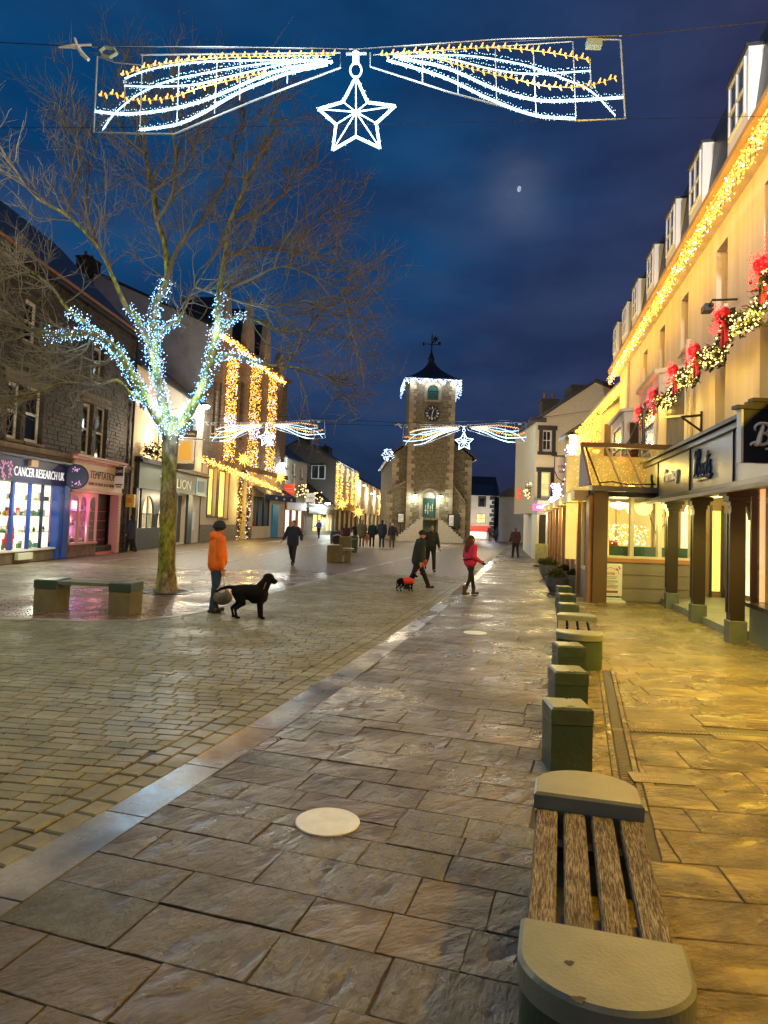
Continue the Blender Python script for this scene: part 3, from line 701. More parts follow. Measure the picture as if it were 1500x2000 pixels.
b = MB(); b.lathe([(.17, 0), (.17, .3)], 14, (X(40) - .1, .32, cz0 + .05)); b.build('display_drum', stockc[0], S1)
M_let = emat('white_sign_letters', (.85, .85, .9), .7)
zt = f1.hit(60, 932)[1]
text('CANCER RESEARCH UK', (cfz - cz1) * .60, M_let, S1, onwall(X(10), -.202, cz1 + (cfz - cz1) * .28), sx=(X(112) - X(10)) / (18 * .56 * (cfz - cz1) * .60) * .93)
b = MB()
for k in range(60): a = random.random() * 2 * pi; rr = random.uniform(.15, .42); b.ell((X(-6) + cos(a) * rr, -.21, (cz1 + cfz) / 2 + sin(a) * rr * .8), .035, .01, .035, 6, 4)
b.build('logo_dots', emat('pink_dots', (.6, .25, .5), .7), S1, kind='stuff')
b = MB(); b.bbox(X(36), X(50), -.34, -.2, cfz - .16, cfz + .06); b.build('alarm_box', mat('alarm_beige', (.45, .32, .2), .5), S1)
lamp((X(40), -1.0, cz1 - .6), 120, (1, .96, .70), .5, S1)
# round projecting disc sign of the charity shop
p = f1.w(f1.hit(148, 931, .5)[0], -.5, f1.hit(148, 931, .5)[1])
o = empty('round_hanging_sign', p, 0, 'round navy projecting sign with pink dots beside the cream sweet shop fascia', 'sign')
b = MB(); b.lathe([(.44, -.05), (.47, 0), (.44, .05)], 32); d_ = b.build('sign_disc', navy, o); d_.rotation_euler = (pi / 2, 0, .15)
b = MB()
for k in range(46): a = random.uniform(.9, 5.6); rr = random.uniform(.2, .36); b.ell((cos(a) * rr, -.06, sin(a) * rr), .025, .01, .025, 6, 4)
b.build('dots', emat('pink_dots2', (.62, .3, .6), .9), o, kind='stuff'); b = MB(); b.tube([(0, .02, .3), (-.55, .1, .3)], .02); b.build('bracket', black, o)

# shopfront 2: pink sweet shop
S2 = empty('sweet_shopfront', f1.w(tm0, 0, 0), f1.rz, 'cream and pink sweet shopfront reading TEMPTATIONS with arched windows and a purple light', 'shopfront')
X2 = lambda px, py=1000: f1.hit(px, py)[0] - tm0
L2 = tm1 - tm0; pinkp = mat('pink_paint', (.52, .10, .12), .4); pink2 = mat('pale_pink_paint', (.58, .26, .24), .4); creams = mat('cream_fascia', (.72, .56, .40), .5, var=.06)
b = MB(); b.box(-.05, L2 + .05, -.2, -.05, tz1 + .02, tfz); b.build('fascia', creams, S2)
for k in range(3): b = MB(); b.box(-.1 - .03 * k, L2 + .1 + .03 * k, -.26 - .06 * k, -.05, tfz + .001 + .09 * k, tfz + .085 + .09 * k); b.build('cornice', (pinkp, creams, pinkp)[k], S2)
b = MB(); b.box(-.05, L2 + .05, -.24, -.05, tz1 - .1, tz1 + .019); b.build('frieze_rail', pink2, S2)
b = MB(); b.box(L2 - .30, L2 + .02, -.22, .15, .02, tz1 - .101); b.build('pilaster', pink2, S2)
for k in range(14): b = MB(); b.box(L2 - .2, L2 - .08, -.232, -.221, .5 + k * .13, .58 + k * .13); b.build('pilaster_letter', creams, S2, kind='stuff') if k == 0 else b.build('pilaster_letter', creams, S2)
xd = X2(186)
b = MB(); b.box(0, xd, -.1, .2, .02, tz0 - .1); b.build('stall_riser', mat('tile_stone', (.17, .10, .07), .7, var=.35, scale=5, bump=.3), S2)
b = MB(); b.box(0, xd, -.16, .2, tz0 - .099, tz0 - .02); b.build('window_sill', pink2, S2)
def archpanel(x0, x1, z0, z1, a0, m_, parent, y=-.1, th=.08, n=10, name='arched_frame'):
    w = x1 - x0; r = w / 2 * (1 - 2 * a0); cx = (x0 + x1) / 2; zs = z1 - w / 2 - .05; b = MB()
    arc = [(cx + r * cos(pi - pi * i / n), zs + r * sin(pi * i / n)) for i in range(n + 1)]
    top = [(x0 + w * i / n, z1) for i in range(n + 1)]
    for i in range(n): b.prism([(arc[i][0], y, arc[i][1]), (arc[i + 1][0], y, arc[i + 1][1]), (top[i + 1][0], y, z1), (top[i][0], y, z1)], (0, th, 0))
    b.box(x0, cx - r, y, y + th, z0, zs); b.box(cx + r, x1, y, y + th, z0, zs)
    b.prism([(x0, y, zs), (cx - r, y, zs), (x0, y, z1)], (0, th, 0)); b.prism([(cx + r, y, zs), (x1, y, zs), (x1, y, z1)], (0, th, 0))
    return b.build(name, m_, parent)
for k in range(3): archpanel(xd * k / 3, xd * (k + 1) / 3 - .004, tz0 - .02, tz1 - .101, .1, pink2, S2)
b = MB(); b.box(0, xd, .0, .008, tz0, tz1 - .1); b.build('glazing', glass, S2)
b = MB(); b.box(-.3, xd + .5, .45, .5, tz0, tz1); b.build('display_back', emat('dim_pink_display', (.5, .12, .2), .8, var=.8, scale=5), S2)
stock(S2, .05, xd - .05, .05, .44, tz0, tz1 - .2, 70, .06, .2, cols=[stockc[8], stockc[3], stockc[4], stockc[7]])
b = MB(); b.box(X2(148), X2(158), .1, .16, tz1 - .75, tz1 - .45); b.build('lit_display_card', emat('purple_screen', (.75, .5, 1.), 4.), S2)
lamp((xd * .42, -.05, tz1 - .8), 9, (.8, .1, 1), .1, S2); lamp((xd * .5, .2, tz1 - 1.6), 10, (.6, .8, 1), .1, S2); lamp((xd * .6, -.6, tz1 - .6), 14, (1, .35, .5), .2, S2)
b = MB(); b.box(xd + .02, L2 - .37, .25, .3, .1, tz1 - .1); b.build('door', mat('dark_door', (.02, .01, .01), .3), S2)
for k in range(4): b = MB(); b.box(xd + .1, L2 - .45, .235, .248, .6 + k * .4, .63 + k * .4); b.build('door_rail', pinkp, S2)
b = MB(); b.box(xd, L2 - .36, -.1, .25, .0, .12); b.build('door_step', pinkp, S2)
hf = tfz - tz1; M_br = mat('brown_letters', (.10, .05, .04), .5)
text('TEMPTATIONS', hf * .42, M_br, S2, onwall(X2(166, 930), -.202, tz1 + hf * .46), sx=(X2(222, 930) - X2(166, 930)) / (11 * .6 * hf * .42))
text('HOME OF FUDGE & ICE CREAM', hf * .16, M_br, S2, onwall(X2(164, 930), -.202, tz1 + hf * .2), sx=(X2(218, 930) - X2(164, 930)) / (25 * .6 * hf * .16))
# hanging cafe sign
p = f1.w(f1.hit(233, 932, .4)[0], -.4, f1.hit(233, 932, .4)[1]); o = empty('cafe_sign', p, 0, 'small black and white hanging sign reading CAFE between the pink shop and the inn', 'sign')
b = MB(); b.box(-.2, .2, -.03, .03, -.5, .5); b.build('sign_board', whitep, o); b = MB(); b.box(-.17, .17, -.04, -.031, .05, .46); b.build('black_panel', black, o)
text('CAFE', .17, whitep, o, onwall(0, -.042, .2), align='CENTER', ext=.004, sx=.8); b = MB(); b.box(-.16, .16, -.036, -.031, -.36, -.3); b.box(-.12, .12, -.036, -.031, -.45, -.4); b.build('sign_mark', black, o); b = MB(); b.tube([(-.4, .1, .52), (.25, 0, .52)], .015); b.build('bracket', black, o)

# ---------- building 2: the inn (cream render)
f2 = Fac((-11.95, 32.45), (-12.1, 45.6)); inn_r = mat('inn_cream_render', (.66, .55, .42), .85, var=.10, scale=1.2, bump=.15)
B2 = empty('inn_building', f2.A, f2.rz, 'cream rendered inn with a dark teal ground floor behind the lit tree', 'building')
H2 = f2.hit(320, 745)[1]; zf = f2.hit(320, 960)[1]; zff = f2.hit(320, 915)[1]
ws = [f2.rect(301, 315, 832, 900), f2.rect(338, 350, 842, 902), f2.rect(366, 382, 815, 842), f2.rect(274, 284, 745, 800), f2.rect(366, 380, 900, 925)]
sx0, sx1 = f2.hit(258, 1000)[0], f2.hit(394, 1000)[0]
shell(B2, f2.L, H2, 8, inn_r, slate, ws + [(sx0 + .3, f2.hit(342, 1000)[0], 1.0, zf - .05), (f2.hit(344, 1000)[0], f2.hit(360, 1000)[0], .1, zf - .1)], rh=3.2, rev=.3)
for r in ws[:2]: window(B2, r, black, pane_glow if r is ws[0] else pane_dark, cols=2, rows=2, fw=.07, sill=mat('teal_paint', (.03, .10, .11), .4))
for r in ws[2:]: window(B2, r, mat('blue_frame', (.03, .16, .22), .4), rows=2)
teal = mat('teal_grey_paint', (.035, .05, .055), .4); S3 = empty('inn_shopfront', f2.w(0, 0, 0), f2.rz, 'dark teal inn front with arched yellow windows and gilt letters', 'shopfront')
b = MB(); b.box(sx0, sx1, -.25, -.06, zf, zff); b.build('fascia', mat('fascia_grey_green', (.055, .08, .07), .4), S3)
b = MB(); b.box(sx0 - .1, sx1 + .15, -.42, -.02, zff + .001, zff + .12); b.box(sx0 - .05, sx1 + .1, -.32, -.02, zff + .121, zff + .26); b.build('cornice', black, S3)
b = MB(); b.box(f2.hit(375, 950)[0], sx1 - .1, -.27, -.251, zf + .1, zff - .1); b.build('blue_panel', mat('turquoise_panel', (.10, .38, .45), .4), S3)
b = MB(); b.box(f2.hit(379, 950)[0], f2.hit(391, 950)[0], -.285, -.271, zf + .25, zff - .3); b.build('blue_blot', mat('navy_blot', (.02, .06, .15), .4), S3)
gilt = mat('gilt_letters', (.75, .68, .42), .4)
for tx, a, c in (('THE', 303, 317), ('LION', 336, 368)):
    xa, xb = f2.hit(a, 940)[0], f2.hit(c, 940)[0]; text(tx, (zff - zf) * .62, gilt, S3, onwall(xa, -.26, zf + (zff - zf) * .22), sx=(xb - xa) / (len(tx) * .62 * (zff - zf) * .62))
b = MB(); b.box(sx0 - .1, sx0 + .28, -.2, -.02, .02, zf - .001); b.build('pilaster', teal, S3)
for xa, xb in ((f2.hit(341, 1000)[0] - .1, f2.hit(341, 1000)[0] + .1), (f2.hit(362, 1000)[0], f2.hit(371, 1000)[0])): b = MB(); b.box(xa, xb, -.15, -.02, .02, zf - .001); b.build('pilaster', teal, S3)
b = MB(); b.box(sx0 + .29, f2.hit(341, 1000)[0] - .11, -.12, .25, .02, 1.05); b.build('stall_riser', mat('dark_panel', (.03, .035, .035), .5), S3)
for i_, (a, c) in enumerate(((271, 300), (300, 338))):
    xa, xb = f2.hit(a, 1000)[0], f2.hit(c, 1000)[0]; archpanel(xa, xb - .01, 1.06, zf - .002, .12, teal, S3, y=-.1, th=.1)
    b = MB(); b.box((xa + xb) / 2 - .05, (xa + xb) / 2 + .05, -.05, .0, 1.06, zf - .1); b.build('mullion', teal, S3)
    b = MB()
    for k in range(13): x = xa + .25 + (xb - xa - .5) * k / 12; b.tube([(x, -.14, 1.1), (x + .02, -.14, 1.75)], .018, 5)
    b.box(xa + .2, xb - .2, -.16, -.12, 1.75, 1.8); b.build('railing', black, S3)
    b = MB(); b.box(xa + .1, xb - .1, .26, .3, 1.06, zf - .1); b.build('lit_interior', emat('inn_glow', (1, .66, .18), 1.7, True, var=.5, scale=1.5, col2=(1, .85, .5)), S3)
b = MB(); b.box(f2.hit(344, 1000)[0] + .01, f2.hit(360, 1000)[0] - .01, .2, .26, .1, zf - .1); b.build('door', mat('navy_door', (.012, .02, .035), .35), S3)
b = MB(); b.box(f2.hit(374, 1000)[0], f2.hit(379, 1000)[0], -.06, -.01, f2.hit(376, 1035)[1], f2.hit(376, 1000)[1]); b.build('menu_frame', whitep, S3)
lamp((f2.hit(290, 900)[0], -1.6, zff + 1.2), 330, (1, .74, .42), .2, S3); lamp((f2.hit(350, 850)[0], -2.2, zff + 2.2), 260, (.9, .95, .85), .3, S3); lamp((f2.hit(325, 960)[0], -1.0, zf - .3), 40, (1, .8, .5), .1, S3)
p = f2.w(f2.hit(255, 978, .3)[0], -.3, f2.hit(255, 978, .3)[1]); o = empty('yellow_wall_box', p, 0, 'small yellow box on the corner between the dark stone building and the inn', 'box'); b = MB(); b.bbox(-.2, .2, -.1, .1, -.3, .3, .03); b.build('box_body', mat('yellow_box', (.75, .55, .08), .4), o); b = MB(); b.box(-.1, .1, -.12, -.101, -.1, .12); b.build('emblem', mat('orange_emblem', (.8, .25, .02), .4), o)
# inn pictorial sign
p = f2.w(f2.hit(363, 880, .9)[0], -.9, f2.hit(363, 880, .9)[1]); o = empty('inn_sign', p, 0, 'black framed pictorial inn sign with a golden lion shape right of the tree trunk', 'sign')
b = MB(); b.box(-.45, .6, -.03, .03, .75, 1.15); b.build('name_board', black, o); b = MB(); b.box(-.45, .5, -.03, .03, -1.05, -.72); b.build('foot_board', black, o)
b = MB(); b.box(-.42, .42, -.02, .02, -.7, .6); b.build('picture', mat('sign_ground', (.5, .42, .3), .5), o)
b = MB(); b.prism([(-.36, -.05, -.5), (-.32, -.05, .2), (-.15, -.05, .48), (.15, -.05, .5), (.3, -.05, .2), (.28, -.05, -.2), (.34, -.05, -.5)], (0, .028, 0)); b.build('lion_shape', mat('gold_paint', (.55, .35, .05), .35), o)
b = MB(); b.tube([(-.9, 0, .66), (1.0, 0, .66)], .03); b.tube([(.5, 0, .66), (.5, 0, -.9)], .025); b.tube([(0, 0, 1.15), (-.15, 0, 1.45)], .03); b.tube([(0, 0, 1.15), (.15, 0, 1.45)], .03); b.build('bracket', black, o)
text('THE LION', .17, gilt, o, onwall(.07, -.04, .88), align='CENTER', ext=.003)
# wreath-like foliage lamp on the inn
def foliage_clump(label, c, r, n, mleaf, mb_, nb, br, cat='garland', name='lit_garland', group=None, shape=(1, .4, 1)):
    o = empty(name, c, 0, label, cat, group); b = MB()
    for k in range(n):
        d = V((random.gauss(0, 1), random.gauss(0, 1), random.gauss(0, 1))).normalized() * r * random.uniform(.2, 1); d = V((d.x * shape[0], d.y * shape[1], d.z * shape[2])); s = r * random.uniform(.12, .25)
        u = V((random.gauss(0, 1), random.gauss(0, 1), random.gauss(0, 1))).normalized() * s; w = u.cross(V((random.random(), random.random(), 1))).normalized() * s * .4
        b.add([d - u, d + w, d + u, d - w], [(0, 1, 2, 3)])
    b.build('foliage', mleaf, o, kind='stuff'); b = MB()
    for k in range(nb):
        d = V((random.gauss(0, 1), random.gauss(0, 1), random.gauss(0, 1))).normalized() * r * random.uniform(.7, 1.05); b.bulb(V((d.x * shape[0], d.y * shape[1] - .05, d.z * shape[2])), br)
    b.build('bulb', mb_, o, kind='stuff'); return o
leaf_dark = mat('dark_fir', (.02, .03, .012), .7)
c = f2.w(f2.hit(297, 880, .5)[0], -.5, f2.hit(297, 880, .5)[1]); foliage_clump('dark leafy garland with warm bulbs over the inn front left of the tree trunk', c, .62, 220, leaf_dark, E_warm, 46, .035, shape=(1.3, .5, .8))

# ---------- building 3: tall stone bank with lights
f3 = Fac((-12.25, 46.), (-9.45, 65.)); B3 = empty('tall_stone_building', f3.A, f3.rz, 'tall brown stone building with spiked gables and columns of gold lights', 'building')
brownstone = brickmat('brown_stone', (.23, .15, .095), (.17, .11, .07), (.09, .065, .045), .5, .2, .012, .75, .5)
H3 = f3.hit(520, 712)[1]; zg = f3.hit(440, 905)[1]
up = []
for px0, px1 in ((416, 424), (427, 433), (458, 465), (468, 475), (503, 509), (536, 541)): up += [f3.rect(px0, px1, 745, 860), ]
cols3 = []
g3 = [f3.rect(403, 419, 912, 1008), f3.rect(424, 442, 918, 1012)]
dr3 = (f3.hit(463, 1000)[0], f3.hit(477, 1000)[0], 0.02, f3.hit(470, 935)[1]); wn3 = (f3.hit(491, 1000)[0], f3.hit(524, 1000)[0], 1.0, f3.hit(505, 970)[1])
wl = MB(); wall_open(wl, 0, f3.L, zg, H3, up, .4); wl.build('wall', brownstone, B3)
wl = MB(); wall_open(wl, 0, f3.L, 0, zg, g3 + [dr3, wn3], .35, y=-.12); wl.box(0, f3.L, -.12, 0, zg - .002, zg + .001); wl.build('wall', mat('lit_ashlar', (.62, .52, .36), .8, var=.08, scale=1, bump=.1), B3, label='pale smooth ground floor wall')
b = MB(); b.box(-.005, dr3[0] - .3, -.16, -.121, 0.01, 1.15); b.box(dr3[1] + .3, wn3[0] - .2, -.16, -.121, 0.01, 1.); b.build('plinth', mat('plinth_stone', (.22, .2, .16), .8, var=.2), B3)
for r in up: window(B3, r, mat('pinkish_frame', (.45, .33, .27), .6), pane_dark, rev=.35, fw=.12, rows=2)
for r in g3: window(B3, (r[0], r[1], r[2], r[3]), mat('ochre_frame', (.35, .24, .12), .5), emat('yellow_room', (1., .70, .14), 1.9, True, var=.35, scale=.8), rev=.3, fw=.12, rows=1, y=-.12, surround=sand, sw=.18, sill=sand)
b = MB(); b.prism([(0, .003, 0), (0, 8.5, 0), (0, 8.5, H3 + 3.6), (0, .003, H3)], (.25, 0, 0)); b.build('side_wall', greyrend, B3)
b = MB(); b.box(f3.L - .25, f3.L, .003, 8.5, 0, H3); b.build('side_wall', brownstone, B3)
b = MB(); b.prism([(-.1, -.2, H3 - .05), (-.1, 8.5, H3 + 3.7), (-.1, 14, H3 + .5), (-.1, 14, H3 + .3), (-.1, 8.5, H3 + 3.5), (-.1, -.2, H3 - .25)], (f3.L + .2, 0, 0)); b.build('roof', slate, B3)
b = MB(); b.prism([(.02, 8.5, 0), (.02, 13.5, 0), (.02, 13.5, H3 + .4), (.02, 8.5, H3 + 3.3)], (.2, 0, 0)); b.build('side_wall', mat('black_slate_hanging', (.02, .022, .028), .6), B3, label='dark slate hung back part of the end wall')
chimney(B3, .3, 9.2, H3 + 2.6, 1.6, .9, 2.2, darkstone_bed)
win_s = f3  # small dark window in the grey side wall
b = MB(); b.box(-.04, .01, 3.3, 4.5, H3 - 5.6, H3 - 3.9); b.build('side_window', pane_dark, B3)
# spiked gables
for k, (px, ptop, pb, wpx) in enumerate(((441, 563, 640, 15), (486, 560, 665, 15), (521, 622, 705, 12), (549, 690, 722, 10))):
    x0 = f3.hit(px - wpx / 2, 700)[0]; x1 = f3.hit(px + wpx / 2, 700)[0]; zt = f3.hit(px, ptop)[1]; xm = (x0 + x1) / 2
    zt = min(zt, H3 + 3.9)
    b = MB(); b.prism([(x0, -.1, H3 - .3), (x1, -.1, H3 - .3), (x1, -.1, H3 + 1.2), (xm + .12, -.1, zt), (xm - .12, -.1, zt), (x0, -.1, H3 + 1.2)], (0, .5, 0)); b.build('gable', mat('pale_gable_stone', (.46, .36, .24), .75, var=.2, scale=3), B3)
    b = MB(); b.tube([(xm, .1, zt), (xm, .1, zt + .5), (xm, .1, zt + 1.1)], [.14, .1, .02], 6); b.build('finial', MATS['pale_gable_stone'], B3)
    if k < 3:
        b = MB(); b.prism([(x0 + .2, .4, H3), (x1 - .2, .4, H3), (xm, .4, zt - .4)], (0, 3.2, 0)); b.build('dormer_roof', slate, B3)
b = MB(); b.box(-.05, f3.L + .05, -.35, -.001, H3 - .35, H3 - .05); b.build('cornice', sand, B3)
b = MB(); b.box(-.05, f3.L + .05, -.4, -.121, zg - .25, zg + .1); b.build('string_course', sand, B3)
# dark glazed shop window under the awning, blue pilaster
b = MB(); b.box(wn3[0], wn3[1], .05, .1, 1.0, wn3[3]); b.build('shop_window', mat('pale_blue_glass', (.14, .19, .22), .15, var=.5, scale=1.2, stretch=(3, 3, .3)), B3)
for k in range(4): x = wn3[0] + (wn3[1] - wn3[0]) * k / 3; b = MB(); b.box(x - .08, x + .08, -.1, .049, 1.0, wn3[3]); b.build('mullion', navy, B3)
b = MB(); b.box(f3.hit(527, 1000)[0], f3.hit(538, 1000)[0], -.3, -.125, .02, f3.hit(530, 985)[1]); b.build('blue_pilaster', mat('bright_blue', (.04, .30, .62), .4), B3)
aw = empty('navy_awning', f3.w(f3.hit(490, 960)[0], -.13, 0), f3.rz, 'navy blue fabric awning over the shop window of the tall stone building', 'awning')
ax = f3.hit(554, 960)[0] - f3.hit(490, 960)[0]; za, zb = f3.hit(505, 950)[1], f3.hit(505, 968)[1]
b = MB(); b.prism([(0, 0, za), (0, -1.1, zb + .1), (0, -1.1, zb - .35), (0, -1.06, zb - .35), (0, -1.04, zb + .05), (0, 0, za - .06)], (ax, 0, 0)); b.build('canopy', mat('awning_navy', (.012, .03, .085), .6, bump=.2, bscale=3), aw)
for k in range(3): b = MB(); b.box(ax * (.3 + .25 * k), ax * (.36 + .25 * k), -1.115, -1.101, zb - .25, zb - .05); b.build('emblem', whitep, aw)
# doorway with arch of baubles
d3 = empty('garland_arch', f3.w((dr3[0] + dr3[1]) / 2, -.2, 0), f3.rz, 'arch of dark garland with white baubles around the golden doorway', 'garland')
w2 = (dr3[1] - dr3[0]) / 2 + .25; hz = dr3[3]
arc = [(-w2, 0, 0), (-w2, 0, hz - .8)] + [(-w2 * cos(a), 0, hz - .8 + 1.4 * sin(a)) for a in [pi * k / 8 for k in range(1, 8)]] + [(w2, 0, hz - .8), (w2, 0, 0)]
def garl(parent, pts, r, nleaf, leafm, nb, bm, br, kindname='foliage'):
    b = MB(); P = along(pts, .02); 
    for k in range(nleaf):
        c = random.choice(P) + V((random.gauss(0, 1), random.gauss(0, 1), random.gauss(0, 1))) * r * .5; s = r * random.uniform(.3, .6)
        u = V((random.gauss(0, 1), random.gauss(0, 1), random.gauss(0, 1))).normalized() * s; w = u.cross(V((random.random(), random.random(), 1))).normalized() * s * .4
        b.add([c - u, c + w, c + u, c - w], [(0, 1, 2, 3)])
    b.build(kindname, leafm, parent, kind='stuff'); b = MB()
    for k in range(nb): c = random.choice(P); d = V((random.gauss(0, 1), random.gauss(0, 1), random.gauss(0, 1))).normalized() * r * .8; b.bulb(c + d, br * random.uniform(.8, 1.2))
    b.build('bulb', bm, parent, kind='stuff')
garl(d3, arc, .26, 900, mat('purple_brown_garland', (.05, .015, .02), .7), 150, emat('pearl_bulb', (1, .8, .65), 1.6), .055)
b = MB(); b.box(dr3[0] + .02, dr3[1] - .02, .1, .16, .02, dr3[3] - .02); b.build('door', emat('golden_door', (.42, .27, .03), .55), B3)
lamp(f3.w(dr3[0] - .1, -1.2, 2.9), 120, (1, .7, .2), .15)
# gold columns of light, eave strings, stars
k = 0
for (px0, px1, y0, y1, lab) in ((433, 455, 692, 905, 'nearest'), (480, 501, 706, 925, 'middle'), (515, 533, 730, 935, 'farthest')):
    r = f3.rect(px0, px1, y0, y1); o = empty('light_curtain', f3.w((r[0] + r[1]) / 2, -.25, r[2]), f3.rz, '%s of three tall columns of gold fairy lights on the spiked stone building' % lab, 'fairy lights', 'gold light columns on the tall stone building')
    b = MB(); c2 = MB(); w = (r[1] - r[0]) / 2
    for i in range(950):
        x = random.uniform(-w, w); z = random.uniform(0, r[3] - r[2]); u = z / (r[3] - r[2]); (c2 if random.random() < (.55 if .30 < u < .45 else .07) else b).bulb((x, random.uniform(-.1, .05), z), .037 * random.uniform(.7, 1.2))
    b.build('bulb', E_gold, o, kind='stuff'); c2.build('white_bulb', E_violet, o, kind='stuff')
    b = MB(); [b.tube([(x * w, .05, 0), (x * w, .05, r[3] - r[2])], .015, 4) for x in (-1, -.5, 0, .5, 1)]; b.build('cable', darkmetal, o)
    for q in range(3): lamp((0, -.5, (r[3] - r[2]) * (q + .5) / 3), 20, (1, .62, .2), .3, o)
pa = [f3.w(f3.hit(px, py, .4)[0], -.4, f3.hit(px, py, .4)[1]) for px, py in ((430, 655), (460, 672), (500, 708), (530, 730), (556, 748))]
light_string('gold fairy lights along the eaves below the spiked gables', pa, 420, E_gold, .05, .14, extra=(E_violet, 60), lamps=(5, 22, AMBER, (.3, 0, 0)))
pa = [f3.w(f3.hit(px, py, .45)[0], -.45, f3.hit(px, py, .45)[1]) for px, py in ((394, 896), (430, 910), (465, 924), (500, 938), (530, 952), (548, 962))]
light_string('gold fairy lights above the ground floor and awning of the stone building', pa, 420, E_gold, .04, .11, extra=(E_warm, 120), lamps=(3.5, 26, AMBER, (.35, 0, -.2)))
def starburst(label, c, R, m_, group):
    o = empty('star_decoration', c, .3, label, 'star light', group); b = MB()
    for k in range(14):
        a = 2 * pi * k / 14; q = V((cos(a), .15 * sin(3 * k), sin(a))); b.tube([(0, 0, 0), q * R * (1 if k % 2 else .7)], [R * .12, R * .02], 5)
    b.build('star_ray', m_, o); b = MB(); b.ell((0, 0, 0), R * .25, R * .2, R * .25); b.build('star_core', m_, o); lamp((.3, -.6, 0), 12, AMBER, .2, o); return o
E_starg = emat('gold_star_glow', (1, .62, .10), 2.6)
for (px, py, lab) in ((476, 897, 'large gold starburst above the garlanded doorway'), (547, 932, 'gold starburst at the right end of the navy awning')): starburst(lab, f3.w(f3.hit(px, py, .6)[0], -.6, f3.hit(px, py, .6)[1]), .62, E_starg, 'gold starbursts along the left side of the street')
# ---------- lamps fixed to walls (street lighting of the square, one an added fill)
def wall_lamp(loc, back, col, power, label, r=.12, arm=.5, eglow=12., size=1.):
    """loc = lamp head, back = horizontal unit vector towards the wall"""
    o = empty('wall_lamp', loc, 0, label, 'lamp', 'lamps fixed to the house fronts'); b = MB(); bk = V(back)
    b.tube([bk * .05 + V((0, 0, .08)), bk * arm * .6 + V((0, 0, .12)), bk * arm], .025); b.build('bracket', darkmetal, o)
    b = MB(); b.lathe([(.05 * size, .16), (.16 * size, .10), (.2 * size, .0), (.17 * size, -.01)], 14); b.build('lamp_hood', darkmetal, o)
    b = MB(); b.ell((0, 0, -.05), .15 * size, .15 * size, .09 * size, 12, 6); b.build('lens', emat('lens_%d_%d' % (int(col[2] * 100), int(eglow)), col, eglow), o)
    lamp((0, 0, -.28 * size), power, col, r, o); return o
# ---------- building 4: white house
f4 = Fac((-9.45, 65.25), (-8.25, 73.5)); wr = mat('white_render', (.62, .60, .55), .85, var=.08, scale=1, bump=.1)
B4 = empty('white_house', f4.A, f4.rz, 'white rendered house beyond the tall stone building with a red sign and lit shop', 'building')
H4 = f4.hit(575, 898)[1]; ws4 = [f4.rect(*q) for q in ((556, 560, 893, 915), (571, 576, 905, 929), (586, 591, 914, 935), (571, 575, 935, 950), (585, 589, 943, 957))]
s4 = (f4.hit(555, 1020)[0], f4.hit(592, 1020)[0], .3, f4.hit(575, 997)[1])
shell(B4, f4.L, H4, 7, wr, slate, ws4 + [s4], rh=2.4)
for r in ws4: window(B4, r, whitep, rows=2, sill=slate, fw=.09)
o = empty('red_shopfront', f4.w(0, 0, 0), f4.rz, 'small shopfront with a red and orange lettered board under the white house', 'shopfront')
b = MB(); b.box(s4[0], s4[1], .25, .3, s4[2], s4[3]); b.build('lit_interior', emat('cream_shop_glow', (1, .88, .68), 1.6, True, var=.35, scale=1.5), o)
b = MB(); b.box(s4[0] - .1, s4[1] + .3, -.2, -.02, s4[3] + .02, s4[3] + .85); b.build('fascia', mat('red_orange_board', (.45, .07, .03), .5, col2=(.6, .35, .12), scale=.5), o)
for k in range(4): x = s4[0] + (s4[1] - s4[0]) * k / 3; b = MB(); b.box(x - .08, x + .08, -.06, .2, .3, s4[3]); b.build('mullion', mat('red_brown', (.2, .06, .04), .5), o)
def flat_sign(label, f, rect, m_, txt=None, tm=None, off=.6, cat='sign', name='projecting_sign', group=None, th=.12, lines=0, depth=None, glow=None):
    """sign hanging out from the facade, facing down the street"""
    px0, px1, y0, y1 = rect; c = f.w(f.hit((px0 + px1) / 2, (y0 + y1) / 2, off)[0], -off, f.hit((px0 + px1) / 2, (y0 + y1) / 2, off)[1])
    k = F_PX / c.y; w = (px1 - px0) / k; h = (y1 - y0) / k; o = empty(name, c, 0, label, cat, group)
    b = MB(); b.bbox(-w / 2, w / 2, -th / 2, th / 2, -h / 2, h / 2, .02); b.build('sign_board', m_, o)
    b = MB(); sg = -1 if c.x < 0 else 1; b.tube([(sg * w / 2, 0, h / 2 - .05), (sg * (w / 2 + off * .8), 0, h / 2 - .05)], .03); b.build('bracket', black, o)
    if txt: text(txt, h * .42, tm or whitep, o, onwall(0, -th / 2 - .012, -h * .12), align='CENTER', sx=min(1.2, w * .85 / (len(txt) * .6 * h * .42)), ext=.01)
    for i in range(lines): b = MB(); b.box(-w * .38 + .1 * i, w * .38 - .1 * i, -th / 2 - .012, -th / 2 - .001, h * (-.2 + .22 * i), h * (-.14 + .22 * i)); b.build('sign_line', whitep, o)
    return o
flat_sign('bright red square projecting sign at the corner of the white house', f4, (553, 575, 946, 965), emat('red_lightbox', (.75, .05, .02), .9), off=.5, lines=2)
flat_sign('white projecting sign with black handwriting beside dark hanging foliage', f4, (597, 615, 963, 981), emat('white_lightbox', (.8, .7, .62), .5), 'ryn', M_br, off=.5)
for px, py, lab in ((588, 958, 'dark leafy basket with pale bulbs left of the white handwritten sign'), (620, 970, 'dark leafy basket with pale bulbs right of the white handwritten sign')):
    c = f4.w(f4.hit(px, py, .6)[0], -.6, f4.hit(px, py, .6)[1]); foliage_clump(lab, c, .75, 90, leaf_dark, E_warm, 26, .07, name='hanging_basket', cat='hanging basket')
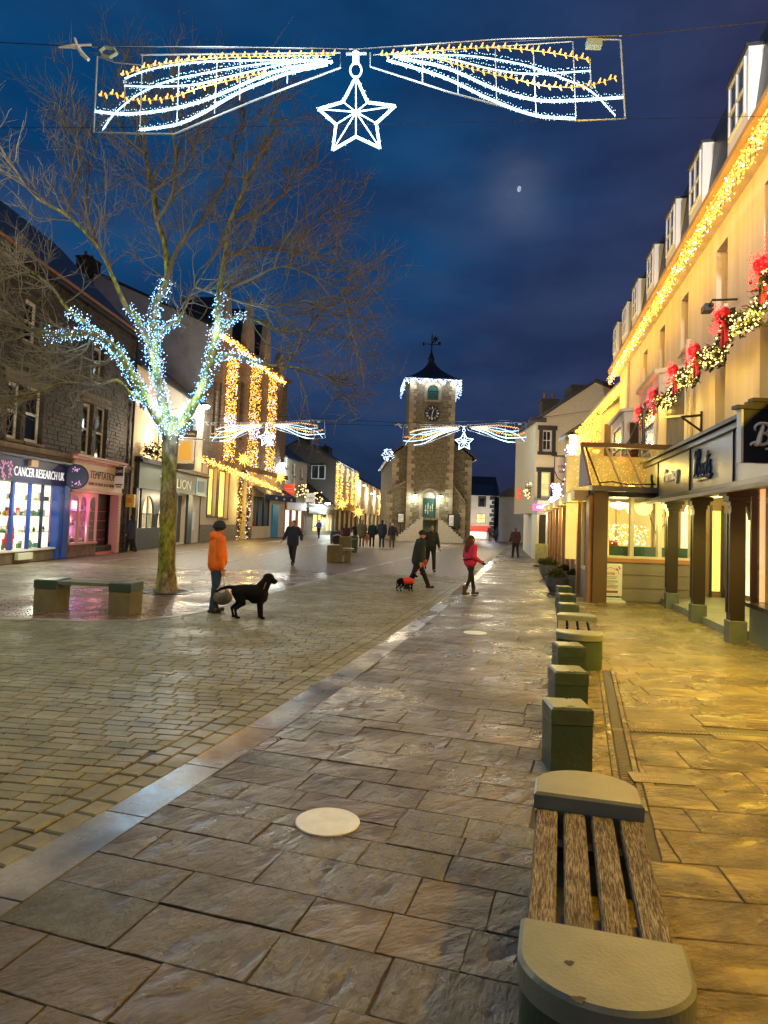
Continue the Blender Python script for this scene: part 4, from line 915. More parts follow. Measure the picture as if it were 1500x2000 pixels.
# ---------- building 5: low shop
f5 = Fac((-8.2, 73.8), (-6.0, 84.)); B5 = empty('low_shop_building', f5.A, f5.rz, 'low shop with a sloping slate roof and yellow windows in front of the dark gable', 'building')
H5 = f5.hit(625, 985)[1]; s5 = [(f5.hit(a, 1020)[0], f5.hit(c, 1020)[0], .4, f5.hit(a, 1005)[1]) for a, c in ((610, 630), (636, 647))]
shell(B5, f5.L, H5, 6, wr, slate, s5, rh=2.2)
for r in s5: b = MB(); b.box(r[0], r[1], .25, .3, r[2], r[3]); b.build('lit_interior', emat('yellow_shop_glow', (1, .78, .28), 1.7, True, var=.35, scale=1.5), B5)
for r in s5:
    for k in range(3): x = r[0] + (r[1] - r[0]) * k / 2; b = MB(); b.box(x - .06, x + .06, -.05, .1, r[2], r[3]); b.build('mullion', cream, B5)
b = MB(); b.box(.2, f5.L - .2, -.25, -.02, s5[0][3] + .1, s5[0][3] + .7); b.build('fascia', mat('grey_brown_board', (.25, .2, .14), .5), B5)
# ---------- building 6: gable end and white-lit front
f6 = Fac((-5.95, 84.3), (-3.95, 105.)); B6 = empty('lit_terrace_house', f6.A, f6.rz, 'terrace house with a dark gable end and white washed front hung with gold strings', 'building')
H6 = f6.hit(656, 900)[1]; shell(B6, f6.L, H6, 9, mat('bright_white_render', (.75, .74, .70), .8), slate, [(1, f6.L - 1, .4, 2.9)], rh=2.6, sidem=mat('dark_roughcast', (.10, .085, .075), .9, var=.15))
chimney(B6, 0.2, 3.4, H6 + 2., 1.0, 1.4, 1.6, darkstone_bed); chimney(B6, 14, 3.5, H6 + 1.5, 3., 1.4, 1.6, darkstone_bed)
b = MB(); b.box(-.26, -.2, 1.2, 3.0, H6 - 2.3, H6 - .6); w_ = b.build('end_window', whitep, B6); b = MB(); b.box(-.28, -.262, 1.35, 2.0, H6 - 2.2, H6 - .7); b.box(-.28, -.262, 2.15, 2.85, H6 - 2.2, H6 - .7); b.build('pane', pane_dark, w_)
b = MB(); b.box(1, f6.L - 1, .25, .3, .4, 2.9); b.build('lit_interior', emat('terrace_shop_glow', (1, .80, .42), .9, True, var=.7, scale=.9), B6)
for k in range(10): x = 1 + (f6.L - 2) * k / 9; b = MB(); b.box(x - .28, x + .28, -.05, .2, 0, 2.9); b.build('shop_pier', (cream, mat('brown_pier', (.10, .06, .03), .6))[k % 2], B6)
b = MB(); b.box(0, f6.L, -.35, -.02, 2.95, 3.8); b.build('fascia', mat('gold_board', (.5, .30, .06), .5), B6)
for k, px in enumerate((656, 664, 676, 686, 694)):
    x = f6.hit(px, 960)[0]; w = light_string('gold vertical light strip %s on the white lit terrace front' % ('first', 'second', 'third', 'fourth', 'fifth')[k] , [f6.w(x, -.2, 3.9), f6.w(x, -.2, H6 - .3)], 70, E_gold, .085, .12, group='gold strips on the white terrace')
for k in range(5): lamp(f6.w(1.5 + k * 4.4, -1.3, H6 + .1), 45, (.88, .92, 1), .2); lamp(f6.w(2.5 + k * 4.4, -1.5, 4.2), 16, AMBER, .3)
# ---------- building 7: far terrace
f7 = Fac((-3.9, 105.3), (0.15, 150.)); B7 = empty('far_terrace', f7.A, f7.rz, 'long cream terrace with rows of sash windows receding left of the clock tower', 'building')
H7 = f7.hit(702, 937)[1]; w7 = []
for k in range(9): x = 2 + k * 4.7; w7 += [(x, x + 1.1, H7 - 2.7, H7 - .6), (x, x + 1.1, H7 - 5.3, H7 - 3.6)]
shell(B7, f7.L, H7, 9, mat('pinkish_render', (.55, .46, .38), .85), slate, w7 + [(1, 40, .5, 2.9)], rh=2.4)
for r in w7: window(B7, r, whitep, rows=2, fw=.1)
b = MB(); b.box(1, 40, .25, .3, .5, 2.9); b.build('lit_interior', MATS['terrace_shop_glow'], B7)
for k in range(12): x = 1 + 39 * k / 11; b = MB(); b.box(x - .5, x + .5, -.05, .2, 0, 2.9); b.build('shop_pier', (cream, MATS['brown_pier'])[k % 2], B7)
for k, (px, py) in enumerate(((668, 985), (700, 1000), (746, 998))): starburst(('gold star cluster on the white lit terrace', 'gold star cluster over the far shops', 'gold star cluster nearest the clock tower')[k], (f6, f7, f7)[k].w((f6, f7, f7)[k].hit(px, py, .9)[0], -.9, (f6, f7, f7)[k].hit(px, py, .9)[1]), .75 + .2 * k, E_starg, 'gold starbursts along the left side of the street')
for k, x in enumerate((1, 12, 24, 36)): wall_lamp(f7.w(x, -.8, H7 - .8 - (.8 if k else 0)), -f7.n, (1, .78, .4), 700, '%s warm street lamp on the far cream terrace' % ('nearest', 'second', 'third', 'farthest')[k], eglow=14, size=1.6)

# ---------- clock tower hall
TX = dp(836, 1056, 66.).x; TY = 66.
HL = empty('clock_tower_hall', (TX, TY, 0), radians(3), 'old stone clock tower hall with white icicle lights and green doors', 'building')
rub = brickmat('rubble_stone', (.20, .155, .085), (.125, .10, .055), (.19, .15, .09), .42, .17, .02, .8, .8, noise=1.2)
qst = mat('quoin_stone', (.33, .255, .155), .75, var=.3, scale=3, bump=.3, tint=.2)
KT = F_PX / TY
Z = lambda y: (1019 - y) / KT + EYE
tw = 2.2; He = Z(738)
b = MB(); dgr = (-.62, .62, 2.25, 4.45)
wall_open(b, -tw, tw, 0, He, [(-.62, .62, 2.3, 4.75), (-.62, .62, .02, 2.0), (-.52, .55, Z(779), Z(752))], .3)
b.box(-tw, -tw + .3, .003, 4.4, 0, He); b.box(tw - .3, tw, .003, 4.4, 0, He); b.box(-tw, tw, 4.2, 4.4, 0, He); b.build('tower_wall', rub, HL)
qs = []
for sx_ in (-1, 1):
    z = .1; i = 0
    while z < He - .5:
        h = random.uniform(.32, .46); w = (.62, .36)[i % 2] * random.uniform(.9, 1.15); i += 1
        q = MB(); a = -tw - .02 if sx_ < 0 else tw - w; c = -tw + w if sx_ < 0 else tw + .02
        q.box(a, c, -.035, .3, z, z + h - .02, random.random()); q.build('quoin', qst, HL, tints=True, loc=((a + c) / 2, 0, z)); z += h
# tower roof: concave pyramid
prof = [(2.75, 0), (2.1, .30), (1.5, .72), (.95, 1.18), (.55, 1.65), (.32, 2.05), (.22, 2.4)]
b = MB(); vs = []; 
for r, z in prof:
    for sx_, sy_ in ((-1, -1), (1, -1), (1, 1), (-1, 1)): vs.append((sx_ * r, 2.2 + sy_ * r, He + z))
b.add(vs, [(4 * i + j, 4 * i + (j + 1) % 4, 4 * i + 4 + (j + 1) % 4, 4 * i + 4 + j) for i in range(len(prof) - 1) for j in range(4)] + [(3, 2, 1, 0), tuple(range(4 * len(prof) - 4, 4 * len(prof)))]); rf = b.build('tower_roof', slate, HL)
b = MB(); b.box(-2.6, 2.6, -.4, 4.8, He - .16, He - .01); b.build('eaves_board', mat('dark_eaves', (.04, .04, .045), .6), HL)
zt = He + 2.4
b = MB(); b.lathe([(.3, 0), (.34, .12), (.2, .3), (.22, .45), (.1, .65), (.06, 1.1), (.12, 1.2), (.06, 1.3), (.045, 2.6)], 10, (0, 2.2, zt)); sp = b.build('spire', darkmetal, HL)
b = MB(); zz = Z(657); b.box(-.8, .75, 2.17, 2.23, zz - .04, zz + .04); b.box(-.9, -.75, 2.17, 2.23, zz - .2, zz + .2); b.box(.62, .9, 2.17, 2.23, zz - .03, zz + .28); b.box(-.03, .03, 1.4, 3.0, zz + .02, zz + .09); b.build('compass_arms', darkmetal, HL)
b = MB(); zz = Z(646)
for k in range(8): a = pi * k / 4; b.tube([(.35, 2.2, zz), (.35 + .42 * cos(a), 2.2, zz + .42 * sin(a))], [.09, .02], 5)
b.ell((.35, 2.2, zz), .2, .1, .2); b.tube([(0, 2.2, zz - .6), (.35, 2.2, zz)], .04); b.build('weather_vane', darkmetal, HL)
# louvred belfry arch
def arch_surround(parent, cx, z0, z1, w, t, m_, y=-.06, th=.1, n=10, name='arch_surround'):
    r = w / 2; zs = z1 - r; b = MB(); ins = [(cx - r, z0), (cx - r, zs)] + [(cx + r * cos(pi - pi * i / n), zs + r * sin(pi * i / n)) for i in range(1, n)] + [(cx + r, zs), (cx + r, z0)]
    R = r + t; out = [(cx - R, z0), (cx - R, zs)] + [(cx + R * cos(pi - pi * i / n), zs + R * sin(pi * i / n)) for i in range(1, n)] + [(cx + R, zs), (cx + R, z0)]
    for i in range(len(ins) - 1): b.prism([(ins[i][0], y, ins[i][1]), (ins[i + 1][0], y, ins[i + 1][1]), (out[i + 1][0], y, out[i + 1][1]), (out[i][0], y, out[i][1])], (0, th, 0))
    return b.build(name, m_, parent)
gd = mat('dark_green_paint', (.012, .075, .06), .5)
def archfill(parent, cx, z0, z1, w, m_, y, name, n=10):
    r = w / 2; zs = z1 - r; pts = [(cx - r, y, z0), (cx + r, y, z0), (cx + r, y, zs)] + [(cx + r * cos(pi * i / n), y, zs + r * sin(pi * i / n)) for i in range(1, n)] + [(cx - r, y, zs)]
    b = MB(); b.prism(pts, (0, .04, 0)); return b.build(name, m_, parent)
za, zb = Z(779), Z(750); arch_surround(HL, .02, za, zb, 1.06, .3, qst); lv = archfill(HL, .02, za, zb, 1.06, gd, .04, 'louvre_panel')
for k in range(5): b = MB(); b.box(-.45, .49, -.01, .039, za + .1 + k * .19, za + .2 + k * .19); b.build('louvre_slat', gd, lv)
b = MB(); b.box(-.75, .8, -.12, .05, za - .2, za - .01); b.build('louvre_sill', qst, HL)
# clock
ck = empty('tower_clock', (0, -.06, Z(806)), 0); ck.parent = HL; del_ = None
b = MB(); b.lathe([(.74, -.03), (.76, .0), (.74, .05)], 40); o = b.build('clock_face', mat('clock_black', (.012, .014, .016), .4), ck); o.rotation_euler = (pi / 2, 0, 0)
ivory = mat('clock_ivory', (.80, .74, .55), .5); b = MB()
for h in range(12):
    a = pi / 2 - 2 * pi * h / 12; d = V((cos(a), 0, sin(a))); t_ = V((-sin(a), 0, cos(a))); n_bars = (2, 1, 2, 3, 3, 2, 3, 3, 4, 2, 1, 2)[h]
    for q in range(n_bars):
        o_ = t_ * (q - (n_bars - 1) / 2) * .05; b.tube([d * .42 + o_ + V((0, -.07, 0)), d * .64 + o_ + V((0, -.07, 0))], .014 + .008 * (h % 3 == 0), 4)
b.build('numerals', ivory, ck)
b = MB(); a = radians(90 - 12); b.tube([(0, -.09, 0), (.62 * cos(radians(262)), -.09, .62 * sin(radians(262)))], [.03, .012], 4); b.tube([(0, -.1, 0), (.40 * cos(radians(73)), -.1, .40 * sin(radians(73)))], [.04, .02], 4); b.build('clock_hands', ivory, ck)
# doors
up_d = archfill(HL, 0, 2.3, 4.75, 1.24, gd, .12, 'upper_door'); arch_surround(HL, 0, 2.3, 4.76, 1.26, .34, qst, y=-.08)
b = MB(); b.prism([(-.6, .08, 4.15)] + [(.6 * cos(pi - pi * i / 8), .08, 4.15 + .58 * sin(pi * i / 8)) for i in range(1, 8)] + [(.6, .08, 4.15)], (0, .03, 0)); b.build('fanlight', mat('fanlight_pane', (.5, .5, .45), .4), up_d)
b = MB(); b.box(-.35, -.3, .09, .115, 2.7, 3.5); b.box(-.12, -.07, .09, .115, 2.6, 3.7); b.box(.1, .15, .09, .115, 2.9, 3.4); b.box(-.45, -.2, .09, .115, 2.95, 3.02); b.box(.3, .34, .09, .115, 2.9, 3.6); b.build('door_marks', ivory, up_d)
b = MB(); b.box(-.62, .62, .12, .18, .02, 2.0); b.build('lower_door', mat('green_door', (.05, .13, .07), .5), HL)
b = MB(); b.box(-1.0, 1.0, -1.5, -.02, 2.06, 2.24); b.build('landing', qst, HL)
# twin stairs with white cheek walls
wst = mat('whitewashed_stone', (.52, .50, .42), .7, var=.12)
for sg in (-1, 1):
    n = 10
    for k in range(n):
        x0 = .72 + .24 * k; zt_ = 2.3 - .21 * k; b = MB(); b.box(min(sg * x0, sg * (x0 + .24)), max(sg * x0, sg * (x0 + .24)), -1.5, -.04, 0, zt_); o = b.build('stair_step', wst, HL)
b = MB(); b.box(-.72, .72, -1.45, -1.3, 2.25, 2.28); b.box(-.72, .72, -1.42, -1.38, 3.0, 3.05); b.build('landing_rail', darkmetal, HL)
# main hall behind the tower, gable towards the square
hx0, hx1 = (763 - 836) / KT, (921 - 836) / KT + .05; He2 = Z(888); ap = Z(838)
b = MB(); b.prism([(hx0, 1.2, 0), (hx1, 1.2, 0), (hx1, 1.2, He2), ((hx0 + hx1) / 2, 1.2, ap + .6), (hx0, 1.2, He2)], (0, 22, 0)); b.build('hall_wall', rub, HL)
for sgx, xx in ((-1, hx0), (1, hx1)):
    z = .1; i = 0
    while z < He2 - .3:
        h = random.uniform(.34, .48); w = (.66, .38)[i % 2]; i += 1; q = MB(); a, c = (xx - .02, xx + w) if sgx < 0 else (xx - w, xx + .02)
        q.box(a, c, 1.165, 1.5, z, z + h - .02, random.random()); q.build('quoin', qst, HL, tints=True, loc=((a + c) / 2, 1.2, z)); z += h
mx = (hx0 + hx1) / 2
for sg in (-1, 1):
    xe = hx0 - .4 if sg < 0 else hx1 + .4
    b = MB(); b.prism([(mx, .9, ap + .75), (xe, .9, He2 - .15), (xe, .9, He2 + .05), (mx, .9, ap + .95)], (0, 22.6, 0)); b.build('hall_roof', slate, HL)
    b = MB(); b.box(min(xe, xe - sg * .12), max(xe, xe - sg * .12), 1.0, 20, He2 - .3, He2 - .16); b.build('white_gutter', whitep, HL)
# low wings
for sg, xa, xb, za_, zb_ in ((-1, (752 - 836) / KT, -tw, Z(965), Z(942)), (1, tw, (908 - 836) / KT, Z(980), Z(943))):
    lo = [(xa, -.0, 0), (xb, 0, 0), (xb, 0, zb_ if sg < 0 else za_), (xa, 0, za_ if sg < 0 else zb_)]
    b = MB(); b.prism([(p[0], .25, p[2]) for p in lo], (0, 1.3, 0)); b.build('wing_wall', rub, HL)
    b = MB(); za2, zb2 = lo[3][2], lo[2][2]; b.prism([(xa - .1, .1, za2), (xb, .1, zb2), (xb, .1, zb2 + .14), (xa - .1, .1, za2 + .14)], (0, 1.6, 0)); b.build('coping', qst, HL)
    ex = xa if sg < 0 else xb; z = .1; i = 0
    while z < (za2 if sg < 0 else zb2) - .3:
        h = random.uniform(.34, .45); w = (.6, .35)[i % 2]; i += 1; q = MB(); a, c = (ex - .02, ex + w) if sg < 0 else (ex - w, ex + .02)
        q.box(a, c, .215, .5, z, z + h - .02, random.random()); q.build('quoin', qst, HL, tints=True, loc=((a + c) / 2, .25, z)); z += h
for px0, px1, y0, y1, lab in ((775, 788, 1003, 1024, 'white poster board left of the tower stairs'), (873, 897, 1002, 1028, 'dark double notice board right of the tower stairs')):
    a, c = (px0 - 836) / KT, (px1 - 836) / KT; o = empty('notice_board', HL.matrix_world @ V(((a + c) / 2, 0, 0)) if False else V((TX + (a + c) / 2, TY + .0, 0)), radians(3), lab, 'notice board')
    w = (c - a) / 2; b = MB(); b.box(-w, w, -.05, .05, Z(y1), Z(y0)); b.tube([(0, .06, 0), (0, .06, Z(y1))], .04); b.build('board', black, o)
    b = MB(); b.box(-w * .8, -.03 if px1 - px0 > 15 else w * .8, -.06, -.051, Z(y1) + .12, Z(y0) - .12); b.build('poster', mat('poster_white', (.75, .75, .72), .5, var=.3, scale=6), o)
# tower lamps
for k, px in enumerate((808, 857)):
    x = (px - 836) / KT; o = wall_lamp(V((TX + x, TY - .5, Z(968))), (0, 1, 0), (.85, 1., .93), 60, 'cool white lamp on the %s of the green tower door' % ('left', 'right')[k], arm=.45, eglow=22, size=1.3)
# icicle lights at the tower eaves
def curtain(label, a, b_, drop, n, m_, r, group=None, down=0, power=0, cnt=3, col=(.75, .85, 1), yoff=0., cat='fairy lights'):
    a = V(a); b_ = V(b_); o = empty('icicle_lights', a, 0, label, cat, group); d = b_ - a; mb = MB(); w = MB(); w.tube([(0, 0, 0), d], .015, 4); k = max(3, int(d.length / .35))
    for i in range(k + 1):
        p = d * i / k; L = drop * random.uniform(.6, 1); w.tube([p, p - V((0, 0, L))], .008, 3)
    for i in range(n): t = random.random(); mb.bulb(d * t + V((random.gauss(0, .03), random.gauss(0, .03), -drop * random.random() * (.6 + .4 * sin(t * k * 2)))), r)
    w.build('cable', darkmetal, o); mb.build('bulb', m_, o, kind='stuff')
    for i in range(cnt if power else 0): lamp(d * (i + .5) / cnt + V((0, yoff, -drop * .5)), power, col, .2, o)
    return o
R3 = Matrix.Rotation(radians(3), 4, 'Z')
hp = lambda x, y, z: V((TX, TY, 0)) + (R3 @ V((x, y, z)))
curtain('white icicle lights along the front eaves of the clock tower', hp(-2.65, -.45, He - .05), hp(2.65, -.45, He - .05), .55, 420, emat('cold_icicle', (.60, .76, 1.), 2.6), .034, power=45, cnt=4)
curtain('white icicle lights along the right eaves of the clock tower', hp(2.7, -.4, He - .05), hp(2.75, 4.8, He - .05), 1.6, 300, MATS['cold_icicle'], .04, power=60, cnt=2)
curtain('white icicle lights along the left eaves of the clock tower', hp(-2.75, -.4, He - .05), hp(-2.75, 4.8, He - .05), 1.2, 200, MATS['cold_icicle'], .04)
foliage_clump('small cluster of white lights on the left shoulder of the hall roof', hp(hx0 - .5, .8, He2 - .1), .6, 10, leaf_dark, MATS['cold_icicle'], 90, .05, name='light_cluster', cat='fairy lights')
lamp(hp(-1.0, -9, 1.0), 160, (1, .75, .42), .5); lamp(hp(3.5, -9, 5.5), 560, (1, .80, .46), .5); lamp(hp(-3.5, -9, 6.), 330, (1, .8, .5), .5)

# ---------- right background
B8 = empty('cream_corner_house', (8.9, 86, 0), radians(-2), 'cream corner house with black quoins and a red shop board right of the hall', 'building')
k8 = F_PX / 86.; z8 = lambda y: (1023 - y) / k8 + EYE; x8 = lambda px: (px - 750) / k8 - 8.9
L8 = x8(968) + 1.3
opsB = [(x8(937), x8(948), z8(990), z8(972)), (x8(932), x8(951), z8(1022), z8(1003))]
b = MB(); wall_open(b, -1.3, x8(966), 0, z8(968), opsB); b.build('wall', cream, B8); b = MB(); b.box(-1.3, x8(966), .3, 8, 0, z8(968) - .01); b.build('inner_wall', cream, B8)
for i, r in enumerate(opsB): window(B8, r, black, (pane_dark, pane_glow)[i], cols=(1, 2)[i], rows=2, surround=black if i == 0 else None)
b = MB(); b.prism([(-1.4, -.3, z8(968)), (-1.4, 4, z8(942)), (-1.4, 8.2, z8(968))], (x8(966) + 1.6, 0, 0)); b.build('roof', slate, B8)
z = .2
while z < z8(970): b = MB(); b.box(x8(966) - (.55 if int(z * 2) % 2 else .3), x8(966) + .02, -.05, .1, z, z + .42); b.build('quoin', black, B8); z += .52
b = MB(); b.box(-1.2, x8(961), -.3, -.02, z8(1038), z8(1027)); b.build('red_fascia', emat('red_shop_board', (.7, .06, .03), .8), B8)
b = MB(); b.box(-1.1, x8(952), -.06, -.01, .1, z8(1039)); b.build('shop_window', emat('white_pink_glow', (1, .88, .80), 2.2, True, var=.2), B8)
lamp((2, -3, 2), 120, (1, .85, .7), .4, B8)
B9 = empty('white_lane_house', (13.6, 78, 0), radians(68), 'plain white house side with dark roof down the lane to the right', 'building')
b = MB(); b.box(-2.5, 14, -6, 0, 0, 4.9); b.build('wall', wr, B9); b = MB(); b.prism([(-2.8, .4, 4.9), (-2.8, -3, 7), (-2.8, -6.4, 4.9)], (17, 0, 0)); b.build('roof', slate, B9)
for k in range(3): b = MB(); b.box(-.5 + k * 3.5, .5 + k * 3.5, .001, .06, 2.8, 4.2); b.build('window', pane_dark, B9)
lamp((4, 2.5, 3.2), 140, (.85, .9, 1.), .4, B9); lamp((-1, 2, 1.5), 60, (1, .8, .6), .3, B9)
B10 = empty('background_roofs', (10.5, 100, 0), 0, 'dark slate roofs with a white bargeboard behind the cream corner house', 'building')
b = MB(); b.box(-3, 6, 0, 8, 0, 6); b.build('wall', darkstone_bed, B10); b = MB(); b.prism([(-3.3, -.3, 6), (-3.3, 4, 9), (-3.3, 8.3, 6)], (9.6, 0, 0)); b.build('roof', slate, B10); b = MB(); b.prism([(-3, -.4, 7.9), (.6, -.4, 6.6), (.6, -.4, 6.4), (-3, -.4, 7.7)], (0, .1, 0)); b.build('bargeboard', whitep, B10)
# dark skyline wood line behind the left street
B12 = empty('dark_rear_gable', (-10.5, 92, 0), radians(8), 'large dark gabled building rising behind the low shop', 'building')
b = MB(); b.prism([(-4.5, 0, 0), (4.2, 0, 0), (4.2, 0, 7.2), (.0, 0, 10.3), (-4.5, 0, 7.4)], (0, 10, 0)); b.build('wall', mat('very_dark_roughcast', (.05, .05, .05), .9), B12)
b = MB(); b.prism([(-4.8, -.2, 7.3), (0, -.2, 10.5), (4.5, -.2, 7.1), (4.5, -.2, 7.3), (0, -.2, 10.75), (-4.8, -.2, 7.5)], (0, 10.4, 0)); b.build('roof', slate, B12)
# ---------- RIGHT SIDE: long white hotel front
r1 = lambda d, off=0.: (4.6 + .2 * d, d)
fr = Fac(r1(33), r1(4)); R1 = empty('hotel_building', fr.A, fr.rz, 'long pale rendered building with a mansard roof and white dormers on the right', 'building')
HR = 9.45; hotel = mat('hotel_render', (.60, .53, .42), .85, var=.16, scale=1.6, stretch=(1.4, 1.4, .14), bump=.12, bscale=50, vdetail=7)
RR = lambda *q: fr.rect(*q)
w2nd = [RR(1399, 1421, 471, 584), RR(1330, 1344, 584, 701), RR(1288, 1298, 653, 745), RR(1256, 1264, 701, 786)]
d_ = w2nd[0]; step = w2nd[0][0] - w2nd[1][0]; zlo = sum(w[2] for w in w2nd[:2]) / 2; zhi = sum(w[3] for w in w2nd[:2]) / 2
w2nd = [(w[0], w[1], zlo, zhi) for w in w2nd] + [(d_[0] + 3.4, d_[1] + 3.4, zlo, zhi), (d_[0] + 6.8, d_[1] + 6.8, zlo, zhi)]
w1st = [RR(1397, 1417, 697, 837), RR(1484, 1520, 660, 763)]; w1st = [(w[0], w[1], 3.95, 5.95) for w in w1st]
bayr = [(RR(1290, 1350, 740, 860), 'near'), (RR(1226, 1264, 816, 870), 'far')]
shell(R1, fr.L, HR, 9, hotel, None, [*w2nd, *w1st, (14.1, 28., .0, 2.74)], rh=.1, rev=.28, gables=False)
sashc = mat('cream_sash', (.60, .54, .42), .5)
for w in w2nd: window(R1, w, sashc, pane_curtain, rows=2, rev=.26, fw=.08, sill=hotel)
for w in w1st: window(R1, w, sashc, mat('dusky_pane', (.05, .055, .05), .12), rows=2, rev=.26, fw=.08, sill=hotel)
# cornice, gutter, mansard
b = MB(); b.box(-.1, fr.L + .1, -.30, -.001, HR - .22, HR - .05); b.box(-.1, fr.L + .1, -.42, -.001, HR - .049, HR + .06); b.build('cornice', hotel, R1)
b = MB(); b.box(-.12, fr.L + .1, -.56, -.43, HR - .04, HR + .09); b.build('gutter', mat('tan_gutter', (.35, .24, .13), .4), R1)
b = MB(); b.prism([(-.05, -.34, HR + .061), (-.05, -.06, HR + 2.35), (-.05, 4, HR + 3.2), (-.05, 9, HR + .061)], (fr.L + .1, 0, 0)); b.build('mansard_roof', slate, R1)
lightgrey = mat('dormer_white', (.80, .80, .78), .5)
for k, dn in enumerate((9.7, 12.9, 16.3, 19.2, 22.4, 25.6, 28.3, 31.2)):
    x1 = (33 - dn) * 1.0198; x0 = x1 - 1.35; z0, z1 = HR + .4, HR + 1.9
    o = empty('dormer', (x0, -.0, 0), 0); o.parent = R1
    b = MB(); b.box(0, 1.35, -.40, 1.5, z0, z1); b.build('dormer_box', lightgrey, o)
    b = MB(); b.box(-.03, 1.38, -.45, 1.6, z1 + .001, z1 + .06); b.build('dormer_lid', slate, o)
    b = MB(); b.box(.2, 1.15, -.415, -.401, z0 + .3, z1 - .15); b.build('dormer_pane', mat('grey_pane', (.12, .13, .13), .1), o)
    b = MB(); b.box(.14, .2, -.44, -.401, z0 + .24, z1 - .1); b.box(1.15, 1.21, -.44, -.401, z0 + .24, z1 - .1); b.box(.64, .71, -.44, -.416, z0 + .3, z1 - .15); b.box(.2, 1.15, -.44, -.401, z1 - .149, z1 - .09); b.box(.2, 1.15, -.44, -.401, z0 + .24, z0 + .299); b.box(.2, 1.15, -.442, -.416, (z0 + z1) / 2, (z0 + z1) / 2 + .05); b.build('dormer_sash', whitep, o)
# bay windows
for (r, nm) in bayr:
    x0, x1 = r[0], r[1]; z0, z1 = 3.6, 6.35; pj = .75; o = empty('bay_window', (x0, 0, 0), 0); o.parent = R1; w = x1 - x0; c = .55
    q = [(0, 0), (c, -pj), (w - c, -pj), (w, 0)]
    b = MB(); b.prism([(a, yy, z1 - .35) for a, yy in q], (0, 0, .35)); b.prism([(a, yy, z0 - .4) for a, yy in q], (0, 0, 1.0))
    for i in range(4): a, yy = q[i]; b.box(a - .11, a + .11, max(-pj, yy - .11) if i in (1, 2) else -.12, (yy + .2) if i in (1, 2) else .0, z0 + .6, z1 - .35)
    b.build('bay_frame', hotel, o)
    b = MB(); b.prism([(-.12, 0, z1 + .001), (c - .05, -pj - .13, z1 + .001), (w - c + .05, -pj - .13, z1 + .001), (w + .12, 0, z1 + .001)], (0, 0, .12)); b.build('bay_roof', cream, o)
    for i in range(3):
        a, e = V((*q[i], 0)), V((*q[i + 1], 0)); dd = (e - a); nrm = V((-dd.y, dd.x, 0)).normalized() * .05
        b = MB(); p0, p1 = a + dd * .12 + nrm, a + dd * .88 + nrm
        b.prism([(p0.x, p0.y, z0 + .6), (p1.x, p1.y, z0 + .6), (p1.x, p1.y, z1 - .35), (p0.x, p0.y, z1 - .35)], tuple(nrm * .2)); b.build('pane', pane_curtain, o)
        b = MB(); zm = (z0 + z1) / 2 + .1
        for (u0, u1, za, zb) in ((.12, .88, zm - .03, zm + .03), (.12, .2, z0 + .6, z1 - .35), (.8, .88, z0 + .6, z1 - .35), (.12, .88, z0 + .6, z0 + .67), (.12, .88, z1 - .43, z1 - .35)):
            p0, p1 = a + dd * u0 - nrm * .2, a + dd * u1 - nrm * .2; b.prism([(p0.x, p0.y, za), (p1.x, p1.y, za), (p1.x, p1.y, zb), (p0.x, p0.y, zb)], tuple(nrm))
        b.build('sash', sashc, o)
b = MB(); xq = fr.hit(1357, 830)[0]; b.tube([(xq, -.1, HR - 3.2), (xq, -.1, 4.0)], .06); b.tube([(xq, -.1, HR - 3.2), (xq - .3, -.12, HR - 2.8), (xq - .3, -.12, HR - 2.3)], .06); b.build('drain_pipe', hotel, R1)
for xx in (fr.L - 8.2, 3.4): b = MB(); b.tube([(xx, -.1, HR - .3), (xx, -.1, 4.2)], .055, 8); b.build('drain_pipe', mat('cream_pipe', (.42, .36, .27), .5), R1)
# unlit brackets and floodlights
for px, py, lab in ((1383, 601, 'small black floodlight between the upper windows of the hotel front'),):
    c = fr.w(fr.hit(px, py, .5)[0], -.5, fr.hit(px, py, .5)[1]); o = empty('floodlight', c, fr.rz, lab, 'floodlight'); b = MB(); b.bbox(-.22, .1, -.1, .1, -.08, .08, .02); b.build('lamp_case', black, o); b = MB(); b.tube([(.1, 0, .02), (.35, 0, .06), (.4, .5, .05)], .025); b.build('arm', black, o)
c = fr.w(fr.hit(1370, 826, .02)[0], -.02, fr.hit(1370, 826, .02)[1]); o = empty('empty_bracket', c, fr.rz, 'black metal bracket on the pale wall above the pharmacy fascia', 'bracket'); b = MB(); b.box(-.03, .03, -.03, .03, -.25, .3); b.tube([(0, 0, .2), (0, -.5, .15)], .035); b.tube([(0, -.02, -.2), (0, -.45, .12)], .03); b.build('bracket_arm', black, o)
c = fr.w(fr.hit(1235, 858, 1.)[0], -1., 4.5); o = empty('balcony_rail', c, fr.rz, 'thin black railing over the canopy at the far end of the hotel', 'railing'); b = MB(); b.tube([(-1.5, 0, 0), (2.2, 0, 0)], .04); b.tube([(-1.5, 0, .2), (2.0, 0, .9)], .03); b.tube([(2.1, 0, -.1), (2.1, 0, 1.0)], .05); b.tube([(-1., 0, 0), (-1., 0, .35)], .03); b.build('rail', black, o)
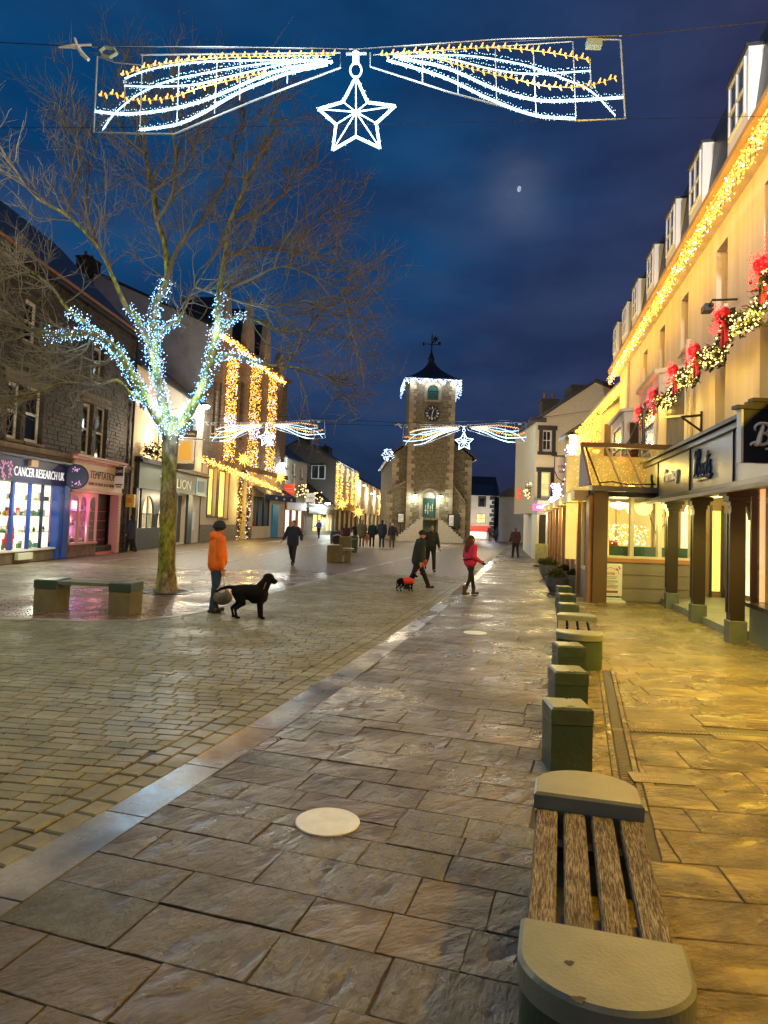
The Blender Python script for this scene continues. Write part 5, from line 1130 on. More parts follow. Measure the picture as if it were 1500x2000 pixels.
# gold icicle band below the eaves
def band_lights(label, pts, rows, n, m_, r, spread, lp, group=None, extra=None):
    o = empty('fairy_lights', V(pts[0]), label=label, cat='fairy lights', group=group); P = [V(p) - V(pts[0]) for p in pts]; q = along(P, .02); b = MB(); x = MB()
    for i in range(n):
        c = random.choice(q); rr = random.randrange(rows); p = c + V((random.gauss(0, .05), random.gauss(0, .05), -rr * spread * 1.2 - random.random() * spread)); (x if random.random() < .08 else b).bulb(p, r * random.uniform(.6, 1.3))
    b.build('bulb', m_, o, kind='stuff'); x.build('white_bulb', E_violet, o, kind='stuff'); w = MB(); w.tube(P, .01, 4)
    for i in range(0, len(q), 14): w.tube([q[i], q[i] + V((0, 0, -spread * rows * 1.2))], .006, 3)
    w.build('cable', darkmetal, o)
    for p in along(P, lp[0]): lamp(p + V(lp[3]), lp[1], lp[2], .12, o)
    return o
ya = [fr.w(x, -.5, HR - .3) for x in (0, 8, 16, 24, fr.L - .2)]
band_lights('thick band of gold icicle lights under the hotel eaves', ya, 2, 2300, E_gold, .021, .17, (1.15, 24, (1, .52, .03), (-.42, -.08, -.22)))
# swags of garland with red bows
xs = [fr.hit(*q)[0] for q in ((1490, 525), (1412, 622), (1357, 690), (1316, 728), (1277, 775), (1250, 806))]
zb = [6.55] * 6
bows = [(fr.hit(px, py, .78)[0], fr.hit(px, py, .78)[1]) for x, (px, py) in zip(xs, ((1490, 525), (1412, 622), (1357, 690), (1316, 728), (1277, 775), (1250, 806)))]
zc = sum(z for x, z in bows) / len(bows)
bows = bows + [(xs[0] + 3.2, bows[0][1] + .1)]
bows.sort(); E_rb = mat('red_tinsel', (.45, .01, .015), .45)
nm = ('farthest', 'second farthest', 'third farthest', 'middle', 'third nearest', 'second nearest', 'nearest')
for i in range(len(bows) - 1):
    (xa, za), (xb, zb_) = bows[i], bows[i + 1]; pts = [V((0, 0, 0)), V(((xb - xa) * .3, 0, -.32)), V(((xb - xa) * .5, 0, -.4)), V(((xb - xa) * .7, 0, -.32)), V((xb - xa, 0, 0))]
    o = empty('garland_swag', fr.w(xa, -.66, za), fr.rz, '%s swag of fir garland with warm bulbs on the hotel front' % nm[i], 'garland', 'garland swags between the red bows')
    garl(o, smoothline(pts), .19, 420, leaf_dark, 170, E_warm, .020); 
    for t in (.3, .7): lamp(((xb - xa) * t, -.1, -.45), 20, (1, .62, .1), .1, o)
for i, (x, z) in enumerate(bows):
    o = empty('red_bow', fr.w(x, -.78, z), fr.rz, '%s glowing red bow on the hotel garland' % nm[i], 'bow', 'red bows on the hotel garland')
    b = MB()
    for sg in (-1, 1): b.ell((sg * .14, 0, .06), .15, .08, .13, 10, 6)
    b.ell((0, -.05, .05), .1, .1, .12, 8, 6); b.prism([(-.05, 0, 0), (.02, 0, 0), (-.1, 0, -.55), (-.22, 0, -.5)], (0, .05, 0)); b.prism([(.05, 0, 0), (-.02, 0, 0), (.1, 0, -.55), (.22, 0, -.5)], (0, .05, 0)); b.build('ribbon', E_rb, o)
    b = MB()
    for q in range(110): a = random.random() * 2 * pi; r_ = random.random() ** .5 * .30; b.bulb((r_ * cos(a), -.10 + random.gauss(0, .04), -.02 + r_ * sin(a) * 1.0), .014)
    b.build('bulb', E_red, o, kind='stuff'); lamp((0, -.35, 0), 7, (1, .05, .03), .12, o)

# ---------- pharmacy arcade
fa = Fac((3.6 + .19 * 19.2, 19.2), (3.6 + .19 * 6.5, 6.5)); A1 = empty('pharmacy_arcade', fa.A, fa.rz, 'pharmacy shop arcade with grey fascia panels on dark square columns', 'shopfront')
fz0, fz1 = 2.62, 3.68; grm = mat('fascia_frame', (.02, .022, .025), .35); pan = mat('fascia_panel', (.17, .165, .175), .35, .3, var=.05, scale=1)
b = MB(); b.box(0, fa.L, -.02, .5, fz0, fz0 + .1); b.box(0, fa.L, -.06, .5, fz1 - .1, fz1); b.build('fascia_rail', grm, A1)
b = MB(); b.prism([(0, -.14, fz1 + .001), (0, 1.25, fz1 + .42), (0, 1.25, fz1 + .48), (0, -.14, fz1 + .07)], (fa.L, 0, 0)); b.build('canopy_roof', slate, A1)
b = MB(); b.box(0, fa.L, -.1, .0, fz0 - .06, fz0 - .001); b.build('fascia_trim', cream, A1)
b = MB(); b.box(0.02, fa.L, .5, 1.3, fz0 + .2, fz0 + .26); b.build('soffit', cream, A1)
seams = [0.02, fa.hit(1284, 950)[0], fa.hit(1346, 940)[0], fa.hit(1431, 900)[0], fa.hit(1431, 900)[0] + 3.1, fa.L - .02]
for i, (a, c) in enumerate(zip(seams, seams[1:])):
    b = MB(); b.box(a + .03, c - .03, .02, .06, fz0 + .101, fz1 - .101); b.build('fascia_panel', pan, A1)
    b = MB(); b.box(c - .029, c + .029, -.01, .1, fz0 + .101, fz1 - .101); b.build('fascia_post', grm, A1)
M_wl = mat('white_letters', (.75, .75, .74), .4); xa, xb = fa.hit(1297, 945)[0], fa.hit(1326, 940)[0]
text('Pharmacy', .42, M_wl, A1, onwall(xa, -.005, fz0 + .42), sx=(xb - xa) / (8 * .42 * .52), bold=.01, ext=.02)
def script_boots(parent, mtx, s, m_, r=.035, name='script_lettering'):
    st = [[(.02, .1), (.15, -.02), (.35, .1), (.55, .9), (.75, 1.55), (.8, 1.75)],
          [(.1, 1.25), (.05, 1.55), (.35, 1.85), (.8, 1.9), (1.25, 1.8), (1.35, 1.45), (1.1, 1.1), (.7, 1.0)],
          [(.7, 1.0), (1.1, .95), (1.35, .65), (1.2, .2), (.8, 0.0), (.45, .05), (.15, .2), (-.25, .05), (-.3, -.15)],
          [(1.9, .75), (1.6, .6), (1.5, .25), (1.7, .02), (1.95, .1), (2.1, .45), (1.95, .75), (1.8, .7)],
          [(2.1, .6), (2.35, .72), (2.5, .75)],
          [(2.65, .78), (2.35, .6), (2.25, .25), (2.45, .02), (2.7, .12), (2.85, .48), (2.7, .78), (2.55, .72)],
          [(2.85, .62), (3.1, .75), (3.3, .9)],
          [(3.55, 1.6), (3.35, .9), (3.2, .3), (3.3, .02), (3.5, .1), (3.65, .35)], [(3.0, 1.15), (3.5, 1.22), (3.95, 1.3)],
          [(3.65, .35), (3.9, .7), (4.0, .95), (3.95, .6), (4.1, .35), (4.05, .08), (3.8, .0), (3.65, .1)],
          [(1.0, -.4), (1.8, -.28), (2.8, -.25), (3.9, -.3), (4.6, -.1)]]
    b = MB()
    for k, l in enumerate(st):
        q = smoothline([V((x * s, 0, y * s)) for x, y in l], 4); n = len(q)
        b.tube(q, [r * s * (1.0 + 1.2 * sin(pi * i / max(1, n - 1))) * (1.5 if k in (0, 10) else 1) for i in range(n)], 6)
    o = b.build(name, m_, parent); o.matrix_local = mtx; return o
c_ = fa.hit(1357, 915)[0]; c2_ = fa.hit(1391, 900)[0]
script_boots(A1, Matrix.Translation((c_, -.0, fz0 + .36)), (c2_ - c_) / 4.6, mat('navy_letters', (.02, .03, .08), .3), .05)
b = MB(); xg = fa.hit(1272, 955)[0]; b.box(xg - .12, xg + .12, -.03, .02, fz0 + .4, fz0 + .55); b.box(xg - .05, xg + .05, -.032, .02, fz0 + .25, fz0 + .72); b.build('green_cross', mat('green_cross', (.02, .12, .06), .4), A1)
colm = mat('bronze_column', (.05, .036, .022), .38, .35); plinth = mat('column_plinth', (.13, .145, .10), .6, var=.2, scale=4)
for i, dd in enumerate((16.9, 14.5, 12.05, 9.0)):
    x = (19.2 - dd) * 1.0179; o = empty('arcade_column', (x, .25, 0), 0); o.parent = A1; w = .115
    b = MB(); b.bbox(-w - .03, w + .03, -w - .03, w + .03, 0, .38, .015); b.build('plinth', plinth, o)
    b = MB(); b.box(-w, w, -w, w, .381, fz0 - .28); b.box(-w - .008, -w * .4, -w - .02, -w + .01, .5, fz0 - .4); b.box(w * .4, w + .008, -w - .02, -w + .01, .5, fz0 - .4); b.build('shaft', colm, o)
    b = MB()
    for q, (zz, e) in enumerate(((fz0 - .28, .02), (fz0 - .2, .06), (fz0 - .11, .11))): b.box(-w - e, w + e, -w - e, w + e, zz + .001, zz + .09)
    b.build('capital', colm, o)
# shop wall: riser and lit window near, recessed entrance farther off
xn = (19.2 - 12.3) * 1.0179
b = MB(); b.box(xn, fa.L, .55, .8, 0, .62); b.build('stall_riser', mat('sage_panel', (.17, .19, .14), .45), A1)
b = MB(); b.box(xn - .05, fa.L, .42, .8, .621, .69); b.build('window_ledge', mat('dark_ledge', (.03, .03, .03), .25), A1)
for k, xk in enumerate((xn + .04, xn + 1.75, xn + 3.5)): b = MB(); b.box(xk - .04, xk + .04, .55, .68, .691, fz0 + .2); b.build('mullion', mat('maroon_mullion', (.03, .01, .012), .3), A1)
b = MB(); b.box(xn, fa.L, .6, .61, .7, fz0 + .19); b.build('glazing', glass, A1)
b = MB(); b.box(xn, fa.L, 1.02, 1.07, .6, fz0 + .19); b.build('lit_display_wall', emat('boots_display', (1., .80, .45), 1.15, True, var=.25, scale=.9, col2=(1, .42, .16)), A1)
b = MB(); b.box(xn, fa.L, .62, 1.5, .6, .66); b.build('display_floor', shopwhite, A1); b = MB(); b.box(xn - .03, xn, .62, 1.5, .6, fz0 + .19); b.build('display_side', MATS['boots_display'], A1)
for k, (xo, ww, cc) in enumerate(((.35, .3, 0), (1.0, .45, 1), (2.2, .5, 1), (2.9, .3, 2))):
    b = MB(); b.box(xn + xo, xn + xo + ww, .9, .94, .7, 2.5); b.build('display_panel', emat(('pale_green_panel', 'orange_panel', 'yellow_panel')[cc], ((.8, 1, .55), (1, .34, .10), (1, .75, .15))[cc], .9, var=.35, scale=4), A1)
stock(A1, xn + .1, xn + 3.2, .7, 1.0, .67, 1.6, 46, .06, .22, shelf=False, cols=[stockc[0], stockc[4], stockc[3], stockc[8]])
b = MB(); 
for q in range(3): b.lathe([(.1, 0), (.13, .1), (.13, .3), (.05, .42)], 10, (xn + .75 + .3 * q, .8, .68 + .0 * q))
b.build('red_gift_bear', mat('dusky_red', (.4, .08, .07), .7), A1)
# platform and recessed entrance
b = MB(); b.prism([(-.0, .2, 0), (xn - .2, .35, 0), (xn - .2, 2.4, 0), (0, 2.4, 0)], (0, 0, .14)); b.build('entrance_step', mat('step_concrete', (.24, .25, .18), .5, var=.2, scale=3), A1)
b = MB(); b.box(0, xn, 2.4, 2.5, .0, fz0 + .5); b.build('entrance_wall', mat('entrance_wood', (.26, .17, .08), .5), A1)
b = MB(); b.box(xn - .04, xn + .02, .8, 2.4, 0, fz0 + .2); b.build('return_wall', mat('return_panel', (.26, .18, .09), .5), A1)
b = MB(); b.box(xn - .07, xn - .041, 1.2, 1.45, .3, 2.6); b.build('lit_strip_panel', emat('yellow_strip', (1, .78, .15), 1.5, True, var=.3), A1); b = MB(); b.box(xn - .07, xn - .041, 1.7, 2.2, 1.5, 1.8); b.build('notice', mat('brown_notice', (.25, .12, .05), .5), A1)
for k, (a, c, mm) in enumerate(((1.0, 1.9, 'w'), (2.6, 3.0, 'y'), (4.4, 5.4, 'w'))):
    b = MB(); b.box(a, c, 2.32, 2.38, .3 if mm == 'w' else .2, 2.4); b.build('lit_door_pane', emat('entrance_glow_' + mm, (1, .85, .5) if mm == 'w' else (1, .75, .12), 1.3, True, var=.4, scale=2), A1)
b = MB(); b.box(3.6, 3.66, 1.7, 1.76, .14, 2.2); b.tube([(3.63, 1.73, .16), (3.63, 1.73, 1.2)], .05); b.build('turnstile_post', grm, A1)
b = MB(); b.box(3.2, 4.2, 2.2, 2.3, 1.55, 1.8); b.build('pale_notice', mat('brown_notice', (.25, .12, .05), .5), A1)
lamp((2.0, 1.6, fz0 - .15), 60, (1, .80, .25), .15, A1); lamp((5.0, 1.6, fz0 - .15), 60, (1, .84, .25), .15, A1); [lamp((x, -.12, 2.5), pw, c_, .2, A1, kind='SPOT', spread=2.7) for x, pw, c_ in ((3.5, 75, (1, .86, .20)), (6.0, 105, (1, .82, .15)), (8.9, 160, (1, .74, .10)), (11.4, 260, (1, .60, .04)))]
b = MB(); b.bbox(-.12, .12, -.12, .12, -.12, .08, .03); b.prism([(-.05, -.1, -.05), (.05, -.1, -.05), (.05, -.22, -.42), (-.05, -.22, -.42)], (0, .08, 0)); o = b.build('security_camera', black, label='black security camera under the arcade ceiling between two columns', cat='camera'); p_ = fa.w((19.2 - 13.6) * 1.018, .9, 2.55); o.location = p_
# white dripping rubbish sack shape: slim white sign stand in the doorway
# far end of the recess: wood panelled wall with a lit glass strip, a notice and a dark door
b = MB(); b.box(.1, .2, .85, 2.39, .0, 2.9); b.build('recess_end_wall', MATS['entrance_wood'], A1)
b = MB(); b.box(.205, .23, 1.72, 1.92, .3, 2.45); b.build('lit_glass_strip', emat('yellow_strip', (1, .78, .15), 1.5, True, var=.3), A1)
b = MB(); b.box(.205, .23, .92, 1.12, .25, 2.4); b.build('lit_door_pane', MATS['entrance_glow_w'], A1)
b = MB(); b.box(.205, .235, 1.25, 1.62, 1.62, 1.86); b.build('notice', MATS['brown_notice'], A1)
for y_ in (1.16, 1.66, 1.95, 2.3): b = MB(); b.box(.205, .26, y_, y_ + .05, .14, 2.6); b.build('door_frame', grm, A1)
b = MB(); b.box(.205, .225, 2.01, 2.29, .16, 2.4); b.build('dark_door', mat('dark_door_glass', (.05, .04, .03), .1), A1)
# hanging Boots sign
p = dp(1447, 908, 9.0); o = empty('hanging_shop_sign', (p.x, 9.0, 0), 0, 'navy square hanging sign with white script lettering at the right edge of the picture', 'sign')
z0, z1 = 2.80, 3.50; b = MB(); b.box(0.0, .84, -.05, .05, z0, z1); b.build('sign_board', mat('sign_navy', (.012, .018, .035), .35), o)
b = MB(); b.box(-.03, -.001, -.06, .06, z0, z1); b.build('white_edge', whitep, o); b = MB(); b.box(-.09, .9, -.08, .08, z1 + .001, z1 + .05); b.box(.06, .8, -.05, .05, z1 + .051, z1 + .1); b.box(.12, .9, -.07, .07, z1 + .101, z1 + .15); b.build('sign_crown', black, o)
script_boots(o, Matrix.Translation((.14, -.06, z0 + .24)), .145, M_wl, .07)

# ---------- restaurant with glass canopy
G0 = V((5.45, 17.9, 0)); orange_post = mat('orange_post', (.38, .17, .05), .5, var=.1); brown_post = mat('brown_post', (.13, .075, .03), .5); yellow_in = emat('yellow_restaurant', (1, .76, .20), .85, True, var=.30, scale=.7)
RS = empty('glass_fronted_restaurant', G0, 0, 'glass fronted restaurant with yellow lit windows under a sloping glass canopy', 'building')
xw = 2.75
b = MB(); b.box(.25, xw, 0, .2, 0, 1.02); b.build('panelled_wall', mat('grey_panel', (.22, .185, .14), .5, var=.05), RS)
for k in range(3): b = MB(); b.box(.3, xw, -.012, -.001, .02 + .34 * k, .03 + .34 * k); b.build('panel_joint', mat('joint_shadow_strip', (.12, .1, .08), .6), RS)
b = MB(); b.box(.25, xw, -.03, .2, 1.021, 1.12); b.build('orange_sill', mat('orange_sill', (.42, .2, .08), .5), RS)
frc = mat('cream_frame', (.66, .60, .40), .5)
b = MB(); b.box(.25, xw, -.02, .12, 1.121, 1.18); b.box(.25, xw, -.02, .12, 2.72, 2.8); b.build('frame_rail', frc, RS)
for x in (.27, 1.0, 1.72, 2.55): b = MB(); b.box(x - .05, x + .05, -.02, .12, 1.181, 2.719); b.build('frame_post', frc, RS)
b = MB(); b.box(.3, xw, .05, .06, 1.18, 2.72); b.build('glazing', glass, RS)
b = MB(); b.box(.2, xw + .6, 3.4, 3.45, 0.9, 2.9); b.build('lit_rear_wall', yellow_in, RS)
for k in range(6): b = MB(); b.box(.3 + .52 * k, .38 + .52 * k, 2.2 + .3 * (k % 2), 2.3 + .3 * (k % 2), .9, 2.74); b.build('inner_post', mat('inner_post', (.42, .32, .14), .6), RS)
for k in range(3): b = MB(); b.lathe([(.28, .7), (.28, .74)], 14, (.7 + .8 * k, 1.5, .45)); b.tube([(.7 + .8 * k, 1.5, .5), (.7 + .8 * k, 1.5, 1.15)], .03); b.build('table', mat('dark_table', (.06, .03, .015), .4), RS)
b = MB(); b.box(.3, xw, .5, .55, 1.0, 1.42); b.build('green_blind', mat('green_blind', (.03, .10, .07), .6), RS)
b = MB(); b.box(.3, xw, .15, 3.4, 2.75, 2.8); b.build('ceiling', mat('ceiling_yellowish', (.6, .55, .35), .8), RS)
b = MB(); [b.bulb((random.uniform(.35, 1.7), .7 + random.random() * .2, 1.45 + random.random() * .55), .014) for _ in range(240)]; b.build('window_bulb', emat('window_bulb', (1, .9, .45), 4.), RS, kind='stuff')
b = MB(); b.ell((.55, .9, 1.5), .2, .1, .16); b.ell((.8, .9, 1.45), .15, .1, .12); b.build('red_seat', mat('red_seat', (.35, .05, .04), .7), RS)
b = MB(); b.tube([(2.0, 1.0, 1.2), (2.05, 1.0, 1.9), (2.2, 1.0, 2.3)], .015, 4); b.tube([(2.05, 1, 1.7), (1.85, 1, 2.2)], .012, 4); b.tube([(2.05, 1, 1.8), (2.3, 1, 2.1)], .012, 4); b.tube([(1.9, 1, 1.2), (1.95, 1., 2.0), (1.8, 1, 2.4)], .012, 4); b.build('bare_twigs', brown_post, RS)
b = MB(); b.lathe([(.04, 0), (.28, -.05), (.22, -.14), (0.02, -.2)], 16, (1.1, 1.3, 2.62)); b.build('ceiling_lamp', emat('lamp_shade', (1, .9, .6), 5.), RS); lamp((1.1, 1.3, 2.3), 45, (1, .80, .26), .2, RS); lamp((1.6, -.7, 2.5), 28, (1, .8, .28), .25, RS)
# canopy
b = MB(); b.box(-.2, xw + .3, -.5, -.3, 2.82, 2.95); b.build('canopy_beam', mat('beam_grey', (.2, .19, .17), .4, .5), RS)
b = MB(); b.box(-.25, xw + .6, .3, .5, 4.02, 4.14); b.build('canopy_ridge_beam', mat('ridge_brown', (.14, .1, .06), .5), RS)
for i, x in enumerate((-.12, .42, .95, 1.55, 2.2, 2.8)):
    b = MB(); b.tube([(x, .38, 4.0), (x + .17, -.38, 2.96)], .035, 4); b.build('canopy_rafter', frc if i else brown_post, RS)
b = MB(); b.prism([(-.15, .36, 4.0), (xw + .3, .36, 4.0), (xw + .3, -.4, 2.96), (-.15, -.4, 2.96)], (0, .012, .006)); b.build('canopy_glass', glassmat('canopy_glass', (.85, .8, .6)), RS)
b = MB(); b.box(-.1, xw + .3, 2.4, 2.45, 2.9, 4.0); b.build('canopy_back', mat('canopy_back_wall', (.5, .45, .3), .8, var=.1), RS)
b = MB(); [b.bulb((random.uniform(.1, 2.6), 2.1 + random.random() * .2, 2.95 + random.random() * .95), .013) for _ in range(230)]; b.build('canopy_bulb', E_gold, RS, kind='stuff'); lamp((1.0, 1.0, 3.5), 70, (1, .78, .30), .2, RS)
b = MB(); b.prism([(-.2, -.48, 2.96), (-.2, .4, 4.1), (-.2, .5, 2.96)], (-.06, 0, 0)); b.build('canopy_end', mat('purple_brown_board', (.16, .07, .07), .5), RS)
b = MB(); b.box(-.12, .24, -.42, -.06, 0, 2.81); b.build('corner_post', brown_post, RS); b = MB(); b.box(-.22, -.121, -.35, -.1, 0, 2.7); b.build('orange_post', orange_post, RS)
b = MB(); b.tube([(0, -.45, 3.02), (.3, -.5, 3.06), (.7, -.45, 3.0), (1.4, -.48, 3.03)], .02); b.build('loose_cable', black, RS)
# street side of the restaurant
fs = Fac((8.45, 35.), (5.32, 17.95)); SS = empty('restaurant_side_front', fs.A, fs.rz, 'low restaurant side with orange posts between narrow yellow windows along the pavement', 'shopfront')
n = 9
for k in range(n):
    x0 = fs.L * k / n; x1 = fs.L * (k + 1) / n
    b = MB(); b.box(x0, x0 + .28, -.1, .15, 0, 2.6); b.build('orange_post', orange_post, SS)
    b = MB(); b.box(x0 + .281, x1 - .001, 0, .12, 0, .75); b.build('panel', mat('stone_low_wall', (.26, .25, .2), .7, var=.15), SS)
    b = MB(); b.box(x0 + .36, x1 - .08, .5, .55, .78, 2.6); b.build('lit_window', yellow_in, SS)
    b = MB(); b.box(x0 + .281, x0 + .36, .0, .1, .75, 2.6); b.box(x1 - .08, x1 - .001, 0, .1, .75, 2.6); b.box(x0 + .361, x1 - .081, 0, .1, .751, .83); b.build('window_frame', frc, SS)
    b = MB(); b.box(x0 + .361, x1 - .081, .04, .05, .83, 2.6); b.build('pane', glass, SS)
b = MB(); b.box(-.1, fs.L, -.35, -.0, 2.61, 2.85); b.build('side_fascia', mat('yellow_fascia', (.58, .45, .2), .5), SS); b = MB(); b.box(-.1, fs.L, .0, 2.4, 2.7, 2.86); b.build('flat_roof', slate, SS)
for k in range(5): lamp((fs.L * (k + .5) / 5, -.55, 2.4), 30, (1, .74, .25), .15, SS)
# gabled wing facing down the street, hung with gold lights
wg = empty('gabled_wing', (0, 33.2, 0), 0, 'yellow lit gabled wing hung with strings of gold lights beyond the hotel', 'building'); ym = mat('wing_render', (.60, .48, .28), .85)
P1, P2 = dp(1216, 742, 33.2), dp(1113, 852, 33.2)
b = MB(); b.prism([(P2.x, 0, 0), (P1.x + 1.4, 0, 0), (P1.x + 1.4, 0, P1.z + .1), (P1.x, 0, P1.z), (P2.x, 0, P2.z)], (0, .8, 0)); b.build('wall', ym, wg)
b = MB(); b.prism([(P2.x - .3, -.2, P2.z - .18), (P1.x + 1.4, -.2, P1.z + .12), (P1.x + 1.4, -.2, P1.z + .3), (P2.x - .3, -.2, P2.z + .02)], (0, 1.1, 0)); b.build('roof', slate, wg)
b = MB(); rr_ = (dp(1180, 860, 33.2).x, dp(1190, 860, 33.2).x); b.box(rr_[0], rr_[1] + .05, -.05, -.001, 5.2, 6.9); b.build('window', pane_curtain, wg)
o = empty('light_curtain', V((P2.x, 33.0, 0)), 0, 'curtain of gold lights hanging from the sloping verge of the gabled wing', 'fairy lights'); b = MB(); w = MB(); dx = P1.x - P2.x
for i in range(1500): t = random.random(); zt_ = P2.z + (P1.z - P2.z) * t; dr_ = (.5 + 1.2 * (t < .55)) * random.random() ** 1.3; b.bulb((t * dx, -.12 + random.gauss(0, .04), zt_ - dr_), .03 * random.uniform(.7, 1.3))
for i in range(24): t = i / 23; zt_ = P2.z + (P1.z - P2.z) * t; w.tube([(t * dx, -.1, zt_), (t * dx, -.1, zt_ - (.5 + 1.2 * (t < .55)))], .01, 3)
b.build('bulb', E_gold, o, kind='stuff'); w.build('cable', darkmetal, o)
for t in (.1, .4, .7, .95): lamp((t * dx, -.5, P2.z + (P1.z - P2.z) * t - .4), 30, (1, .58, .05), .2, o)
# strings of cold light hanging at the arms house corner
for px, y0, y1, lab in ((1115, 870, 940, 'tall violet white light curtain beside the restaurant corner post'), (1087, 945, 1002, 'shorter violet white light curtain above the pink sign')):
    a, c = dp(px, y0, 33.), dp(px, y1, 33.); o = empty('light_curtain', (a.x, 33., 0), 0, lab, 'fairy lights', 'violet white light curtains'); b = MB()
    for i in range(260): b.bulb((random.gauss(0, .11), -.1, random.uniform(c.z, a.z)), .035)
    b.build('bulb', E_violet, o, kind='stuff'); b = MB(); b.tube([(0, 0, c.z), (0, 0, a.z)], .02, 4); b.build('cable', darkmetal, o); lamp((0, -.4, (a.z + c.z) / 2), 22, (.7, .65, 1), .2, o)
# inn sign on the right, pink sign, orange sign
k3 = 40.
B11 = empty('gabled_corner_house', (8.72, 40, 0), 0, 'cream gabled house with black framed sash windows above the pink sign', 'building')
q = lambda px, py: dp(px, py, 40.)
LX = lambda px: q(px, 900).x - 8.72
gz = [q(1047, 823).z, q(1163, 747).z, q(1183, 760).z]; ox = [q(1047, 823).x - 8.72, q(1163, 747).x - 8.72, q(1183, 760).x - 8.72]
wr3 = [(LX(1059), LX(1077), q(1068, 879).z, q(1068, 840).z), (LX(1058), LX(1076), q(1067, 970).z, q(1067, 922).z)]
crm = mat('warm_cream_render', (.66, .56, .36), .85, var=.06)
b = MB(); wall_open(b, ox[0], ox[2] + 2.5, 2.6, gz[0], wr3, .25); b.prism([(ox[0], .0, gz[0] + .001), (ox[2] + 2.5, 0, gz[0] + .001), (ox[2] + 2.5, 0, gz[2] - .8), (ox[1], 0, gz[1])], (0, .25, 0)); b.build('wall', crm, B11)
b = MB(); b.box(ox[0], ox[2] + 2.5, .26, 6, 2.6, gz[0] - .02); b.build('inner_wall', crm, B11)
for i, r in enumerate(wr3):
    window(B11, r, whitep, (pane_dark, pane_glow)[i], cols=2 - i, rows=2, rev=.22, fw=.07)
    s = MB(); s.box(r[0] - .22, r[0] - .001, -.04, -.002, r[2] - .1, r[3]); s.box(r[1] + .001, r[1] + .22, -.04, -.002, r[2] - .1, r[3]); s.box(r[0] - .3, r[1] + .3, -.06, -.002, r[3] + .001, r[3] + .26); 
    if i == 0: s.box(r[0] - .3, r[1] + .3, -.08, -.002, r[2] - .28, r[2] - .101)
    s.build('black_surround', black, B11)
b = MB(); b.prism([(ox[0] - .3, -.2, gz[0] - .15), (ox[1], -.2, gz[1] + .02), (ox[2] + 2.5, -.2, gz[2] - .8), (ox[2] + 2.5, -.2, gz[2] - .6), (ox[1], -.2, gz[1] + .2), (ox[0] - .3, -.2, gz[0] + .05)], (0, 8, 0)); b.build('roof', slate, B11)
chimney(B11, q(1078, 790).x - 8.72, 2.5, gz[0] + .8, 1.0, .8, .9, darkstone_bed)
b = MB(); b.box(q(1130, 760).x - 8.72, q(1175, 760).x - 8.72, 1.5, 3.2, gz[1] - .7, gz[1] + .15); b.build('rear_parapet', darkstone_bed, B11)
f11 = Fac((8.72, 40.0), (8.72, 40.0 - .01)); B13 = empty('side_terrace', (8.7, 40.05, 0), 0, 'narrow grey white side wall with tall windows left of the cream gabled house', 'building')
b = MB(); b.prism([(0, 0, 0), (0, 0, 7.9), (2.1, 13, 7.9), (2.1, 13, 0)], (.3, 0, 0)); b.build('wall', wr, B13)
for k in range(3):
    t = .15 + .28 * k; b = MB(); x = 2.1 * t; y = 13 * t; b.prism([(x - .03, y, 5.3), (x - .03, y, 7.), (x + .16, y + 1.2, 7.), (x + .16, y + 1.2, 5.3)], (-.04, 0, 0)); b.prism([(x - .03, y, 2.9), (x - .03, y, 4.5), (x + .16, y + 1.2, 4.5), (x + .16, y + 1.2, 2.9)], (-.04, 0, 0)); b.build('window', pane_dark, B13)
b = MB(); b.prism([(-.4, -.2, 7.9), (1.9, 13, 7.9), (1.9, 13, 8.15), (-.4, -.2, 8.15)], (1.0, 0, 0)); b.build('eaves', slate, B13)
# shop under it
K = empty('kiosk_shopfront', (8.6, 38.6, 0), 0, 'small white shopfront with a dark glazed panel under the pink sign', 'shopfront')
b = MB(); b.box(0, 2.6, 0, 1.38, 2.5, 3.3); b.build('canopy', mat('kiosk_grey', (.4, .4, .38), .5), K); b = MB(); b.box(0, .12, 0, 1.3, 0, 2.5); b.box(.95, 2.2, 0, .1, 0, 2.499); b.box(.121, .95, 0, .1, 0, .75); b.build('wall', mat('kiosk_cream', (.75, .70, .45), .5), K)
b = MB(); b.box(.121, .949, .04, .06, .751, 2.499); b.build('dark_pane', pane_dark, K); b = MB(); b.box(.5, .6, .0, .039, .76, 2.49); b.build('pale_mullion', whitep, K)
lamp((1.2, -.6, 2.6), 60, (1, .85, .5), .15, K)
p = dp(1062, 991, 37.5); o = empty('pink_sign', p, 0, 'glowing pink and white rectangular sign above the small white shop', 'sign'); b = MB(); b.bbox(-.58, .58, -.1, .1, -.17, .17, .02); b.build('light_box', emat('pink_box', (1, .10, .32), 1.6), o); b = MB(); [b.box(-.40 + .1 * k, -.335 + .1 * k, -.113, -.101, -.05, .05 + .02 * (k % 2)) for k in range(8)]; b.build('pale_lettering', emat('pale_letters', (1, .85, .95), 3.), o)
p = dp(1020, 965, 44.); o = empty('orange_sign', p, 0, 'orange red square sign hanging over the lane', 'sign'); b = MB(); b.bbox(-.34, .34, -.08, .08, -.33, .33, .02); b.build('sign_board', emat('orange_box', (.85, .12, .03), .8), o); b = MB(); b.box(-.2, .2, -.1, -.081, -.02, .04); b.build('sign_mark', whitep, o); b = MB(); b.tube([(.3, 0, .3), (1., 0, .3)], .03); b.build('bracket', black, o)
c = dp(1040, 958, 41.); foliage_clump('round warm lit wreath beside the orange sign', c, .55, 130, mat('dry_leaf', (.16, .10, .03), .7), E_warm, 44, .04, name='lit_wreath', cat='wreath')
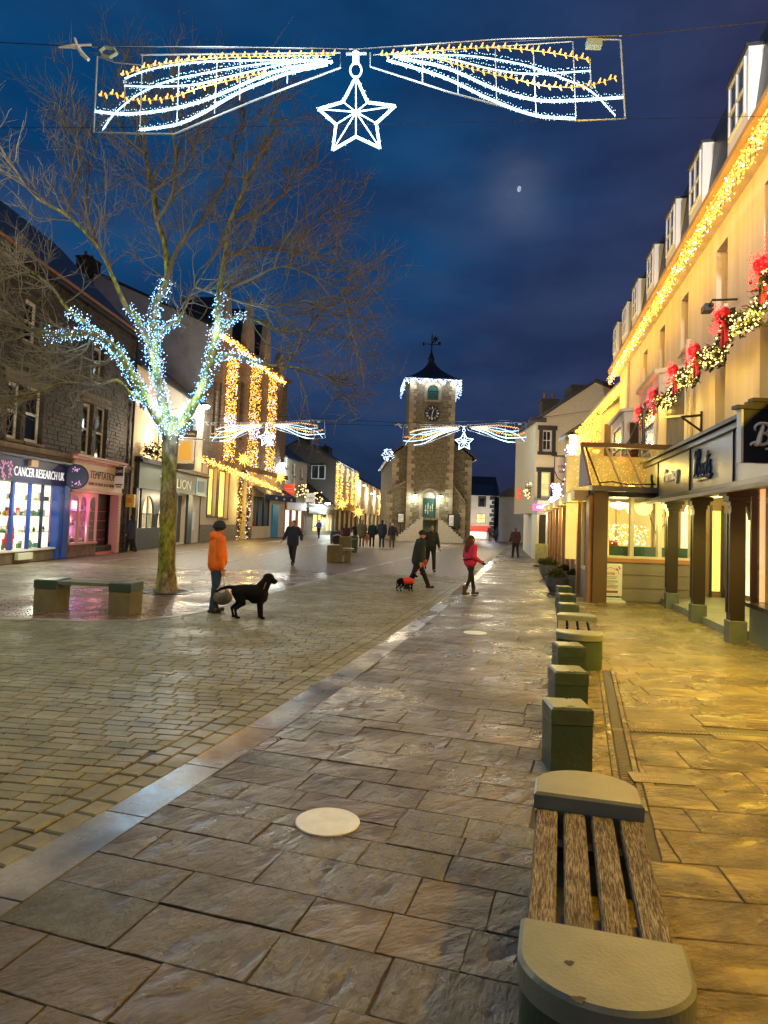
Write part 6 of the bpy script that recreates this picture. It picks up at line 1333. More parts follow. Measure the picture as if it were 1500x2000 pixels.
p = dp(1100, 914, 35.2); o = empty('arms_sign', p, 0, 'white shield shaped hotel sign reading KINGS ARMS on a black bracket', 'sign'); b = MB(); b.prism([(-.42, 0, .55), (-.42, 0, -.15), (-.25, 0, -.5), (0, 0, -.68), (.3, 0, -.62), (.42, 0, -.3), (.42, 0, .55)], (0, .06, 0)); b.build('shield', mat('cream_sign', (.66, .52, .36), .5), o); b = MB(); b.prism([(-.46, .01, .58), (-.46, .01, -.16), (-.28, .01, -.54), (0, .01, -.73), (.32, .01, -.67), (.46, .01, -.32), (.46, .01, .58)], (0, .04, 0)); b.tube([(-.6, .03, .62), (.8, .03, .62)], .03); b.build('black_rim', black, o)
text('KINGS', .2, M_br, o, onwall(0.02, -.01, .0), align='CENTER', ext=.005); text('ARMS', .2, M_br, o, onwall(0.02, -.01, -.26), align='CENTER', ext=.005)
# street lamps seen burning
wall_lamp(dp(400, 792, 45.), (-1, 0, 0), (.85, 1., .95), 420, 'brilliant white lamp high on the inn beside the lit tree', eglow=25, size=2.2, arm=.8)
wall_lamp(dp(553, 905, 64.3), (-1, .3, 0), (.85, 1., .95), 750, 'cool white lamp at the far corner of the tall stone building', eglow=20, size=2., arm=.8)
wall_lamp(dp(640, 982, 79.), (-1, .3, 0), (.85, 1., .95), 520, 'cool white lamp over the low shop', eglow=20, size=2., arm=.8)
wall_lamp(dp(1119, 850, 32.9), (1, .2, 0), (1, .72, .22), 200, 'amber lamp at the foot of the gold lit verge', eglow=16, size=1.3)
wall_lamp(dp(1079, 975, 37.3), (1, .2, 0), (1, .80, .42), 260, 'amber lamp above the pink sign', eglow=16, size=1.3)
wall_lamp(dp(1026, 868, 45.), (1, .2, 0), (1, .82, .45), 300, 'warm lamp at the corner of the side terrace', eglow=16, size=1.3)
# lamps on the near house fronts, above and behind the photographer, the high left one an added fill
wall_lamp(V((5.4, 3.2, 5.2)), (1, 0, 0), (1, .54, .03), 1000, 'amber lamp on the near hotel front outside the picture', eglow=12)
wall_lamp(V((6.1, 8.2, 3.0)), (1, 0, 0), (1, .82, .35), 0.1, 'small amber lamp under the near arcade', eglow=2)
wall_lamp(V((-9.5, 13.5, 10.6)), (-1, 0, 0), (.95, .97, .9), 200, 'high white lamp on the left roofs outside the picture', eglow=8, r=.3)  # added fill lamp, put in to brighten the hotel front and dormers
wall_lamp(V((-11.6, 10, 6.5)), (-1, 0, 0), (1, .88, .48), 600, 'warm white lamp on the left house front outside the picture', eglow=12, r=.3)
wall_lamp(V((-6., -8, 9.)), (-1, 0, 0), (1, .88, .58), 440, 'tall warm white lamp behind the photographer', eglow=12, r=.35)

# added unseen fill spot behind the camera, put in to brighten the dormers
fl_ = V((1.5, -3., 11.)); o = empty('floodlight', fl_, 0, 'cool floodlight on a roof edge outside the picture aimed at the dormers', 'floodlight'); b = MB(); b.bbox(-.2, .2, -.12, .1, -.12, .12, .02); b.build('lamp_case', black, o)
dv_ = (V((9.0, 21., 11.4)) - fl_).normalized(); l_ = lamp((0, .2, 0), 8000, (.92, .97, 1.), .2, o, kind='SPOT', spread=radians(34)); l_.rotation_euler = dv_.to_track_quat('-Z', 'Y').to_euler()
# ------------------------------------------------------------------ STREET FURNITURE
granite = mat('bench_granite', (.19, .22, .175), .5, var=.16, scale=5, bump=.12, bscale=70, wet=.28)
green_granite = mat('green_slate_stone', (.032, .070, .045), .5, var=.3, scale=4, bump=.25, bscale=30, col2=(.055, .085, .058), wet=.3)
moss_stone = mat('mossy_stone', (.13, .14, .07), .75, var=.4, scale=5, bump=.4, bscale=25, col2=(.20, .17, .09))
def woodmat():
    m = bpy.data.materials.new('weathered_oak'); m.use_nodes = True; t = m.node_tree; b = t.nodes['Principled BSDF']
    tcn = N(t, 'ShaderNodeTexCoord').outputs['Object']; mp = N(t, 'ShaderNodeMapping'); mp.inputs['Scale'].default_value = (70, 5., 70); t.links.new(tcn, mp.inputs[0])
    n1 = N(t, 'ShaderNodeTexNoise'); n1.inputs['Scale'].default_value = 3.0; n1.inputs['Detail'].default_value = 8; n1.inputs['Roughness'].default_value = .65; n1.inputs['Distortion'].default_value = .35; t.links.new(mp.outputs[0], n1.inputs['Vector'])
    n2 = N(t, 'ShaderNodeTexNoise'); n2.inputs['Scale'].default_value = 6; n2.inputs['Detail'].default_value = 4; t.links.new(tcn, n2.inputs['Vector'])
    c = ramp(t, n1.outputs['Fac'], [(.36, (.012, .009, .006)), (.47, (.10, .07, .038)), (.56, (.25, .23, .17)), (.72, (.42, .40, .32))])
    c = mixc(t, 1., c, ramp(t, n2.outputs['Fac'], [(.3, (.6, .6, .6)), (.7, (1.15, 1.15, 1.15))]), 'MULTIPLY'); t.links.new(c, b.inputs['Base Color']); b.inputs['Roughness'].default_value = .75
    bu = N(t, 'ShaderNodeBump'); bu.inputs['Strength'].default_value = 1.; bu.inputs['Distance'].default_value = .006; t.links.new(n1.outputs['Fac'], bu.inputs['Height']); t.links.new(bu.outputs[0], b.inputs['Normal']); return m
oak = woodmat()
def rounded_slab(parent, w, l, z0, z1, m_, name, ysign, bev=.012, inset=0.):
    """D shaped stone: straight edge at y=0, rounded side towards ysign"""
    pts = [(-w / 2, 0), (w / 2, 0)]; n = 30
    arc = [(w / 2 * cos(a) if abs(cos(a)) < .999 else w / 2 * (1 if cos(a) > 0 else -1), l * .45 + l * .55 * sin(a)) for a in [pi * i / n for i in range(n + 1)]]
    P = [(-w / 2, 0.), (w / 2, 0.)] + arc
    P = [(x, y * ysign) for x, y in P]
    if ysign < 0: P = P[::-1]
    c = (0, l * .5 * ysign); ins = lambda k: [(x + (c[0] - x) * k, y + (c[1] - y) * k) for x, y in P]; N_ = len(P); k = bev / (w / 2)
    b = MB(); I0, I1 = P, ins(k)
    vs = [(x, y, z0) for x, y in I0] + [(x, y, z1 - bev) for x, y in I0] + [(x, y, z1) for x, y in I1]
    b.add(vs, [(i, (i + 1) % N_, N_ + (i + 1) % N_, N_ + i) for i in range(N_)] + [(N_ + i, N_ + (i + 1) % N_, 2 * N_ + (i + 1) % N_, 2 * N_ + i) for i in range(N_)] + [tuple(range(2 * N_, 3 * N_)), tuple(range(N_))[::-1]])
    return b.build(name, m_, parent)
def stone_bench(loc, rz, w, plank_len, label, zt=.46, cap=.09, group=None, nplank=4, ends=.42):
    o = empty('stone_bench', loc, rz, label, 'bench', group)
    for sg, y in ((1, plank_len / 2), (-1, -plank_len / 2)):
        e = empty('end_stone', (0, y, 0), 0); e.parent = o
        rounded_slab(e, w * .97, ends * .95, 0, zt - .075, green_granite, 'end_base', sg); rounded_slab(e, w, ends, zt - .074, zt + .012, granite, 'end_cap', sg, .014)
    for i in range(nplank):
        pw = w / nplank * .78; x = -w / 2 + w * (i + .5) / nplank
        b = MB(); b.bbox(x - pw / 2, x + pw / 2, -plank_len / 2 - .03 + .0, plank_len / 2 + .03, zt - .085 - .035, zt - .062 - .01, .008); b.build('plank', oak, o)
    for y in (-plank_len * .28, plank_len * .28): b = MB(); b.box(-w / 2 + .04, w / 2 - .04, y - .04, y + .04, zt - .19, zt - .121); b.build('bearer', darkmetal, o)
    return o
# near bench: corners read from the photograph at seat height
A_ = (gp(1012, 1800, .46) + gp(1342, 1845, .46)) / 2; B_ = (gp(1047, 1556, .46) + gp(1253, 1572, .46)) / 2; ax_ = (B_ - A_)
bw = ((gp(1342, 1845, .46) - gp(1012, 1800, .46)).length + (gp(1253, 1572, .46) - gp(1047, 1556, .46)).length) / 2
stone_bench(((A_.x + B_.x) / 2, (A_.y + B_.y) / 2, 0), math.atan2(-ax_.x, ax_.y), bw, ax_.length, 'nearest bench with four weathered oak slats between rounded granite ends', group='stone and oak benches', zt=.46)
for sx_, sy_, r_, lab_ in ((1112, 1880, .014, 0), (1130, 1952, .02, 1)):
    p_ = gp(sx_, sy_, .4735); b = MB(); n_k = 22; q_ = [(r_ * (.8 + .15 * sin(3 * a_) + .08 * sin(7 * a_ + sx_)) * cos(a_) * 1.3, r_ * (.8 + .15 * sin(3 * a_) + .08 * sin(7 * a_ + sx_)) * sin(a_), 0) for a_ in [2 * pi * i / 22 for i in range(22)]]; b.prism(q_, (0, 0, .0008)); nb_ = bpy.data.objects['stone_bench']; o_ = b.build('moss_spot', mat('moss_dark', (.03, .035, .022), .7, var=.5, scale=40), nb_); o_.matrix_local = (Matrix.Translation(nb_.location) @ Matrix.Rotation(nb_.rotation_euler.z, 4, 'Z')).inverted() @ Matrix.Translation(p_)
A_ = gp(1131, 1232, .46); B_ = gp(1127, 1204, .46); ax_ = B_ - A_
stone_bench(((A_.x + B_.x) / 2, (A_.y + B_.y) / 2, 0), math.atan2(-ax_.x, ax_.y), .62, ax_.length, 'second bench of slats and rounded stone ends in the bollard row', group='stone and oak benches')
for k, (px, py, w_, lab) in enumerate(((1119, 1383, 82, 'nearest'), (1118, 1312, 65, 'second'), (1118, 1262, 53, 'third'), (1114, 1180, 38, 'fourth'), (1110, 1161, 35, 'fifth'), (1105, 1146, 32, 'farthest'))):
    c = gp(px, py, .5); w = .315; o = empty('stone_bollard', (c.x, c.y + w / 2, 0), random.uniform(-.04, .02), '%s square green stone bollard in the row beside the footway' % lab, 'bollard', 'row of square stone bollards')
    h = w / 2; b = MB(); b.bbox(-h, h, -h, h, 0, .37, .004); b.build('bollard_base', green_granite, o)
    b = MB(); b.bbox(-h - .004, h + .004, -h - .004, h + .004, .3715, .5, .018); b.build('bollard_cap', mat('bollard_top', (.05, .085, .06), .38, var=.25, scale=6, bump=.15, bscale=50, wet=.2), o)
# left bench
c1 = gp(90, 1194); c2 = gp(236, 1201); ax_ = c2 - c1; L_ = ax_.length; o = empty('slab_bench', ((c1.x + c2.x) / 2, (c1.y + c2.y) / 2 + .2, 0), math.atan2(ax_.y, ax_.x), 'low bench of two mossy stone blocks joined by a timber seat left of the tree', 'bench')
for sg in (-1, 1):
    e = empty('end_stone', (sg * L_ / 2, 0, 0), 0); e.parent = o; b = MB(); b.bbox(-.2, .2, -.26, .26, 0, .42, .01); b.build('end_base', moss_stone, e); b = MB(); b.bbox(-.21, .21, -.27, .27, .4215, .58, .02); b.build('end_cap', green_granite, e)
for k in range(3): b = MB(); b.bbox(-L_ / 2 + .212, L_ / 2 - .212, -.24 + .165 * k, -.09 + .165 * k, .50, .56, .006); b.build('plank', mat('seat_timber', (.14, .15, .11), .6, var=.3, scale=4), o)
# stone blocks in the middle of the square
c = gp(653, 1098); o = empty('stone_bench', (c.x, c.y + .4, 0), .1, 'blocky stone seat with a pale slab in the middle of the square', 'bench')
b = MB(); b.bbox(-.36, .30, -.35, .35, 0, .72, .03); b.build('stone_block', moss_stone, o); b = MB(); b.bbox(.42, .66, -.2, .3, 0, .5, .02); b.build('stone_leg', moss_stone, o); b = MB(); b.bbox(.31, .82, -.3, .45, .501, .6, .02); b.build('pale_slab', granite, o)
c = gp(674, 1084); o = empty('stone_post', (c.x, c.y, 0), 0, 'taller grey stone block behind the stone seat', 'stone block'); b = MB(); b.bbox(-.32, .32, -.3, .3, 0, .95, .03); b.build('post_body', moss_stone, o)
c = gp(689, 1079); o = empty('litter_bin', (c.x, c.y, 0), 0, 'round dark green litter bin right of the stone post', 'bin'); b = MB(); b.lathe([(.26, 0), (.28, .8), (.3, .82), (.3, .88), (.22, .95)], 16); b.build('bin_body', mat('bin_green', (.015, .05, .03), .4), o); b = MB(); b.lathe([(.31, .74), (.31, .8)], 16); b.build('rim', granite, o)
# pushchair
c = gp(655, 1078); o = empty('pushchair', (c.x, c.y, 0), .3, 'black hooded pushchair with white trim standing in the square', 'pushchair')
b = MB(); b.prism([(-.24, -.3, .45), (-.24, .3, .45), (-.24, .38, 1.0), (-.24, .1, 1.15), (-.24, -.28, .95)], (.48, 0, 0)); b.build('hood', mat('pram_fabric', (.012, .013, .02), .7), o)
b = MB(); b.tube([(-.22, .3, .5), (-.24, .55, 1.1), (.24, .55, 1.1), (.22, .3, .5)], .02); b.tube([(-.24, -.3, .9), (0, -.36, .98), (.24, -.3, .9)], .025); b.tube([(-.24, -.3, .5), (-.24, -.35, .14)], .02); b.tube([(.24, -.3, .5), (.24, -.35, .14)], .02); b.build('frame', whitep, o)
for x, y in ((-.26, -.35), (.26, -.35), (-.26, .35), (.26, .35)):
    b = MB(); b.lathe([(.14, -.02), (.15, 0), (.14, .02)], 14); w_ = b.build('wheel', black, o); w_.rotation_euler = (0, pi / 2, 0); w_.location = (x, y, .15)
# planters
def planter(label, px, py, r, h, leafc, sq=False, seed=1):
    c = gp(px, py); o = empty('planter', (c.x, c.y + r, 0), 0, label, 'planter', 'planters along the restaurant side'); rnd = random.Random(seed); b = MB()
    if sq: b.bbox(-r, r, -r, r, 0, h, .02)
    else: b.lathe([(r * .6, 0), (r * .9, h * .4), (r, h * .8), (r * 1.02, h), (r * .88, h), (r * .86, h - .06)], 20)
    b.build('pot', mat('planter_stone', (.18, .19, .16), .65, var=.25, scale=5, bump=.2), o); b = MB()
    for k in range(420):
        a = rnd.random() * 2 * pi; el = rnd.random() * pi / 2; rr = r * .95 * rnd.uniform(.5, 1.0); d = V((cos(a) * cos(el), sin(a) * cos(el), sin(el) * .8)); p = d * rr + V((0, 0, h - .03)); s = rnd.uniform(.03, .07)
        u = (d + V((rnd.gauss(0, .5), rnd.gauss(0, .5), rnd.gauss(0, .5)))).normalized() * s * 1.6; w = u.cross(V((rnd.random(), rnd.random(), 1))).normalized() * s * .35; b.add([p - u, p + w, p + u, p - w], [(0, 1, 2, 3)])
    b.build('foliage', leafc, o, kind='stuff')
yl = mat('yellow_green_leaf', (.16, .17, .03), .6, var=.4, scale=9); dk = mat('dark_red_leaf', (.05, .03, .02), .6, var=.5, scale=9, col2=(.06, .07, .02))
planter('round stone planter with yellow green heather nearest the bollards', 1093, 1158, .34, .42, yl, seed=2)
planter('square stone planter with dark reddish plants beside the orange post', 1122, 1154, .22, .45, dk, True, 3)
planter('second round planter with yellowish bushy plants', 1077, 1132, .36, .5, yl, seed=4)
planter('round planter with dark leaves behind the yellow green one', 1106, 1140, .28, .4, dk, seed=5)
# pavement signs
c = gp(1190, 1176); o = empty('pavement_sign', (c.x, c.y, 0), .05, 'white framed poster board on a rounded base reading AFTER in front of the grey wall', 'pavement sign')
b = MB(); b.bbox(-.34, .34, -.22, .22, 0, .06, .02); b.bbox(-.28, .28, -.12, .12, .061, .12, .02); b.build('base', mat('sign_base', (.55, .56, .48), .4), o)
b = MB(); b.bbox(-.31, .31, -.035, .035, .16, .98, .02); b.build('frame', whitep, o); b = MB(); b.box(-.27, .27, -.042, -.036, .2, .94); b.build('poster', mat('poster_paper', (.78, .74, .64), .5), o)
rd = mat('poster_red', (.42, .08, .06), .5); text('AFTER', .085, rd, o, onwall(0, -.045, .70), align='CENTER', ext=.002)
b = MB()
for k, (w, z) in enumerate(((.18, .64), (.15, .60), (.2, .54), (.19, .51), (.12, .46), (.2, .42), (.2, .39), (.17, .36))): b.box(-w, w, -.046, -.043, z, z + .014)
b.build('print', mat('poster_print', (.25, .22, .18), .5), o); b = MB(); b.box(-.2, .2, -.047, -.043, .24, .3); b.build('brown_bar', mat('poster_brown', (.28, .13, .04), .5), o)
b = MB(); [b.ell((sx_ * (.2 + .04 * cos(k)), -.045, .86 + .045 * sin(k * 2)), .022, .004, .022, 6, 4) for k in range(4) for sx_ in (-1, 1)]; b.tube([(-.22, -.045, .72), (-.2, -.045, .82), (0, -.045, .89), (.2, -.045, .82), (.22, -.045, .72)], .006, 4); b.build('floral_print', rd, o)
for x in (-.22, .22): b = MB(); b.tube([(x, 0, .12), (x, 0, .17)], .03); b.build('spring', black, o)
c = gp(1057, 1106); o = empty('pavement_sign', (c.x, c.y, 0), .0, 'yellow lit board on a dark foot at the far planters', 'pavement sign'); b = MB(); b.bbox(-.36, .36, -.2, .2, 0, .05, .01); b.build('base', darkmetal, o); b = MB(); b.bbox(-.3, .3, -.03, .03, .08, 1.05, .02); b.build('frame', mat('board_yellow', (.6, .58, .28), .5, var=.25, scale=5), o)
b = MB(); b.lathe([(.12, .12), (.2, .25), (.12, .38)], 12); b.build('round_print', moss_stone, o)
# ------------------------------------------------------------------ MOTIF LIGHTS ACROSS THE STREET
D0 = 9.0; OC = dp(695, 105, D0)
def mp_(px, py, dy=0.): p = dp(px, py, D0); return V((p.x - OC.x, dy, p.z - OC.z))
def motif(label, loc):
    o = empty('light_motif', loc, 0, label, 'light motif', 'winged star light motifs hung across the street')
    fr_ = mat('motif_frame', (.36, .40, .40), .4, .2)
    def rope(lst, m_, r=.0105, sm=True, name='rope_light', n=6, dy=0):
        q = [mp_(x, y, dy) for x, y in lst]; q = smoothline(q, 6) if sm else q; b = MB(); b.tube(q, r, n); b.build(name, m_, o)
        return q
    for wing, frames, whites, golds in (
        ('left', [[(190, 110), (183, 258), (260, 261), (340, 262), (500, 195), (665, 132), (665, 103), (275, 107)], [(278, 108), (273, 255)], [(350, 109), (345, 245)], [(425, 108), (419, 222)], [(562, 107), (561, 163)], [(244, 155), (243, 218)], [(470, 107), (468, 196)], [(190, 110), (225, 122), (275, 127)]],
         [[(245, 170), (300, 172), (380, 168), (450, 152), (560, 127), (640, 119)], [(203, 255), (225, 225), (270, 188), (330, 161), (400, 146), (500, 129), (630, 118)], [(188, 220), (240, 225), (300, 221), (370, 208), (430, 187), (540, 142), (650, 123)], [(275, 256), (345, 246), (400, 222), (470, 182), (560, 147), (640, 129)], [(245, 156), (300, 137), (380, 125), (480, 121), (630, 120)]],
         [[(242, 153), (280, 139), (340, 128), (420, 119), (500, 116), (655, 113)], [(200, 193), (230, 190), (260, 201), (330, 198), (390, 178), (440, 165), (520, 147)], ]),
        ('right', [[(723, 103), (723, 130), (870, 178), (996, 212), (1060, 228), (1128, 236), (1221, 232), (1212, 78), (1176, 77)], [(729, 107), (1116, 81)], [(1119, 81), (1125, 231)], [(1041, 87), (1047, 224)], [(967, 90), (970, 207)], [(825, 101), (825, 162)], [(1152, 114), (1155, 174)], [(893, 96), (895, 186)]],
         [[(768, 111), (870, 117), (960, 138), (1038, 147), (1152, 141)], [(768, 114), (900, 111), (1020, 129), (1098, 156), (1152, 180), (1200, 228)], [(780, 117), (870, 135), (960, 174), (1020, 193), (1080, 200), (1215, 193)], [(756, 120), (864, 153), (960, 198), (1044, 228), (1122, 234)]],
         [[(744, 114), (870, 103), (972, 99), (1068, 108), (1152, 123)], [(828, 111), (912, 138), (990, 157), (1068, 174), (1140, 174), (1200, 157)], ])):
        for k, f in enumerate(frames): rope(f, fr_, .012 if k == 0 else .007, False, 'wing_frame')
        gb = MB()
        for k, f in enumerate(whites):
            q = rope(f, E_star, .0175 if k in (2, 3) else .0095, dy=-.03)
            hb = MB()  # halo beads: soft glow around the ropes built as small emissive shapes
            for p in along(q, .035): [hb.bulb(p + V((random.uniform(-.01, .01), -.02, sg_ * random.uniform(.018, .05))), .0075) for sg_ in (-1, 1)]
            hb.build('rope_glow_bead', E_halo, o, kind='stuff')
        for k, f in enumerate(golds):
            q = rope(f, mat('gold_cable', (.5, .35, .1), .5), .006, dy=-.06, name='gold_cable')
            for i, p in enumerate(along(q, .075 if k < 2 else .16)):
                s = -1 if i % 2 else 1; gb.tube([p, p + V((.02, -.02, s * .06))], [.014, .006], 4); gb.bulb(p + V((0, -.03, 0)), .017)
        gb.build('gold_bulb', emat('gold_motif_bulb', (1, .42, .05), 2.6), o, kind='stuff')
    st = [(695, 150), (718, 200), (772, 207), (735, 241), (742, 289), (695, 267), (650, 293), (656, 243), (622, 213), (670, 199)]; cc = (696, 229)
    star = empty('star', (0, 0, 0), 0); star.parent = o; b = MB()
    for i in range(10):
        b.tube([mp_(*st[i]), mp_(*st[(i + 1) % 10])], .019, 6); b.tube([mp_(*cc, -.12), mp_(*st[i])], .0085, 6)
    b.build('star_rope', E_star, star)
    hb = MB()  # emissive beads standing in for the glow around the star
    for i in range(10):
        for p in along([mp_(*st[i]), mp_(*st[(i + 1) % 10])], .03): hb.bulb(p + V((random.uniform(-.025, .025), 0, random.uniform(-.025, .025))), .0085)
    hb.build('star_glow_bead', E_halo, star, kind='stuff')
    b = MB(); b.tube([mp_(695, 103), mp_(695, 122)], .05); b.tube([mp_(695 + 11 * cos(a), 137 + 14 * sin(a)) for a in [2 * pi * i / 14 for i in range(15)]], .013, 6, cap=False); b.build('hanging_ring', E_star, star)
    b = MB(); b.tube([mp_(676, 105), mp_(716, 104)], .022); b.tube([mp_(180, 92), mp_(420, 91), mp_(695, 96), mp_(980, 76), mp_(1215, 70)], .008, 4); b.build('hanging_bar', fr_, o)
    b = MB(); b.tube([mp_(115, 92), mp_(140, 90)], [.012, .03]); b.tube([mp_(140, 90), mp_(150, 89)], .035); b.tube([mp_(146, 74), mp_(150, 89), mp_(160, 104), mp_(173, 117)], [.012, .03, .03, .025]); b.tube([mp_(150, 89), mp_(178, 88)], .02); b.build('plug_connector', whitep, o)
    b = MB(); b.tube([mp_(195, 100), mp_(205, 92), mp_(222, 95), mp_(228, 104), mp_(215, 112), mp_(200, 108), mp_(195, 100)], .025, 5); b.build('cable_coil', mat('pale_cable', (.3, .38, .3), .5), o)
    b = MB(); p = mp_(1160, 86); b.box(p.x - .1, p.x + .1, -.05, .05, p.z - .05, p.z + .05); b.build('junction_box', mat('pale_cable', (.3, .38, .3), .5), o)
    return o
M1 = motif('large near light motif of two white wings and a star high over the square', OC)
for (px, py), lam in (((400, 180), 55), ((560, 150), 32), ((830, 150), 32), ((1050, 180), 55), ((695, 225), 70)):
    lamp(mp_(px, py, -.25), lam, (.80, .92, 1.), .3, M1)
def place_motif(lab, px, py, d):
    c = copy_tree(M1); c.location = dp(px, py, d); c['label'] = lab; return c
place_motif('smaller light motif of wings and star in front of the clock tower', 906, 833, 39.5)
place_motif('small light motif of wings and star crossing the spiked stone building', 521, 828, 42.5)
# span wires
def wire(label, pts, r=.008):
    o = empty('span_wire', V(pts[0]), 0, label, 'wire', 'span wires over the street'); b = MB(); b.tube([V(p) - V(pts[0]) for p in pts], r, 4); b.build('strand', darkmetal, o)
wire('dark catenary wire carrying the near light motif', [dp(-450, 60, D0 + .1), dp(180, 92, D0), dp(695, 96, D0), dp(1215, 70, D0), dp(1620, 30, D0 - .1)], .007)
wire('thin lower wire behind the hanging star', [dp(-400, 250, D0 + .2), dp(400, 249, D0 + .2), dp(860, 240, D0 + .2), dp(1600, 225, D0 + .2)], .004)
wire('wire holding the motif before the clock tower', [dp(520, 812, 39.6), dp(790, 826, 39.5), dp(1025, 820, 39.5), dp(1170, 800, 39.5)], .012)
wire('wire holding the motif before the spiked building', [dp(330, 800, 42.6), dp(521, 822, 42.5), dp(630, 828, 42.5), dp(800, 832, 42.5)], .012)
# ------------------------------------------------------------------ THE LIT TREE
def barkmat():
    m = bpy.data.materials.new('mottled_bark'); m.use_nodes = True; t = m.node_tree; b = t.nodes['Principled BSDF']; g = N(t, 'ShaderNodeTexCoord').outputs['Object']
    mp = N(t, 'ShaderNodeMapping'); mp.inputs['Scale'].default_value = (1, 1, .45); t.links.new(g, mp.inputs[0])
    n1 = N(t, 'ShaderNodeTexNoise'); n1.inputs['Scale'].default_value = 9; n1.inputs['Detail'].default_value = 8; n1.inputs['Roughness'].default_value = .7; t.links.new(mp.outputs[0], n1.inputs['Vector'])
    n2 = N(t, 'ShaderNodeTexNoise'); n2.inputs['Scale'].default_value = 2.2; n2.inputs['Detail'].default_value = 4; t.links.new(mp.outputs[0], n2.inputs['Vector'])
    moss = ramp(t, n1.outputs['Fac'], [(.34, (.025, .025, .008)), (.5, (.22, .23, .02)), (.68, (.45, .44, .07))]); bare = ramp(t, n1.outputs['Fac'], [(.34, (.05, .035, .018)), (.52, (.20, .145, .075)), (.68, (.42, .36, .25))])
    c = mixc(t, ramp(t, n2.outputs['Fac'], [(.42, (1, 1, 1)), (.6, (0, 0, 0))]), bare, moss); t.links.new(c, b.inputs['Base Color']); b.inputs['Roughness'].default_value = .8
    bu = N(t, 'ShaderNodeBump'); bu.inputs['Strength'].default_value = 1; bu.inputs['Distance'].default_value = .03; t.links.new(n1.outputs['Fac'], bu.inputs['Height']); t.links.new(bu.outputs[0], b.inputs['Normal']); return m
bark = barkmat(); twigm = mat('twig_bark', (.13, .10, .07), .7, var=.3, scale=3, col2=(.16, .14, .08))
TB = gp(325, 1156); TD = TB.y; T = empty('street_tree', (TB.x, TD, 0), 0, 'bare winter tree with mottled mossy trunk and blue white lights on its limbs', 'tree')
tp = lambda px, py, dy=0.: (lambda p: V((p.x - TB.x, dy, p.z)))(dp(px, py, TD + dy))
b = MB(); tr = [(325, 1156), (325, 1148), (325, 1130), (326, 1080), (328, 1000), (330, 930), (332, 870), (334, 842), (333, 815)]; rr = [.34, .25, .22, .20, .19, .175, .185, .20, .17]
q = [tp(*a) for a in tr]; q[0].z = -.05; qq = smoothline(q, 4); rs = []
for i in range(len(q) - 1):
    for j in range(4): rs.append((rr[i] + (rr[i + 1] - rr[i]) * j / 4) * (1 + random.uniform(-.05, .05)))
rs.append(rr[-1]); b.tube(qq, rs, 18); b.build('trunk', bark, T, smooth=True)
limbs = [  # pixels, depth drift, radii, number of lit points
 ([(333, 860), (305, 812), (268, 750), (228, 685), (180, 652), (120, 656), (85, 650), (50, 640), (10, 608), (-40, 590)], -1.6, .12, 7),
 ([(240, 700), (205, 668), (165, 628), (132, 604), (100, 560), (60, 530), (15, 500), (-30, 470)], .9, .07, 4),
 ([(334, 860), (318, 790), (305, 710), (300, 640), (306, 590), (326, 545), (322, 480), (306, 430), (298, 370), (285, 300), (276, 240), (272, 190)], .6, .12, 6),
 ([(308, 740), (290, 670), (266, 620), (246, 598), (222, 545), (190, 480), (130, 420), (70, 385), (15, 310), (-15, 250)], -.8, .08, 4),
 ([(303, 660), (328, 636), (352, 620), (380, 560), (420, 500)], -1.0, .05, 3),
 ([(336, 860), (372, 802), (398, 750), (414, 690), (424, 640), (428, 572), (440, 500), (450, 430), (478, 370), (505, 300), (530, 225)], -.5, .115, 6),
 ([(420, 660), (450, 624), (482, 618), (520, 636), (570, 648), (640, 655)], .9, .05, 3),
 ([(408, 715), (450, 692), (515, 712), (560, 715), (620, 728), (655, 750)], -.9, .05, 3),
 ([(308, 800), (285, 785), (255, 768), (228, 742), (190, 752), (120, 748), (50, 778), (-40, 800)], -1.8, .05, 3),
 ([(326, 545), (350, 480), (400, 425), (440, 350), (466, 280), (478, 220)], 1.0, .06, 0),
 ([(306, 430), (335, 385), (345, 310), (336, 250), (328, 190)], -.5, .05, 0),
 ([(440, 500), (520, 484), (600, 500), (660, 492)], 1.2, .045, 0),
 ([(428, 572), (490, 545), (550, 520), (610, 538), (665, 566)], -1.2, .045, 0),
 ([(450, 430), (515, 415), (560, 362), (595, 305)], .5, .045, 0),
 ([(130, 420), (152, 350), (150, 290), (130, 240)], .8, .035, 0),
 ([(226, 690), (200, 712), (150, 722), (85, 757), (10, 790), (-70, 800)], 1.2, .04, 0),
 ([(180, 652), (160, 690), (95, 720), (20, 742), (-50, 735)], .5, .035, 0),
 ([(285, 300), (240, 260), (222, 215)], .6, .035, 0), ([(300, 372), (360, 330), (390, 260), (398, 210)], -.9, .035, 0),
 ([(190, 480), (170, 410), (175, 340), (192, 280)], 1.0, .035, 0), ([(560, 520), (600, 450), (640, 410)], .6, .03, 0), ([(600, 648), (640, 600), (680, 592)], .8, .028, 0),
 ([(60, 530), (20, 540), (-30, 560), (-90, 540)], .5, .03, 0), ([(380, 560), (440, 580), (520, 600), (600, 590), (660, 620)], -.6, .035, 0)]
tw = MB(); lit = []
def grow(p, d, L, r, lev):
    n = 4 if lev < 2 else 3; pts = [p.copy()]; c = p.copy(); dd = d.copy()
    for i in range(n): dd = (dd + V((random.gauss(0, .16), random.gauss(0, .16), random.gauss(0, .14) + .05))).normalized(); c = c + dd * L / n; pts.append(c.copy())
    tw.tube(pts, r, 4 if lev == 0 else 3, cap=False, r1=r * .35)
    if lev < 3:
        for k in range((4, 4, 3)[lev]):
            i = random.randrange(1, n + 1); e = (dd + V((random.gauss(0, .6), random.gauss(0, .5), random.gauss(0, .55) + .1))).normalized(); grow(pts[i], e, L * random.uniform(.45, .8), r * .62, lev + 1)
